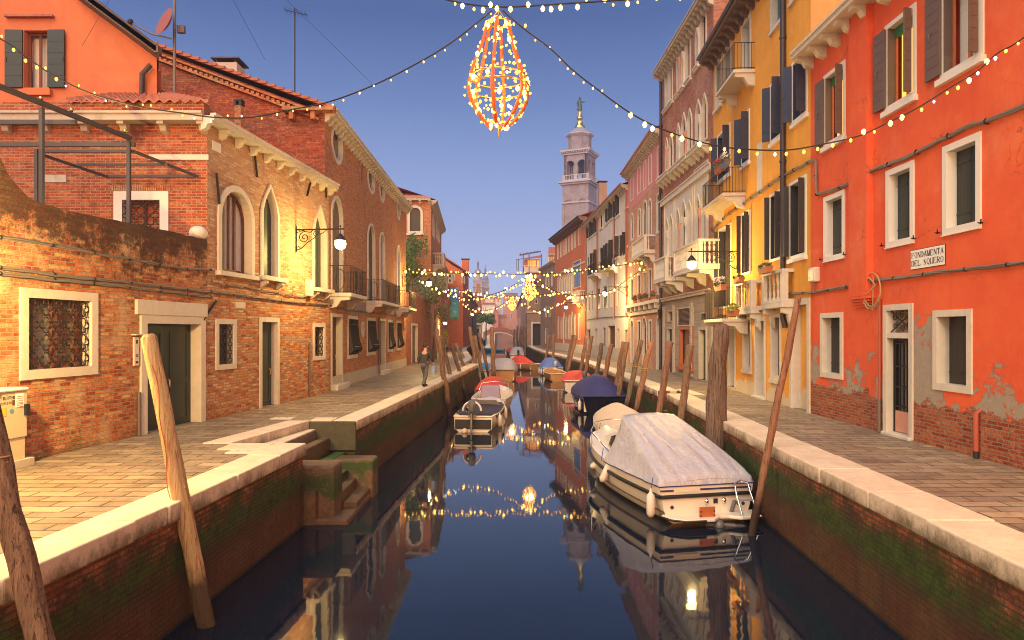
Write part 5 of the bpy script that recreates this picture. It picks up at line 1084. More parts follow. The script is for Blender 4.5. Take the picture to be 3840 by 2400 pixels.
# --- utility cabinet
x = U.s_(113, .38); t = thing('utility_cabinet', 'beige utility cabinet with graffiti and stickers against the brick garden wall', 'cabinet', U.w(x - 1.2, 0, 0), U.rz)
MB().box(-.1, 1.32, -.42, -.01, -.02, .16).obj('base', 'istrian_old', t, bevel=.01); MB().box(0, 1.18, -.36, -.02, .16, .62).obj('lower_door', 'cabinet_grey', t, bevel=.01)
MB().box(-.02, 1.2, -.38, -.02, .625, 1.60).obj('body', 'cabinet_grey', t, bevel=.012); MB().box(-.04, 1.22, -.41, 0, 1.605, 1.68).obj('roof', 'white_trim', t, bevel=.03)
MB().box(1.13, 1.215, -.42, -.38, 1.08, 1.32).obj('handle', 'black_rubber', t)
text('Faine', t, (.78, -.384, 1.5), .15, ex=.0008, name='graffiti'); text('BOR270', t, (.74, -.384, 1.38), .075, 'soffit_wood', ex=.0008, name='graffiti')
m = MB(); m.box(.95, 1.12, -.386, -.381, 1.27, 1.56); m.obj('sticker', 'sign_white', t); m = MB()
for z in (1.31, 1.335, 1.36, 1.40, 1.45, 1.49): m.box(.97, 1.10, -.388, -.3865, z, z + .007)
m.obj('sticker_print', 'ink', t); MB().box(1.03, 1.11, -.3882, -.3866, 1.272, 1.285).obj('sticker_print', 'sticker_red', t)
MB().box(.64, .76, -.386, -.381, 1.12, 1.30).obj('sticker', 'sticker_yellow', t); m = MB(); m.lathe([(.045, 0), (.045, .004)], (0, 0, 0), 14); m.xf(Matrix.Translation((.87, -.382, 1.21)) @ Matrix.Rotation(math.pi / 2, 4, 'X')); m.obj('sticker', 'sticker_blue', t); MB().box(.885, .93, -.386, -.381, 1.33, 1.43).obj('sticker', 'door_wood', t)
t.scale = (.95, 1, .79)
# --- pergola
t = thing('pergola', 'bare brown metal pergola frame behind the garden wall', 'pergola', (-9.2, 14, 0)); m = MB(); o = Vector((-9.2, 14, 0)); PZ = 6.79
def pb(p, q, w=.10, h=None, nm='beam'): MB().bar(Vector(p) - o, Vector(q) - o, w, h).obj(nm, 'pergola_metal', t)
pb((-8.84, 16, PZ), (-9.75, 10.4, PZ), .09); 
for Y, X in ((16, -8.84), (14.3, -9.14), (12.2, -9.5)): pb((X + .1, Y, PZ - .14), (-15.2, Y, PZ - .14), .07, .09)
for X, Y, zb_ in ((-8.86, 15.95, 3.4), (-9.29, 13.6, 3.2)): pb((X, Y, zb_), (X, Y, PZ - .06), .075, nm='post')
pb((-11.05, 16, 3.2), (-11.05, 16, PZ - .25), .075, nm='post')
for X, Y in ((-8.86, 15.8), (-9.3, 13.6), (-9.14, 14.3), (-9.5, 12.2)): MB().ball((X + 9.2, Y - 14, PZ + .12), .05, 8, 6).obj('finial', 'brass', t)
t = thing('awning_frame', 'folding metal awning frame fixed to the brick wing', 'awning', (-9.5, 17, 6.3)); o = Vector((-9.5, 17, 6.3))
for a, b in (((500, 567, 16.05), (742, 662, 17.45)), ((150, 578, 16.05), (405, 664, 17.45)), ((140, 567, 16.05), (502, 567, 16.05)), ((288, 618, 16.7), (630, 618, 16.7)), ((402, 661, 17.45), (742, 661, 17.45))): MB().bar(px(*a) - o, px(*b) - o, .06).obj('beam', 'pergola_metal', t)
# --- second brick building
SH = House('tall_brick_house', 'long tall brick building with oval attic windows and iron balconies', 'house', (-6.9, 25.7), (-6.9, 46.2), 10.5, 12, 'brick_orange')
R = SH.R; U = SH.W
for w in ((1242, 1284, 483, 602), (1377, 1405, 620, 720), (1422, 1442, 665, 750), (1487, 1500, 744, 816)):
    r = R(*w); z = U.z_((w[0] + w[1]) / 2, (w[2] + w[3]) / 2); SH.win((r[0], r[1], z - .78, z + .78), 'oval', .16, .04, .16, 'istrian', 'glass', label='')
for w, z1_, f in (((1240.7, 1284, 712, 1099), 7.75, 'brown_shutter'), ((1377, 1405, 808, 1124), 7.75, 'blue_shutter'), ((1422, 1442, 839, 1130), 7.75, 'lilac_canvas'), ((1485.5, 1500, 893, 1145), 7.75, 'lilac_canvas')):
    r = R(*w); SH.win((r[0], r[1], 3.78, z1_), 'arch', .14, .05, .14, 'istrian', 'closed', f, bot=0)
for a, b in ((1239, 1300), (1374, 1447), (1485, 1512)):
    r0, r1 = U.s_(a), U.s_(b); iron_balcony(SH, max(.05, r0 - .15), r1 + .1, 3.78, .85, 1.05, rings=True, slab=.15, step=.13, label='iron balcony with ring railing on the tall brick house')
for w in ((1303, 1339, 1172, 1347), (1375, 1406, 1177, 1335), (1453, 1471, 1188, 1319), (1486, 1503, 1190, 1312)):
    r = R(*w); fo, inn = SH.win((r[0], r[1], 1.1, 2.98), fw=.15, dep=.14, fill='glass', label='ground floor window with bulging iron grille'); SH.grille(fo, inn, kind='bulge', t=.012)
r = R(1353, 1364, 1194, 1266); SH.win((r[0], r[1], 2.0, 2.75), 'oval', .1, .04, .2, fill='glass')
for w, lb in (((1240, 1283, 1168, 1440), 'doorway with high white step at the joint of the two houses'), ((1420, 1445, 1182, 1397), 'second doorway of the tall brick house')):
    r = R(*w); SH.door((max(.03, r[0]), r[1], .18, 3.0), fw=.14, dep=.28, label=lb, step=(-.02, .1, .3))
SH.obj(MB().box(.9, SH.W.L, -.035, 0, -.2, .50), 'plinth', 'istrian_old')
SH.obj(MB().box(U.s_(1285), U.s_(1376), -.008, 0, 3.05, 3.65), 'render_band', 'brown_stucco')
SH.eaves(10.5, .42, .13, .52, .16, .32, 'istrian'); x = U.s_(1418); SH.pipe([(x, -.07, .05), (x, -.07, 3.1)], .05, 'pipe_grey')
SH.build(sidemat='brick_gable')
# gable end facing the camera, with raked roof
m = MB(); GX, Gz = 9.0, 13.9
m.add([(0, 0, 10.5), (0, GX, Gz), (0, 18, 10.5)], [(0, 2, 1)]); SH.obj(m, 'gable', 'brick_gable')
m = MB(); k_ = (Gz - 10.55) / (GX + .42); m.add([(-.25, -.45, 10.66), (SH.W.L, -.45, 10.66), (SH.W.L, GX, Gz + .15), (-.25, GX, Gz + .15), (-.25, -.45, 10.55), (-.25, GX, Gz)], [(0, 1, 2, 3), (4, 0, 3, 5)])
for i in range(30): f = i / 30; y, z = -.42 + (GX + .42) * f, 10.6 + (Gz - 10.55) * f; m.box(-.28, .1, y, y + .24, z + .03, z + .13)
m.add([(-.25, GX, Gz + .15), (SH.W.L, GX, Gz + .15), (SH.W.L, 18, 10.6), (-.25, 18, 10.6)], [(0, 1, 2, 3)]); SH.obj(m, 'roof', 'roof_tile')
m = MB()
for i in range(44): f = i / 44; y, z = .5 + (GX - .5) * f, 10.75 + (Gz - 10.8) * f; m.box(-.11, 0, y, y + .12, z - .32, z - .22)
for q in (-.2, -.42): m.hexa([(-.14, .2, 10.5 + q + .12), (0, .2, 10.5 + q + .12), (0, GX, Gz + q), (-.14, GX, Gz + q), (-.14, .2, 10.5 + q + .2), (0, .2, 10.5 + q + .2), (0, GX, Gz + q + .08), (-.14, GX, Gz + q + .08)])
m.box(-.38, 0, -.42, 1.5, 10.5, 10.63); m.box(-.3, 0, .3, .46, 10.2, 10.499); m.box(-.3, 0, 1.1, 1.26, 10.2, 10.499)
SH.obj(m, 'rake_moulding', 'brick_orange')
cable(U, [(1241, 1146), (1300, 1160), (1372, 1170), (1440, 1178), (1505, 1182)], 'cable bundle under the iron balconies of the tall brick house', n=4, r=.02)
SH.chimney(5, 5.6, 12.2, 14.2, 1.0, 'pale_stucco', name='chimney')
# antennas and dish
t = thing('antenna_mast', 'tall grey antenna mast with guy wires above the tiled corner roof', 'antenna', (-9.38, 19.2, 9.3))
MB().tube([(0, 0, -.6), (0, 0, 6)], .045, 8).obj('mast', 'pipe_grey', t); m = MB()
for q in ((-2.6, 0, 5.5), (2.2, 1.0, 3.0), (5, 3, 2.4)): m.tube([(0, 0, 6), (q[0] * .5, q[1] * .5, 3.2), (q[0], q[1], 1.0)], .006, 3)
m.obj('guy_wire', 'iron', t)
t = thing('satellite_dish', 'reddish satellite dish clamped to the antenna mast', 'satellite dish', (-9.12, 19.05, 10.5)); m = MB()
m.lathe([(.01, 0), (.3, .04), (.55, .14)], (0, 0, 0), 20); m.xf(Matrix.Translation((-.28, -.12, .30)) @ Vector((-.75, -.9, .35)).to_track_quat('Z', 'X').to_matrix().to_4x4() @ Matrix.Diagonal((.72, .80, 1, 1))); m.obj('dish', 'dish_red', t)
MB().tube([(-.2, -.1, -.1), (-.7, -.2, -.02), (-1.25, -.3, .25)], .022, 5).obj('feed_arm', 'pipe_grey', t); MB().ball((-1.25, -.3, .28), .08).obj('feed_horn', 'iron', t); MB().box(-.1, .1, -.06, .06, .1, .3).obj('clamp', 'pipe_grey', t)
t = thing('roof_aerial', 'black roof aerial beside the flat capped chimney', 'antenna', (-9.65, 25.9 + 5.0, 12.6)); MB().tube([(0, 0, 0), (0, 0, 4.3)], .03, 6).obj('mast', 'iron', t); m = MB()
m.tube([(-.5, 0, 4.25), (.6, 0, 4.0)], .015, 4)
for i in range(6): x = -.4 + i * .18; m.tube([(x, -.3, 4.23 - .2 * (x + .4)), (x, .3, 4.23 - .2 * (x + .4))], .01, 4); m.tube([(x, 0, 4.0 - .2 * (x + .4)), (x, 0, 4.45 - .2 * (x + .4))], .008, 4)
m.obj('elements', 'iron', t)
# --- courtyard garden wall further on, and its planting
G2 = House('courtyard_wall', 'tall red brick courtyard wall overhung by shrubs beyond the balconies', 'wall', (-6.9, 46.25), (-6.95, 61.8), 5.0, .4, 'brick_red')
r = G2.R(1543, 1565, 1198, 1368); G2.door((r[0], r[1], 0, 2.9), fw=.16, dep=.2, leaf='soffit_wood', panels=False, fmat='istrian', label='narrow bricked door with white stone frame'); G2.build()
for lb, c, rad, n, mt, sz in (('dark green shrub overhanging the brick courtyard wall near the balconies', (-8.0, 50, 6.6), (1.3, 2.6, 2.2), 2600, 'leaf_green', .13), ('large olive green bush spilling over the courtyard wall', (-6.3, 57.5, 4.9), (1.5, 3.4, 1.9), 3200, 'leaf_olive', .12), ('tall ivy shrub climbing the brick house beyond the courtyard', (-8.2, 59.5, 8.2), (1.2, 2.0, 2.6), 1800, 'leaf_green', .14)):
    t = thing('shrub', lb, 'shrub', (c[0], c[1], 0)); m = MB(); rr = random.Random(int(c[1]))
    for q in range(9): a = Vector((rr.uniform(-.7, .7) * rad[0], rr.uniform(-.75, .75) * rad[1], c[2] + rr.uniform(-.6, .7) * rad[2])); leaves(m, a, (rad[0] * .5, rad[1] * .38, rad[2] * .42), n // 9, sz, rr)
    m.obj('foliage', mt, t); m = MB()
    for q in range(4): m.tube([(.3 - q * .15, q * .2 - .3, 0), (.1, q * .5 - .8, c[2] * .6), (rr.uniform(-.6, .6), rr.uniform(-1.5, 1.5), c[2])], [.08, .05, .02], 5)
    m.obj('stem', 'soffit_wood', t)
# --- brick house with arched window, beyond the courtyard
AH = House('arched_window_house', 'tall brick house with one arched window facing the camera', 'house', (-11.5, 62), (-7.0, 62), 14.2, .5, 'brick_orange')
r = AH.R(1528, 1586, 770, 876); fo, inn = AH.win(r, 'arch', .22, .06, .25, 'istrian', 'closed', 'dark_green', sill=(.1, .2, .15)); AH.eaves(14.2, .45, .2, .9, .25, .35, 'istrian_old'); AH.roof(14.4, .5, .33, run=4.5, hipr=4, per=.34); AH.build(top=False)
AS = House('canal_side_facade', 'side facade of the tall brick house with stone balconies over the canal path', 'house', (-7.04, 62.5), (-7.9, 81), 14.2, 9, 'brick_orange')
for a, b, v0, v1 in ((1622, 1628, 795, 885), (1634, 1640, 820, 890), (1643, 1648, 850, 905), (1622, 1628, 1050, 1120), (1633, 1640, 1060, 1120), (1646, 1651, 1070, 1125)): AS.win(AS.R(a, b, v0, v1), 'arch', .14, dep=.2, fill='glass')
for a, b in ((1624, 1630), (1640, 1646)): r = AS.R(a, b, 1190, 1300); AS.door((r[0], r[1], 0, 2.8), fw=.14, dep=.2)
stone_balcony(AS, 2.2, 5.0, 8.6, 1.1, 1.2, 'istrian_old', label='stone balcony jutting over the path'); stone_balcony(AS, 7.5, 10.5, 6.9, 1.1, 1.2, 'istrian_old', label='lower stone balcony jutting over the path')
AS.eaves(14.2, .5, .16, .5, .2, .35, 'istrian_old'); AS.roof(14.36, .5, .33, run=4.5, tiles=False); AS.build()
# ================= distance =================
def block(name, label, A, B, z1, mat, depth=9, wins=(), eav=.35, tile=False, group=None, pitch=.36, cat='house', zr=None, z0=-.3):
    h = House(name, label, cat, A, B, z1, depth, mat, z0, group=group)
    for w in wins:
        k = w[4] if len(w) > 4 else 'rect'; f = w[5] if len(w) > 5 else 'glass'
        h.win(h.R(*w[:4]), k, .14, dep=.07, fill=f)
    h.eaves(z1, eav, .14, .9, .2, .25, 'istrian_old'); h.roof(z1 + .14, eav + .05, pitch, run=depth / 2 + eav, tiles=tile, per=.5); h.build(); h.gables(z1 + .14, eav + .05, pitch, depth / 2 + eav); return h
# left row beyond
b = block('rust_red_house', 'rust red stucco house beyond the stone balconies', (-8.1, 81.2), (-8.9, 99), 10.6, 'rust_stucco', wins=[(1668, 1672, 1030, 1062), (1679, 1684, 1035, 1066), (1690, 1694, 1040, 1068), (1668, 1673, 1110, 1150), (1683, 1688, 1115, 1150)])
b = House('red_gable_house', 'tall red stucco house with a gable and a big chimney before the portico', 'house', (-12.5, 99.5), (-6.55, 99.5), 11.2, 14, 'rust_stucco')
for w in ((1698, 1707, 1027, 1052), (1729, 1734, 1035, 1062), (1739, 1744, 1037, 1064), (1729, 1735, 1090, 1112)): b.win(b.R(*w), fw=.12, dep=.2, fmt='dark_green')
m = MB(); m.add([(0, 0, 11.2), (b.W.L, 0, 11.2), (b.W.L * .75, 0, 12.0), (1.0, 0, 14.6), (0, 0, 14.6)], [(0, 1, 2, 3, 4)]); b.obj(m, 'gable', 'rust_stucco')
m = MB(); m.hexa([(-.2, -.3, 14.6), (1.0, -.3, 14.6), (1.0, 14, 14.6), (-.2, 14, 14.6), (-.2, -.3, 14.8), (1.0, -.3, 14.8), (1.0, 14, 14.8), (-.2, 14, 14.8)]); m.hexa([(1.0, -.3, 14.58), (b.W.L + .3, -.3, 11.2), (b.W.L + .3, 14, 11.2), (1.0, 14, 14.58), (1.0, -.3, 14.8), (b.W.L + .3, -.3, 11.4), (b.W.L + .3, 14, 11.4), (1.0, 14, 14.8)]); b.obj(m, 'roof', 'roof_tile')
b.chimney(b.W.s_(1743), 1.5, 11, 12.9, 1.0, 'rust_stucco'); b.build(top=False)
block('shaded_row_house', 'narrow canal side house past the red gable before the portico', (-6.6, 113.8), (-8.3, 180), 9.0, 'brown_stucco', wins=[(1764, 1769, 1160, 1180), (1774, 1778, 1165, 1183)])
t = thing('roof_planter', 'cream plaster dovecote with square openings on the red house terrace', 'dovecote', (-8.6, 78, 6.4)); t.location = px(1669, 1064, 78)
m = MB(); m.box(-.9, .9, -.5, .5, 0, 1.15); m.obj('body', 'istrian', t); m = MB()
for i in range(4):
    for j in range(2): m.box(-.7 + i * .4, -.5 + i * .4, -.52, -.499, .2 + j * .5, .45 + j * .5)
m.obj('opening', 'ink', t); MB().box(-1, 1, -.6, .6, 1.151, 1.25).obj('coping', 'istrian', t)
# banner
t = thing('banner', 'tall teal blue banner hanging from a facade before the portico', 'banner', px(1686, 1077, 86)); m = MB(); c = px(1686, 1077, 86)
W_ = 1.15; H_ = c.z - px(1686, 1195, 86).z; n = 10
vs = [(W_ * i / 4, .12 * math.sin(i * 1.2 + j * .5), -H_ * j / n) for j in range(n + 1) for i in range(5)]
m.add(vs, [(j * 5 + i, j * 5 + i + 1, (j + 1) * 5 + i + 1, (j + 1) * 5 + i) for j in range(n) for i in range(4)], True); o = m.obj('cloth', 'banner_cloth', t); s = o.modifiers.new('thick', 'SOLIDIFY'); s.thickness = .01
MB().tube([(-.4, 0, .03), (1.3, 0, .03)], .03, 6).obj('pole', 'iron', t)
# planter with green bush by the path
t = thing('potted_bush', 'bright green bush in a tall dark pot on the left path', 'potted plant', (px(1667, 1340, 64).x, 64, 0)); MB().lathe([(.25, 0), (.33, .9), (.36, .95)], (0, 0, 0), 10).obj('pot', 'pipe_dark', t); leaves(MB(), (0, 0, 1.7), (.4, .4, .85), 500, .1).obj('foliage', 'leaf_yellow', t)
# right bank end: single storey annex with the dark door, and the houses stacked behind it
AX = House('stone_annex', 'single storey weathered annex with a wide dark door at the canal bend', 'house', (3.25, 116.8), (7.4, 116.8), 5.6, 9, 'brown_stucco')
r = AX.R(1991, 2044, 1207, 1292); AX.door((r[0], r[1], 0, r[3]), fw=.3, dep=.35, leaf='ink', panels=False, knob=None, fmat='istrian', label='wide dark door with white stone frame'); AX.obj(MB().box(-.1, AX.W.L, -.2, .3, 5.6, 5.78), 'coping', 'istrian'); AX.build()
block('tall_narrow_house', 'tall narrow brown house behind the annex', (3.3, 126), (8.2, 125.9), 10.8, 'brown_stucco', depth=16, wins=[(1977, 1984, 1120, 1160), (2005, 2018, 1120, 1140)])
block('canal_edge_house', 'slim house rising from the water beside the stone annex', (3.1, 240), (3.28, 126.2), 10.4, 'salmon_stucco', depth=7, wins=[(1940, 1942.5, 1190, 1240), (1948, 1952, 1185, 1250)])
block('brick_tower_house', 'brick house with red tiled roof above the terrace', (6.6, 112), (11.5, 111.6), 14.9, 'brick_orange', depth=9, wins=[(2055, 2076, 957, 985)], tile=True)
block('weathered_house', 'weathered narrow house beside the orange arcade', (4.9, 103), (6.22, 90.2), 11.6, 'brown_stucco', depth=3, wins=[(2045, 2050, 1040, 1085), (2055, 2060, 1035, 1080), (2068, 2073, 1030, 1075), (2045, 2050, 1150, 1190), (2058, 2064, 1150, 1190), (2045, 2052, 1230, 1290)])
t = thing('roof_terrace', 'wooden roof terrace with lit glazed room and pergola beams', 'roof terrace', (5, 122, 10.9)); Y0 = 122
def tp(u, v, dy=0): p = px(u, v, Y0 + dy); return (p.x - 5, dy, p.z - 10.9)
a, b_ = tp(1960, 1030), tp(2032, 945); m = MB(); m.box(tp(1965, 0)[0], tp(2033, 0)[0], 0, 4, tp(0, 1022)[2], tp(0, 1000)[2]); m.obj('base', 'white_trim', t)
MB().box(tp(1968, 0)[0], tp(2026, 0)[0], 1.2, 5, tp(0, 1000)[2], tp(0, 970)[2]).obj('room_wall', 'rust_wood', t); m = MB()
for u0, u1 in ((1980, 1994), (1997, 2011), (2015, 2024)): m.box(tp(u0, 0)[0], tp(u1, 0)[0], 1.15, 1.19, tp(0, 997)[2], tp(0, 974)[2])
m.obj('lit_window', 'room_orange', t); m = MB(); x0, x1 = tp(1962, 0)[0], tp(2034, 0)[0]; z0, z1 = tp(0, 1022)[2], tp(0, 998)[2]
for k in range(16): x = x0 + (x1 - x0) * k / 15; m.box(x - .03, x + .03, -.2, -.14, z0, z1)
m.box(x0, x1, -.22, -.12, z1, z1 + .08); m.obj('railing', 'white_trim', t); m = MB()
for u in (1962, 1984, 2030): m.box(tp(u, 0)[0] - .08, tp(u, 0)[0] + .08, -.2, -.04, z0, tp(0, 952)[2])
m.bar(tp(1948, 958, -.5), tp(2028, 944, -.5), .12); m.bar(tp(1948, 955, 3), tp(2028, 941, 3), .12)
for k in range(6): m.bar(tp(1952 + k * 13, 953 - k * 2, -1), tp(1952 + k * 13, 950 - k * 2, 3.5), .1)
for u in (1938, 1944): m.box(tp(u, 0)[0] - .06, tp(u, 0)[0] + .06, -.2, -.04, tp(0, 1015)[2], tp(0, 972)[2])
m.bar(tp(1934, 975, -.3), tp(1960, 970, -.3), .1); m.obj('pergola_beam', 'pergola_metal', t); MB().hexa([tp(1964, 972, .8), tp(2028, 966, .8), tp(2028, 966, 5), tp(1964, 972, 5), tp(1966, 968, .8), tp(2028, 957, .8), tp(2028, 957, 5), tp(1966, 968, 5)]).obj('roof', 'roof_tile', t)
# bridge closing the canal
t = thing('bridge', 'low arched red brick bridge with white stone edging across the canal', 'bridge', (-3, 250, 0)); x0, x1 = -9.4 + 3, 3.3 + 3; m = MB(); n = 16; zc, zs = 2.0, -.9
def arc(k, o=0): a = -1 + 2 * k / n; return (3.05 * 0 + a * 6.0 - .05, zs + (zc - zs) * (1 - a * a) ** .6 + o)
def top(k): a = -1 + 2 * k / n; return 2.35 + 1.7 * (1 - a * a)
for y in (0, 3.4):
    for k in range(n): p, q = arc(k), arc(k + 1); m.add([(p[0], y, p[1]), (q[0], y, q[1]), (q[0], y, top(k + 1)), (p[0], y, top(k))], [(0, 1, 2, 3) if y == 0 else (3, 2, 1, 0)])
for k in range(n): p, q = arc(k), arc(k + 1); m.add([(p[0], 0, p[1]), (q[0], 0, q[1]), (q[0], 3.4, q[1]), (p[0], 3.4, p[1])], [(3, 2, 1, 0)]); m.add([(p[0], 0, top(k)), (q[0], 0, top(k + 1)), (q[0], 3.4, top(k + 1)), (p[0], 3.4, top(k))], [(0, 1, 2, 3)])
m.obj('span', 'brick_red', t); m = MB()
for k in range(n): p, q = arc(k), arc(k + 1); m.hexa([(p[0], -.12, p[1] - .05), (q[0], -.12, q[1] - .05), (q[0], .1, q[1] - .05), (p[0], .1, p[1] - .05), (p[0], -.12, p[1] + .3), (q[0], -.12, q[1] + .3), (q[0], .1, q[1] + .3), (p[0], .1, p[1] + .3)])
m.obj('arch_edging', 'istrian', t)
# houses behind the bridge
Yb = 262
def fb(name, label, u0, u1, v, mat, Y=Yb, wins=(), depth=10, **k):
    p, q = px(u0, v, Y), px(u1, v, Y); return block(name, label, (p.x, Y), (q.x, Y), p.z, mat, z0=-2.2, pitch=.16, depth=depth, wins=wins, **k)
fb('white_far_house', 'white house with small gabled porch seen above the bridge', 1803, 1880, 1118, 'white_trim', 290, [(1812, 1820, 1120, 1135), (1850, 1858, 1120, 1133), (1865, 1872, 1120, 1133)])
fb('porch_house', 'low white house with tiled roof in front of the white far house', 1808, 1856, 1142, 'white_trim', 284, [(1807 + 3, 1814, 1150, 1162), (1819, 1823, 1150, 1164)], tile=True)
fb('dark_brick_house', 'dark brick house adjoining the white house above the bridge', 1752, 1803, 1106, 'brick_gable', 288, [(1765, 1771, 1122, 1134), (1784, 1790, 1122, 1134)])
h = fb('pink_far_house', 'pink house with tiled roof adjoining the white house above the bridge', 1886, 1942, 1105, 'salmon_stucco', 280, [(1892, 1895, 1130, 1150), (1914, 1920, 1175, 1195), (1892, 1896, 1200, 1225), (1900, 1904, 1200, 1225)])
p = px(1794, 1096, 287); t = thing('flue_chimney', 'flared venetian brick chimney above the dark brick house', 'chimney', (p.x, 287, 17.5)); m = MB(); m.lathe([(.6, 0), (.6, px(0, 1085, 287).z - 17.5), (1.25, px(0, 1066, 287).z - 17.6), (1.25, px(0, 1064, 287).z - 17.5)], (0, 0, 0), 4, False, math.pi / 4); m.obj('stack', 'brick_orange', t)
# pink gable chapel right behind the bridge
Y = 258; P = [px(u, v, Y) for u, v in ((1846, 1230), (1869, 1230), (1869, 1185), (1859, 1152), (1846, 1190))]; t = thing('gable_house', 'small pink gable-fronted house just behind the bridge', 'house', (P[0].x, Y, 0)); m = MB(); m.prism([(p.x - P[0].x, p.z) for p in P], 0, 12); m.obj('wall', 'pink_stucco', t)
m = MB(); a, b_, c = P[4], P[3], P[2]; o = P[0].x
for p, q in ((a, b_), (b_, c)): m.hexa([(p.x - o, -.4, p.z), (q.x - o, -.4, q.z), (q.x - o, 12, q.z), (p.x - o, 12, p.z), (p.x - o, -.4, p.z + .35), (q.x - o, -.4, q.z + .35), (q.x - o, 12, q.z + .35), (p.x - o, 12, p.z + .35)])
m.obj('roof', 'roof_tile', t)
fb('rose_far_house', 'rose coloured low house with tiled roof beside the gable house', 1869, 1902, 1188, 'salmon_stucco', 262, [(1878, 1882, 1200, 1215)])
# kiosk, trees beside the low brick bridge
t = thing('portico', 'small stone portico with dark gate beside the low brick bridge', 'portico', (px(1780, 0, 190).x, 190, 0)); z1 = px(0, 1212, 190).z; m = MB(); m.box(-2.2, -1.7, 0, .5, 0, z1 - .5); m.box(1.3, 1.8, 0, .5, 0, z1 - .5); m.obj('pillar', 'istrian_old', t); MB().box(-2.6, 2.2, -.3, 1, z1 - .5, z1).obj('architrave', 'istrian_old', t); MB().box(-1.7, 1.3, .2, .3, 0, z1 - 1.5).obj('gate', 'ink', t); MB().box(-1.69, 1.29, .15, .35, z1 - 1.49, z1 - .51).obj('panel', 'brown_stucco', t)
for lb, u, v, w in (('round green tree behind the portico', 1790, 1195, 3.0), ('broad green tree beside the bridge', 1822, 1200, 3.4)):
    p = px(u, v, 215); t = thing('tree', lb, 'tree', (p.x, 215, 0), group='trees by the bridge'); MB().tube([(0, 0, 0), (.1, 0, p.z - 1)], [.3, .16], 6).obj('trunk', 'soffit_wood', t); m = MB(); rr = random.Random(u)
    for k in range(9): leaves(m, (rr.uniform(-.6, .6) * w, rr.uniform(-.5, .5) * w, p.z + rr.uniform(-.5, .8) * 1.5), (w * .45, w * .4, 1.0), 170, .32, rr)
    m.obj('crown', 'leaf_green', t)
# bell tower with statue, turned a little
T = thing('bell_tower', 'tall stone bell tower with balustraded belfry, octagonal top and statue', 'tower', (0, 0, 0)); c = px(2178, 0, 200); T.location = (c.x, 203, 0); T.rotation_euler = (0, 0, math.radians(-25)); K = 200 / F
def tz(v): return CZ + (HY - v) * K
def sq(m, h, z0, z1): m.box(-h, h, -h, h, z0, z1)
H = 4.0; zc = tz(692); m = MB(); sq(m, H, -.3, zc)
for f in range(4):
    q = MB()
    for x in (-H + .35, -.12, H - .35): q.box(x - .35, x + .35, -H - .18, -H + .01, 0, zc - 6.2)
    for x in (-H / 2 - .1, H / 2 + .1): q.ring((x, -H - .05, zc - 5.6), 1.25, .18, n=12, k=4, a0=0, a1=math.pi)
    q.xf(Matrix.Rotation(f * math.pi / 2, 4, 'Z')); k = len(m.v); m.v += q.v; m.f += [[i + k for i in g] for g in q.f]; m.sm += q.sm
m.obj('shaft', 'tower_brick', T); m = MB(); sq(m, H + .3, zc - 5.5, zc - 5.1); sq(m, H + .5, zc, zc + .5); sq(m, H + 1.0, zc + .5, zc + 1.0); sq(m, H + .1, zc + 1.0, zc + 1.5); m.obj('cornice', 'tower_stone', T)
zb0, zb1 = zc + 1.5, tz(580); Hb = H - .35; m = MB()
for f in range(4):
    q = MB(); w = .45
    for x in (-Hb + w, 0, Hb - w): q.box(x - w, x + w, -Hb, -Hb + .8, zb0, zb1)
    zt = zb1 - 3.0
    for x in (-Hb / 2, Hb / 2):
        hw = Hb / 2 - w; pts = [(x - hw * math.cos(math.pi * i / 8), zt + hw * math.sin(math.pi * i / 8)) for i in range(9)]
        for p, r_ in zip(pts, pts[1:]): q.hexa([(p[0], -Hb + .05, p[1]), (r_[0], -Hb + .05, r_[1]), (r_[0], -Hb + .7, r_[1]), (p[0], -Hb + .7, p[1]), (p[0], -Hb + .05, zb1), (r_[0], -Hb + .05, zb1), (r_[0], -Hb + .7, zb1), (p[0], -Hb + .7, zb1)])
        for s_ in (-1, 1): q.lathe([(.16, 0), (.16, zt - zb0)], (x + s_ * (hw - .18), -Hb + .15, zb0), 6)
    q.xf(Matrix.Rotation(f * math.pi / 2, 4, 'Z')); k = len(m.v); m.v += q.v; m.f += [[i + k for i in g] for g in q.f]; m.sm += q.sm
m.obj('belfry', 'tower_brick', T); m = MB()
for f in range(4):
    q = MB()
    for x in (-Hb / 2, Hb / 2):
        for i in range(5): baluster(q, x - 1 + i * .5, -Hb - .05, zb0, zb0 + 1.2, .13, 6)
    q.box(-Hb - .1, Hb + .1, -Hb - .2, -Hb + .05, zb0 + 1.2, zb0 + 1.45)
    for x in (-Hb, 0, Hb): q.box(x - .5, x + .5, -Hb - .25, -Hb + .1, zb0 - .01, zb0 + 1.45 + .02)
    q.xf(Matrix.Rotation(f * math.pi / 2, 4, 'Z')); k = len(m.v); m.v += q.v; m.f += [[i + k for i in g] for g in q.f]; m.sm += q.sm
m.obj('balustrade', 'tower_stone', T); m = MB(); sq(m, Hb + .35, zb1, zb1 + .5); sq(m, Hb + .9, zb1 + .95, zb1 + 1.4)
for f in range(4):
    q = MB()
    for i in range(12): q.box(-Hb - .5 + i * .75, -Hb - .15 + i * .75, -Hb - .8, -Hb, zb1 + .5, zb1 + .949)
    q.xf(Matrix.Rotation(f * math.pi / 2, 4, 'Z')); k = len(m.v); m.v += q.v; m.f += [[i + k for i in g] for g in q.f]; m.sm += q.sm
m.box(-Hb, Hb, -Hb, Hb, zb1 + .5, zb1 + .949); m.obj('upper_cornice', 'tower_stone', T)
m = MB(); sq(m, 2.4, zb0, zb0 + .3); m.lathe([(.1, 5.2), (.9, 4.6), (1.1, 3.4), (1.5, 2.9)], (0, 0, zb0 - .4), 10); m.obj('bell', 'bronze', T)
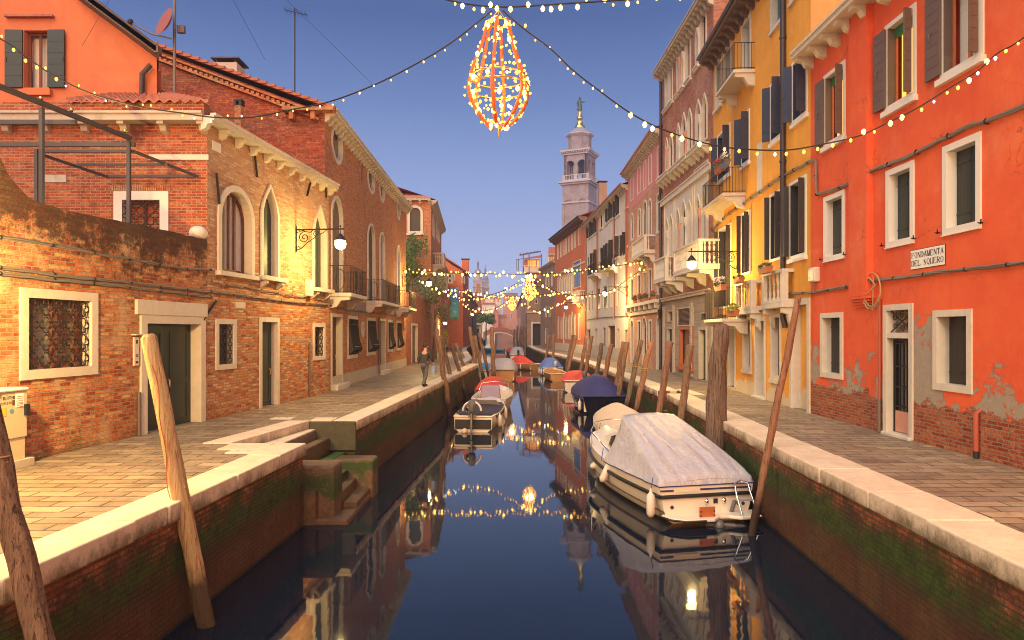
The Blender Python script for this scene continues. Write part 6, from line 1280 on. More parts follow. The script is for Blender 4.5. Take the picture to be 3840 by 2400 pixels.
zo0, zo1 = zb1 + 1.4, tz(505); ro = 3.45; m = MB(); m.lathe([(ro, zo0), (ro, zo1)], (0, 0, 0), 8, False, math.pi / 8)
for f in range(8): q = MB(); q.box(-1.1, -.9, -ro * .93 - .12, -ro * .9, zo0 + .4, zo1 - .5); q.box(.9, 1.1, -ro * .93 - .12, -ro * .9, zo0 + .4, zo1 - .5); q.ring((0, -ro * .93, zo1 - 1.6), .85, .1, n=8, k=4, a0=math.pi, a1=2 * math.pi); q.xf(Matrix.Rotation(f * math.pi / 4, 4, 'Z')); k = len(m.v); m.v += q.v; m.f += [[i + k for i in g] for g in q.f]; m.sm += q.sm
m.obj('octagon', 'tower_brick', T); m = MB(); m.lathe([(ro + .1, zo1 - .2), (ro + .8, zo1 + .4), (ro + .8, zo1 + .7)], (0, 0, 0), 8, False, math.pi / 8); m.obj('crown_cornice', 'tower_stone', T)
m = MB(); m.lathe([(ro + .5, zo1 + .7), (ro - .3, zo1 + 1.6), (1.9, zo1 + 2.5), (1.5, zo1 + 2.7)], (0, 0, 0), 12); m.obj('dome', 'lead', T)
zz = zo1 + 2.7; m = MB(); m.lathe([(1.6, 0), (1.6, .5), (1.0, 1.0), (.85, 2.6), (1.2, 2.8), (1.0, 3.2), (.55, 3.8), (.55, 5.2), (.75, 5.4)], (0, 0, zz), 8); m.obj('pedestal', 'gold', T)
z5 = zz + 5.4; m = MB(); m.tube([(0, 0, z5), (.05, 0, z5 + 1.0), (-.05, 0, z5 + 2.0), (0, 0, z5 + 2.9), (0, 0, z5 + 3.2)], [.85, .65, .55, .62, .22], 8); m.ball((0, 0, z5 + 3.6), .36, 8, 6); m.tube([(0.4, 0, z5 + 2.8), (1.0, 0, z5 + 2.2), (1.6, -.1, z5 + 2.4)], [.22, .17, .12], 6); m.tube([(-.4, 0, z5 + 2.8), (-.8, 0, z5 + 2.1), (-.6, -.3, z5 + 1.5)], [.22, .17, .12], 6); m.tube([(0, 0, z5 + 3.9), (0, 0, z5 + 4.6)], .04, 4); m.obj('statue', 'bronze', T)
# two domed church towers far away
for lb, u, w, vt, vd, vb in (('larger of two distant domed bell towers', 1792, 3.55, 1008, 1030, 1140), ('smaller of two distant domed bell towers', 1818, 2.9, 1026, 1046, 1140)):
    Y = 300; p = px(u, 0, Y); t = thing('domed_tower', lb, 'tower', (p.x, Y + (8 if u > 1800 else 0), 0), math.radians(8), 'domed church towers'); z = lambda v: px(0, v, Y).z; h = w / 2
    m = MB(); m.box(-h, h, -h, h, -.3, z(1078)); m.box(-h - .3, h + .3, -h - .3, h + .3, z(1078), z(1074)); m.box(-h + .1, h - .1, -h + .1, h - .1, z(1074), z(1055)); m.box(-h - .1, h + .1, -h - .1, h + .1, z(1055), z(1052)); m.obj('shaft', 'tower_stone', t); m = MB()
    for x in (-h * .4, h * .4): m.box(x - h * .2, x + h * .2, -h - .02, -h + .1, z(1073) - 3.3, z(1078) - .8)
    m.obj('bell_opening', 'pane_grey', t)
    zd = z(vd); m = MB(); m.lathe([(h * .95, z(1052) - .05), (h * .95, zd)], (0, 0, 0), 16); m.obj('drum', 'tower_stone', t); R_ = h * 1.0; hh = z(vt) - zd
    m = MB(); m.lathe([(R_ * math.cos(a), zd + hh * math.sin(a)) for a in [math.pi / 2 * i / 7 for i in range(7)]] + [(.45, zd + hh)], (0, 0, 0), 18); m.lathe([(.45, zd + hh - .1), (.4, zd + hh + 2.2), (.55, zd + hh + 2.4), (.1, zd + hh + 3.6)], (0, 0, 0), 8); m.tube([(0, 0, zd + hh + 3.5), (0, 0, zd + hh + 5)], .06, 4); m.tube([(-.4, 0, zd + hh + 4.5), (.4, 0, zd + hh + 4.5)], .05, 4); m.obj('dome', 'lead', t)
# ================= boats =================
def hull_pts(L, B, H, st=.86, mx=.42, sheer=.25, n=14, fl=.78, full=.62):
    S = []
    for i in range(n + 1):
        t = i / n
        b = B / 2 * (st + (1 - st) * math.sin(math.pi / 2 * min(1, t / mx))) if t < mx else B / 2 * max(.02, (1 - ((t - mx) / (1 - mx)) ** 2.3)) ** full
        h = H + sheer * max(0, (t - .3) / .7) ** 2; S.append((t * L, b, h))
    return S
def make_boat(name, label, x, y, L, B, H, head=0, hull='gel_white', cover=None, ctop=.5, rim=None, motor=None, stripe=None, fend=(), deck=.33, keelx=0, rail=False, cpos=.45, ridge=0, group='boats moored along the canal', cmat=None, inner='gel_cream', cat='boat', cover_name='cover', flat=.0):
    """stern at the local origin, bow along +y"""
    t = thing(name, label, cat, (x, y, WZ), head, group); S = hull_pts(L, B, H); n = len(S) - 1
    m = MB(); rows = []
    for yy, b, h in S:
        f = yy / L; rk = .35 * f ** 3
        rows.append([(-b, yy, h), (-b * .97, yy - rk * .1, h * .62), (-b * .86, yy - rk * .5, .06), (-b * .45, yy - rk, -.16), (0, yy - rk * 1.1, -.22), (b * .45, yy - rk, -.16), (b * .86, yy - rk * .5, .06), (b * .97, yy - rk * .1, h * .62), (b, yy, h)])
    k = 9; m.add([p for r in rows for p in r], [(i * k + j, i * k + j + 1, (i + 1) * k + j + 1, (i + 1) * k + j) for i in range(n) for j in range(k - 1)], True)
    m.add(rows[0], [tuple(range(k))]); m.obj('hull', hull, t)
    # gunwale and inside
    g = MB(); w = .09
    for sg in (-1, 1): g.tube([(sg * (b - .01), yy, h) for yy, b, h in S], .035, 6)
    g.tube([(-S[0][1], 0, H), (S[0][1], 0, H)], .04, 6); g.obj('gunwale', rim or hull, t)
    if stripe:
        for sg in (-1, 1): g = MB(); g.add([(sg * (b * .985 + .012), yy, h * z) for yy, b, h in S for z in (.86, .72)], [(i * 2, i * 2 + 1, i * 2 + 3, i * 2 + 2) for i in range(n)]); g.obj('stripe', stripe, t)
        MB().box(-S[0][1], S[0][1], -.012, .002, H * .72, H * .86).obj('stripe', stripe, t)
    i0 = int(n * (1 - deck)) if cover != 'full' else n
    m = MB()   # cockpit floor and side decks, foredeck
    m.add([q for yy, b, h in S[:i0 + 1] for q in ((-b + .02, yy + .02, h - .01), (-b + .13, yy + .02, h - .01), (-b + .15, yy + .02, .12), (b - .15, yy + .02, .12), (b - .13, yy + .02, h - .01), (b - .02, yy + .02, h - .01))], [(i * 6 + j, i * 6 + j + 1, (i + 1) * 6 + j + 1, (i + 1) * 6 + j) for i in range(i0) for j in range(5)])
    b0 = S[0][1]; m.box(-b0 + .02, b0 - .02, .01, .12, .1, H - .01)
    m.obj('cockpit', inner, t)
    if i0 < n: m = MB(); m.add([q for yy, b, h in S[i0:] for q in ((-b, yy, h), (0, yy, h + .06 + .1 * b), (b, yy, h))], [(i * 3 + j, i * 3 + j + 1, (i + 1) * 3 + j + 1, (i + 1) * 3 + j) for i in range(n - i0) for j in range(2)], True); yy, b, h = S[i0]; m.add([(-b, yy, h), (0, yy, h + .06 + .1 * b), (b, yy, h), (b * .85, yy, .15), (-b * .85, yy, .15)], [(0, 1, 2, 3, 4)]); m.obj('foredeck', hull if hull != 'navy_hull' else 'gel_cream', t)
    if cover:
        m = MB(); rr = []; q = 12; a0, a1 = {'full': (0, n), 'aft': (0, i0 + 1), 'mid': (2, i0 + 1), 'fore': (i0 - 4, n)}[cover]
        for i in range(a0, a1 + 1):
            yy, b, h = S[i]; f = (i - a0) / max(1, a1 - a0); e = math.sin(math.pi * min(1, max(0, (f / (2 * cpos)) if f < cpos else .5 + (f - cpos) / (2 * (1 - cpos))))) ** .7
            row = [(-b - .03, yy, h - .13)]
            for j in range(q + 1):
                s_ = -1 + 2 * j / q; pr = (1 - abs(s_) ** (2.2 + flat)); row.append((b * 1.01 * s_, yy, h + .03 + (ctop * e) * pr + ridge * (1 - abs(s_)) * e + .018 * mnoise.noise((s_ * 3, yy * 2.2, x))))
            row.append((b + .03, yy, h - .13)); rr.append(row)
        k = q + 3; m.add([p for r in rr for p in r], [(i * k + j, i * k + j + 1, (i + 1) * k + j + 1, (i + 1) * k + j) for i in range(len(rr) - 1) for j in range(k - 1)], True)
        m.add(rr[0], [tuple(range(k))[::-1]]); m.add(rr[-1], [tuple(range(k))]); m.obj(cover_name, cmat, t)
    if motor: outboard(t, motor[0], motor[1] if len(motor) > 1 else 'motor_grey', H, motor[2] if len(motor) > 2 else 0)
    for sx, fy, mt in fend: b, h = min(S, key=lambda s: abs(s[0] - fy))[1:]; fender(t, sx * (b + .09), fy, h * .15, mt)
    return t, S
def fender(t, x, y, z, mat='fender_white', L=.5, tilt=0):
    m = MB(); m.lathe([(.02, L + .08), (.03, L), (.085, L - .07), (.09, .08), (.05, .01), (.02, 0)], (0, 0, 0), 10); m.xf(Matrix.Translation((x, y, z)) @ Matrix.Rotation(tilt, 4, 'Y')); f = m.obj('fender', mat, t)
    m = MB(); m.tube([(x + .0, y, z + L), (x - math.copysign(.05, x), y, z + L + .3)], .01, 4); m.obj('line', 'fender_blue', f); return f
def outboard(t, x, mat, H, tilt=0):
    m = MB(); m.lathe([(.10, .10), (.17, .16), (.20, .34), (.19, .50), (.13, .60), (.02, .62)], (0, 0, 0), 12); m.v = [(a * .85, b * 1.25, c) for a, b, c in m.v]
    m.box(-.035, .035, -.10, .06, -.75, .12); m.box(-.08, .08, -.16, .10, -.42, -.39); q_ = MB().lathe([(.02, -.2), (.07, -.1), (.07, .12), (.02, .2)], (0, 0, 0), 8); q_.v = [(a, c, b - .7) for a, b, c in q_.v]; m.merge(q_); m.box(-.15, .15, .05, .3, -.05, .05)
    m.xf(Matrix.Translation((x, -.22, H + .05)) @ Matrix.Rotation(tilt, 4, 'X')); o = m.obj('outboard_motor', mat, t, bevel=.01); return o
# --- the big white cabin cruiser
hd = math.radians(12.5)
t = thing('cabin_cruiser', 'white cabin cruiser under a grey tarpaulin, stern towards the camera', 'boat', (4.16, 14.25, WZ), hd, 'boats moored along the canal')
L, B, H = 5.9, 2.36, .80; S = hull_pts(L, B, H, .90, .4, .34, 18, full=.5); n = len(S) - 1; m = MB(); rows = []
for yy, b, h in S:
    rk = .6 * (yy / L) ** 3; rows.append([(-b, yy, h), (-b * .985, yy, h * .80), (-b * .93, yy - rk * .3, h * .4), (-b * .86, yy - rk * .5, .10), (-b * .80, yy - rk * .6, .04), (-b * .4, yy - rk, -.14), (0, yy - rk * 1.1, -.22)]); rows[-1] += [(-a, b_, c) for a, b_, c in rows[-1][:-1][::-1]]
k = len(rows[0]); m.add([p for r in rows for p in r], [(i * k + j, i * k + j + 1, (i + 1) * k + j + 1, (i + 1) * k + j) for i in range(n) for j in range(k - 1)], True); m.add(rows[0], [tuple(range(k))]); m.obj('hull', 'gel_white', t)
g = MB()
for sg in (-1, 1): g.tube([(sg * (b * .985 + .015), yy, h * .70) for yy, b, h in S], .042, 6)
g.tube([(-S[0][1], -.02, H * .70), (S[0][1], -.02, H * .70)], .042, 6); g.obj('rub_rail', 'black_rubber', t)
g = MB()
for sg in (-1, 1): g.add([(sg * (b * .90 + .012), yy - .25 * (yy / L) ** 3, h * z) for yy, b, h in S for z in (.32, .27)], [(i * 2, i * 2 + 1, i * 2 + 3, i * 2 + 2) for i in range(n)])
g.obj('hull_line', 'brown_shutter', t)
b0 = S[0][1]; g = MB(); g.box(-b0 + .9, b0 - .05, -.012, 0, H * .83, H * .875); g.box(-b0, -b0 + .3, -.012, 0, H * .83, H * .875); g.obj('stripe', 'navy_canvas', t)
g = MB(); g.box(-b0 + .34, -b0 + .86, -.012, 0, H * .80, H * .90); g.obj('name_strip', 'gel_cream', t)
m = MB(); m.add([q for yy, b, h in S for q in ((-b, yy, h), (-b + .16, yy, h + .05), (0, yy, h + .10), (b - .16, yy, h + .05), (b, yy, h))], [(i * 5 + j, i * 5 + j + 1, (i + 1) * 5 + j + 1, (i + 1) * 5 + j) for i in range(n) for j in range(4)], True); m.obj('deck', 'gel_white', t)
# cabin ahead of the tarpaulin
m = MB(); c0, c1 = 2.9, 5.3
m.hexa([(-.98, c0, H), (.98, c0, H), (.45, c1, H + .2), (-.45, c1, H + .2), (-.78, c0 - .1, H + .72), (.78, c0 - .1, H + .72), (.34, c1 - .8, H + .42), (-.34, c1 - .8, H + .42)]); cb = m.obj('cabin', 'gel_white', t, bevel=.06, bseg=3)
for sg in (-1, 1): g = MB(); g.add([(sg * .965, 3.0, H + .22), (sg * .84, 3.55, H + .24), (sg * .79, 3.45, H + .50), (sg * .85, 2.98, H + .60)], [(0, 1, 2, 3)]); g.obj('window', 'pane_dark', cb)
# swim platform and stern fittings
m = MB(); m.plate([(-b0 + .02, 0), (-b0 + .1, -.28), (-b0 + .35, -.48), (-.1, -.50), (.1, -.34), (.3, -.34), (.5, -.50), (b0 - .1, -.50), (b0 - .02, -.1), (b0 - .02, 0)][::-1], .13, .20); m.obj('swim_platform', 'gel_white', t, bevel=.02)
MB().tube([(-b0 + .0, -.02, .165), (-b0 + .09, -.30, .165), (-b0 + .35, -.50, .165), (-.3, -.515, .165)], .022, 6).obj('platform_rail', 'black_rubber', t); MB().tube([(.75, -.515, .165), (b0 - .1, -.515, .165), (b0, -.12, .165)], .022, 6).obj('platform_rail', 'black_rubber', t)
MB().box(-.36, -.02, -.36, -.33, .20, .40).obj('wood_panel', 'rust_wood', t); g = MB(); [g.box(x, x + .03, -.365, -.358, z, z + .03) for x in (-.35, -.06) for z in (.21, .3)]; g.obj('bolt', 'ink', t)
m = MB()
for x in (-.02, .38): q_ = MB().lathe([(.055, -.01), (.05, .012), (.02, .03)], (0, 0, 0), 8); q_.v = [(a + x, -c - .012, b * 1.3 + H * .52) for a, b, c in q_.v]; m.merge(q_)
m.box(.13, .23, -.02, .002, H * .47, H * .47 + .1); m.obj('stern_fitting', 'chrome', t)
m = MB()
for x in (-.8, b0 - .24): q_ = MB().lathe([(.038, 0), (.038, .014)], (0, 0, 0), 10); q_.v = [(a + x, -c - .002, b + .34) for a, b, c in q_.v]; m.merge(q_)
m.obj('drain_port', 'ink', t)
m = MB(); m.bar((.50, -.08, .18), (.54, -.16, .44), .06, .06); m.bar((.54, -.16, .44), (.62, -.18, .36), .05, .05); m.obj('motor_bracket', 'motor_grey', t)
m = MB(); m.ball((.05, -.38, .02), .12); m.tube([(-.2, -.3, .04), (.4, -.42, .0)], .05, 6); m.box(.3, .58, -.5, -.36, -.06, .02); m.tube([(0, -.1, .1), (.1, -.4, .05)], .06, 6); m.obj('stern_drive', 'motor_grey', t)
m = MB(); lx = b0 - .55
for a in (0, .36): m.tube([(lx + a + .02, -.46, .20), (lx + a * .92, -.26, .62), (lx + .03 + a * .83, -.16, .80), (lx + .18, -.1, .84)], .022, 6)
m.obj('ladder', 'chrome', t); MB().box(lx + .03, lx + .36, -.34, -.28, .47, .50).obj('ladder_step', 'lilac_canvas', t); MB().box(lx + .08, lx + .33, -.15, -.09, .80, .83).obj('ladder_step', 'lilac_canvas', t)
m = MB(); m.tube([(-.9, 3.3, H + .12), (-1.12, 4.1, H + .55), (-.55, 5.3, H + .62), (0, 5.75, H + .62), (.55, 5.3, H + .62), (1.12, 4.1, H + .55)], .016, 6)
for q in (( -1.02, 4.3), (-.5, 5.3), (.5, 5.3), (1.02, 4.3)): m.tube([(q[0], q[1], H + .1), (q[0], q[1], H + .58)], .014, 5)
m.obj('bow_rail', 'chrome', t)
# tarpaulin: low at the stern, rising to a high flat front edge
m = MB(); rr = []; n_ = 22; q = 44; y0, y1 = .02, 2.95
for i in range(n_ + 1):
    f = i / n_; yy = y0 + (y1 - y0) * f; b = min(S, key=lambda s: abs(s[0] - yy))[1] + .02; tp_ = H + .12 + .98 * (f ** .86 if f < .97 else 1); hw = b * (1 - f) * .99 + .72 * f; row = []
    for j in range(q + 1):
        s_ = -1 + 2 * j / q; a = abs(s_); fl = .80
        if a <= fl: X = s_ / fl * hw * .96; Z = tp_ + .03 * math.cos(s_ * 2.4)
        else: g_ = (a - fl) / (1 - fl); X = math.copysign(hw * .96 + (b - hw * .96) * g_ ** (1.0 + .5 * f), s_); Z = tp_ + (H - .02 - tp_) * g_
        Z += .02 * math.sin(s_ * 6 + 3 * f) * f * (1 - f) + .022 * mnoise.noise((s_ * 5, yy * .9, 3)) * (1 - .5 * (a > .95)); 
        for k0, k1, am in ((-.55, -.20, .05), (-.30, .12, .045), (.02, .30, -.04), (.30, .42, .04), (-.72, -.62, .06)): Z += am * math.exp(-((s_ - (k0 + (k1 - k0) * (1 - f))) / .045) ** 2) * math.sin(math.pi * min(1, f * 1.15)) ** .7
        X += .02 * mnoise.noise((yy * 3, s_ * 2, 8)) * (a > fl); row.append((X, yy, Z))
    rr.append(row)
k = q + 1; fr = [(x * .92, y1 + .22, H + .02 + (z - H) * .5) for x, y, z in rr[-1]]; fr2 = [(x * .95, y1 + .42, H + .05) for x, y, z in rr[-1]]; rr += [fr, fr2]
st = [(x * 1.005, y - .03, H - .02) for x, y, z in rr[0]]; rr.insert(0, st)
m.add([p for r in rr for p in r], [(i * k + j, i * k + j + 1, (i + 1) * k + j + 1, (i + 1) * k + j) for i in range(len(rr) - 1) for j in range(k - 1)], True)
n = NT('tarpaulin'); P = n.n('TexCoord').outputs['Object']; c = n.mix((.50, .485, .55), (.38, .365, .41), n.noise(P, 2.2, 5)); c = n.mix(c, (.2, .15, .12), n.ramp(n.noise(P, 26, 2), [(.76, 0), (.8, .8)])); c = n.mix(c, (.66, .60, .54), n.ramp(n.noise(n.vmap(P, (2.5, .7, 1)), 1.6, 6), [(.5, 0), (.7, .5)]))
wv = n.n('TexWave', {'Vector': n.vmap(P, (1, .12, 1)), 'Scale': 1.1, 'Distortion': 5.0, 'Detail': 3.0, 'Detail Scale': .8}).outputs['Fac' if 'Fac' in [o.name for o in n.n('TexWave').outputs] else 1]
M['tarpaulin'] = n.fin(c, .36, n.bump(n.math('ADD', n.math('MULTIPLY', wv, .25), n.noise(P, 9, 6, .6)), .05, .7), spec=.5)
o = m.obj('tarpaulin', 'tarpaulin', t); pass
m = MB(); m.tube([(x * 1.01, y - .005, H - .03) for x, y, z in [rr[0][0], rr[0][22], rr[0][-1]]], .012, 4)
for sg in (0, -1): m.tube([(r_[sg][0] * 1.01, r_[sg][1], r_[sg][2] - .01) for r_ in rr[1:-2]], .012, 4)
m.obj('hem_rope', 'navy_canvas', t)
fender(t, -b0 - .14, .15, .12, L=.52); fender(t, -1.32, 2.75, .30, L=.52, tilt=.45); fender(t, -1.05, 4.3, .35, 'gel_white', .4, 1.2)
# --- other boats
t, S_ = make_boat('wooden_launch', 'brown wooden launch under a cream tarp ridge behind the cruiser', 4.25, 21.0, 5.6, 1.95, .72, math.radians(4), 'hull_wood', 'full', .22, 'gel_cream', ridge=.42, cmat='cream_tarp', stripe='gel_cream', cpos=.5, fend=((-1, 2.0, 'fender_white'),))
t, S_ = make_boat('navy_launch', 'dark navy boat under a taut navy blue canvas cover', 4.75, 33.0, 6.2, 2.55, .82, math.radians(2), 'navy_hull', 'full', .55, 'navy_hull', ridge=.38, cmat='navy_canvas', cpos=.35, fend=((-1, .4, 'fender_white'),))
make_boat('covered_motorboat', 'white motorboat with a bright red cover and outboard engine', 4.65, 44.6, 5.2, 2.2, .78, math.radians(-3), 'gel_white', 'full', .42, 'gel_white', motor=(.35, 'motor_grey'), cmat='red_canvas', cpos=.5, flat=1.0)
make_boat('varnished_boat', 'varnished wooden boat between the red and blue covered boats', 4.15, 54.5, 5, 1.8, .62, math.radians(6), 'hull_wood', None, rim='gel_cream', inner='hull_wood', group='boats moored along the canal')
make_boat('blue_covered_boat', 'white boat with domed pale blue cover and bagged outboard', 4.1, 62.0, 5, 2.15, .70, math.radians(2), 'gel_white', 'full', .85, 'gel_white', motor=(.2, 'rib_tube'), cmat='blue_canvas', cpos=.45, fend=((-1, .3, 'fender_white'), (-1, 1.5, 'fender_white')))
make_boat('small_wooden_boat', 'small cream edged wooden boat with red canvas hood', 3.0, 70.5, 5, 1.9, .66, math.radians(30), 'hull_wood', 'fore', .7, 'gel_cream', cmat='red_canvas', fend=((-1, 1.6, 'fender_white'),), deck=.3)
make_boat('grey_covered_boat', 'white boat with rounded grey cover and black outboard in midstream', 1.35, 96, 5.2, 2.4, .80, 0, 'gel_white', 'full', 1.05, 'gel_white', motor=(.1, 'black_rubber'), cmat='grey_canvas', cpos=.4, flat=1.2)
make_boat('dinghy', 'small teal dinghy moored before the bridge', -.8, 140, 4.5, 1.7, .5, math.radians(80), 'cyan_canvas', None, rim='gel_white')
make_boat('covered_dinghy', 'small boat with dark red cover by the slim canal edge house', 1.4, 120, 4.5, 2.2, .6, math.radians(15), 'gel_cream', 'full', .6, 'gel_cream', cmat='red_canvas')
t, S_ = make_boat('outboard_boat', 'open white boat with black stern panel and tilted outboard engine', -1.38, 27.0, 5.4, 1.78, .62, math.radians(-6), 'gel_white', 'mid', .10, 'gel_white', motor=(-.02, 'motor_grey', -.12), cmat='black_canvas', cpos=.5, fend=((1, 1.0, 'fender_white'), (1, 3.4, 'fender_white')), deck=.25)
MB().box(-.72, .72, -.03, -.012, .12, .5).obj('stern_panel', 'ink', t, bevel=.01); MB().ring((-.02, -.15, .86), .36, .05, 'y', n=16, a0=0, a1=math.pi).obj('motor_guard', 'rib_tube', t); m = MB(); [m.lathe([(.05, 0), (.05, .01)], (0, 0, 0), 8) for _ in (0, 1)]; MB().ball((-.30, -.22, .06), .12, 10, 8).obj('reflection_ball', 'cream_tarp', t); MB().ball((-.12, -.2, .95), .16, 10, 8).obj('engine_cowl', 'chrome', t)  # the pale ball by the engine models a yellowish light reflection
MB().add([(-.75, 3.3, .66), (.75, 3.3, .66), (.55, 3.0, .98), (-.55, 3.0, .98)], [(0, 1, 2, 3), (3, 2, 1, 0)]).obj('windscreen', 'rib_tube', t)
t, S_ = make_boat('console_boat', 'cream boat with a lilac shrouded console behind the outboard boat', -.95, 33.2, 5.2, 1.95, .70, math.radians(-5), 'gel_white', None, rim='rib_tube', group='boats moored along the canal', deck=.3)
m = MB(); m.hexa([(-.55, .7, .3), (.55, .7, .3), (.5, 1.5, .3), (-.5, 1.5, .3), (-.46, .85, 1.28), (.46, .85, 1.28), (.4, 1.35, 1.3), (-.4, 1.35, 1.3)]); m.obj('console_cover', 'lilac_canvas', t, bevel=.08, bseg=3); MB().box(-.5, .5, .2, .6, .3, .62).obj('seat', 'gel_cream', t, bevel=.04)
m = MB(); m.tube([(-.85, 2.6, .75), (-.7, 2.9, 1.25), (0, 3.2, 1.35), (.7, 2.9, 1.25), (.85, 2.6, .75)], .015, 5); m.obj('bow_rail', 'chrome', t)
make_boat('red_cover_skiff', 'low wooden skiff with red dome cover beside the leaning piles', -1.15, 40.5, 5, 1.9, .55, math.radians(-4), 'hull_wood', 'full', .62, 'hull_wood', cmat='red_canvas', cpos=.3)
make_boat('wooden_cruiser', 'broad varnished boat with grey rounded cover behind the thick upright pile', -.5, 54.5, 6, 2.35, .95, math.radians(-3), 'hull_wood', 'full', .85, 'hull_wood', cmat='grey_canvas', cpos=.25, flat=1.4)
make_boat('blue_tarp_boat', 'boat with bright blue tarp tucked behind the pile cluster', -2.3, 60, 5.5, 1.7, .6, math.radians(-3), 'gel_cream', 'full', .5, 'gel_cream', cmat='cyan_canvas', cpos=.4)
make_boat('moored_boat', 'low white boat moored beyond the blue tarp boat', -3.2, 75, 5.5, 1.9, .6, math.radians(3), 'gel_white', 'full', .3, 'gel_white', cmat='white_plastic')
# ================= mooring piles =================
def pile(label, top, base, Y, r, mat, r2=None, zb=-2.3, rope=False, Yt=None, jit=.22):
    a, b = px(*top, Yt or Y), px(*base, Y); d = (b - a); k = (zb - a.z) / d.z; c = a + d * k; t = thing('mooring_pile', label, 'mooring pile', (c.x, c.y, zb), group='wooden mooring piles in the canal')
    n = 14; P = [Vector((0, 0, 0)).lerp(a - c, i / n) for i in range(n + 1)]; r2 = r2 or r; rnd = random.Random(int(top[0]))
    for i in range(2, n): P[i] += Vector((mnoise.noise((i * .4, top[0], 0)), mnoise.noise((i * .4, 0, top[0])), 0)) * r * .55
    P.append(P[-1] + (P[-1] - P[-2]).normalized() * r * .25); R_ = [r2 + (r - r2) * i / n for i in range(n + 1)] + [r * .72]
    m = MB(); m.tube(P, R_, 14, jit=jit); m.obj('post', mat, t)
    if rope:
        q = (a - c) * rope; g = MB()
        for k_ in range(2): g.ring((q.x, q.y, q.z + k_ * .07), r * 1.13, .012, 'z', n=14, k=5)
        g.obj('rope', 'reed_rope', t)
    return t
# near left piles
t = thing('mooring_pile', 'thick rough brown pile ringed by a pale rope, beside the utility cabinet', 'mooring pile', (-3.52, 5.8, -2.3), group='wooden mooring piles in the canal'); a = Vector((-4.93, 6.3, 1.98)) - Vector((-3.52, 5.8, -2.3)); m = MB(); P = [a * (i / 22) + Vector((mnoise.noise((i * .35, 3, 0)), 0, 0)) * .03 for i in range(23)]; m.tube(P, [.115 - .02 * i / 22 for i in range(23)], 24, jit=.34); m.obj('post', 'pile_brown', t)
g = MB(); q = a * .80; g.ring((q.x, q.y, q.z), .112, .009, 'z', n=18, k=5); g.ring((q.x, q.y, q.z - .05), .115, .009, 'z', n=18, k=5); g.tube([(q.x, q.y - .14, q.z), (q.x - .3, q.y - .2, q.z - .12), (q.x - .8, q.y - .3, q.z - .3)], .008, 5); g.obj('rope', 'reed_rope', t)
t = thing('mooring_pile', 'pale yellow peeled pile with an orange split, in front of the black double door', 'mooring pile', (-3.95, 9.2, -2.3), group='wooden mooring piles in the canal'); a = Vector((-4.86, 9.25, 2.17)) - Vector((-3.95, 9.2, -2.3)); m = MB(); P = [a * (i / 22) + Vector((mnoise.noise((i * .3, 9, 0)), 0, 0)) * .010 for i in range(23)]; P += [a * 1.004, a * 1.012]; m.tube(P, [.118 - .022 * i / 22 for i in range(23)] + [.088, .06], 24, jit=.22); m.obj('post', 'pile_pale', t)
m = MB(); pts = [a * f + Vector((-.03 + .05 * math.sin(f * 9) + .02 * math.sin(f * 31), -.116 + .022 * f, 0)) for f in [.52 + .40 * i / 16 for i in range(17)]]; m.tube(pts, .006, 4); m.tube([pts[7], pts[7] + Vector((.05, .02, -.08)), pts[7] + Vector((.07, .045, -.22))], .005, 4); m.obj('split', 'rust_wood', t)
pile('very thick grey-brown dolphin pile behind the cruiser', (2703, 1222), (2678, 1640), 17.5, .19, 'pile_grey', .30, jit=.30)
pile('long slim red-brown pile leaning over the cruiser stern and kerb', (2994, 1115), (2842, 1885), 13.3, .062, 'pile_red', .068, jit=.45)
RP = [((2059, 1258), (2047, 1346), 70), ((2076, 1255), (2074, 1334), 66), ((2148, 1256), (2127, 1367), 60), ((2159, 1258), (2135, 1370), 57), ((2199, 1261), (2178, 1387), 51.6), ((2219, 1260), (2198, 1390), 48), ((2257, 1288), (2237, 1410), 42.4), ((2293, 1291), (2267, 1418), 39), ((2339, 1283), (2315, 1422), 34.3), ((2351, 1285), (2327, 1437), 33.2), ((2403, 1278), (2361, 1470), 30.9), ((2438, 1286), (2396, 1493), 28.7), ((2513, 1283), (2472, 1548), 24.3), ((2588, 1296), (2556, 1553), 21.6)]
ordn = ['first', 'second', 'third', 'fourth', 'fifth', 'sixth', 'seventh', 'eighth', 'ninth', 'tenth', 'eleventh', 'twelfth', 'thirteenth', 'fourteenth']
for i, (a, b, Y) in enumerate(RP[::-1]): pile('slim mooring pile, %s one along the quay counting away from the cabin cruiser' % ordn[i], a, b, Y, (.115 if Y < 35 else .13), ['pile_brown', 'pile_red', 'pile_red', 'pile_grey'][i % 4], rope=(.72 if Y in (28.7, 30.9) else False))
LP = [((1645, 1264), (1686, 1560), 32.2, .12, 'thick rough pile beside the walking person, closest to the outboard boat stern'), ((1655, 1260), (1715, 1523), 36.5, .11, 'bent pile just behind the thick rough one by the walking person'), ((1693, 1289), (1751, 1501), 39.6, .11, 'slim dark pile standing over the open outboard boat'), ((1711, 1289), (1767, 1465), 46.2, .11, 'straight dark pile over the boat with the lilac console'), ((1761, 1227), (1793, 1429), 52, .14, 'tall orange-brown pile leading the dense cluster by the blue tarp boat'), ((1781, 1260), (1811, 1415), 56, .14, 'leaning pile right behind the tall orange-brown one of the cluster'), ((1796, 1250), (1827, 1380), 60, .14, 'dark thin pile touching the blue tarp boat in the cluster'), ((1774, 1262), (1790, 1400), 58, .14, 'short pile hidden inside the dense cluster of piles'), ((1844, 1228), (1851, 1396), 53.5, .17, 'thick upright pile standing in front of the broad varnished boat')]
for a, b, Y, r, lb in LP: pile(lb, a, b, Y, r, 'pile_brown' if Y < 35 or Y > 50 else 'pile_grey')
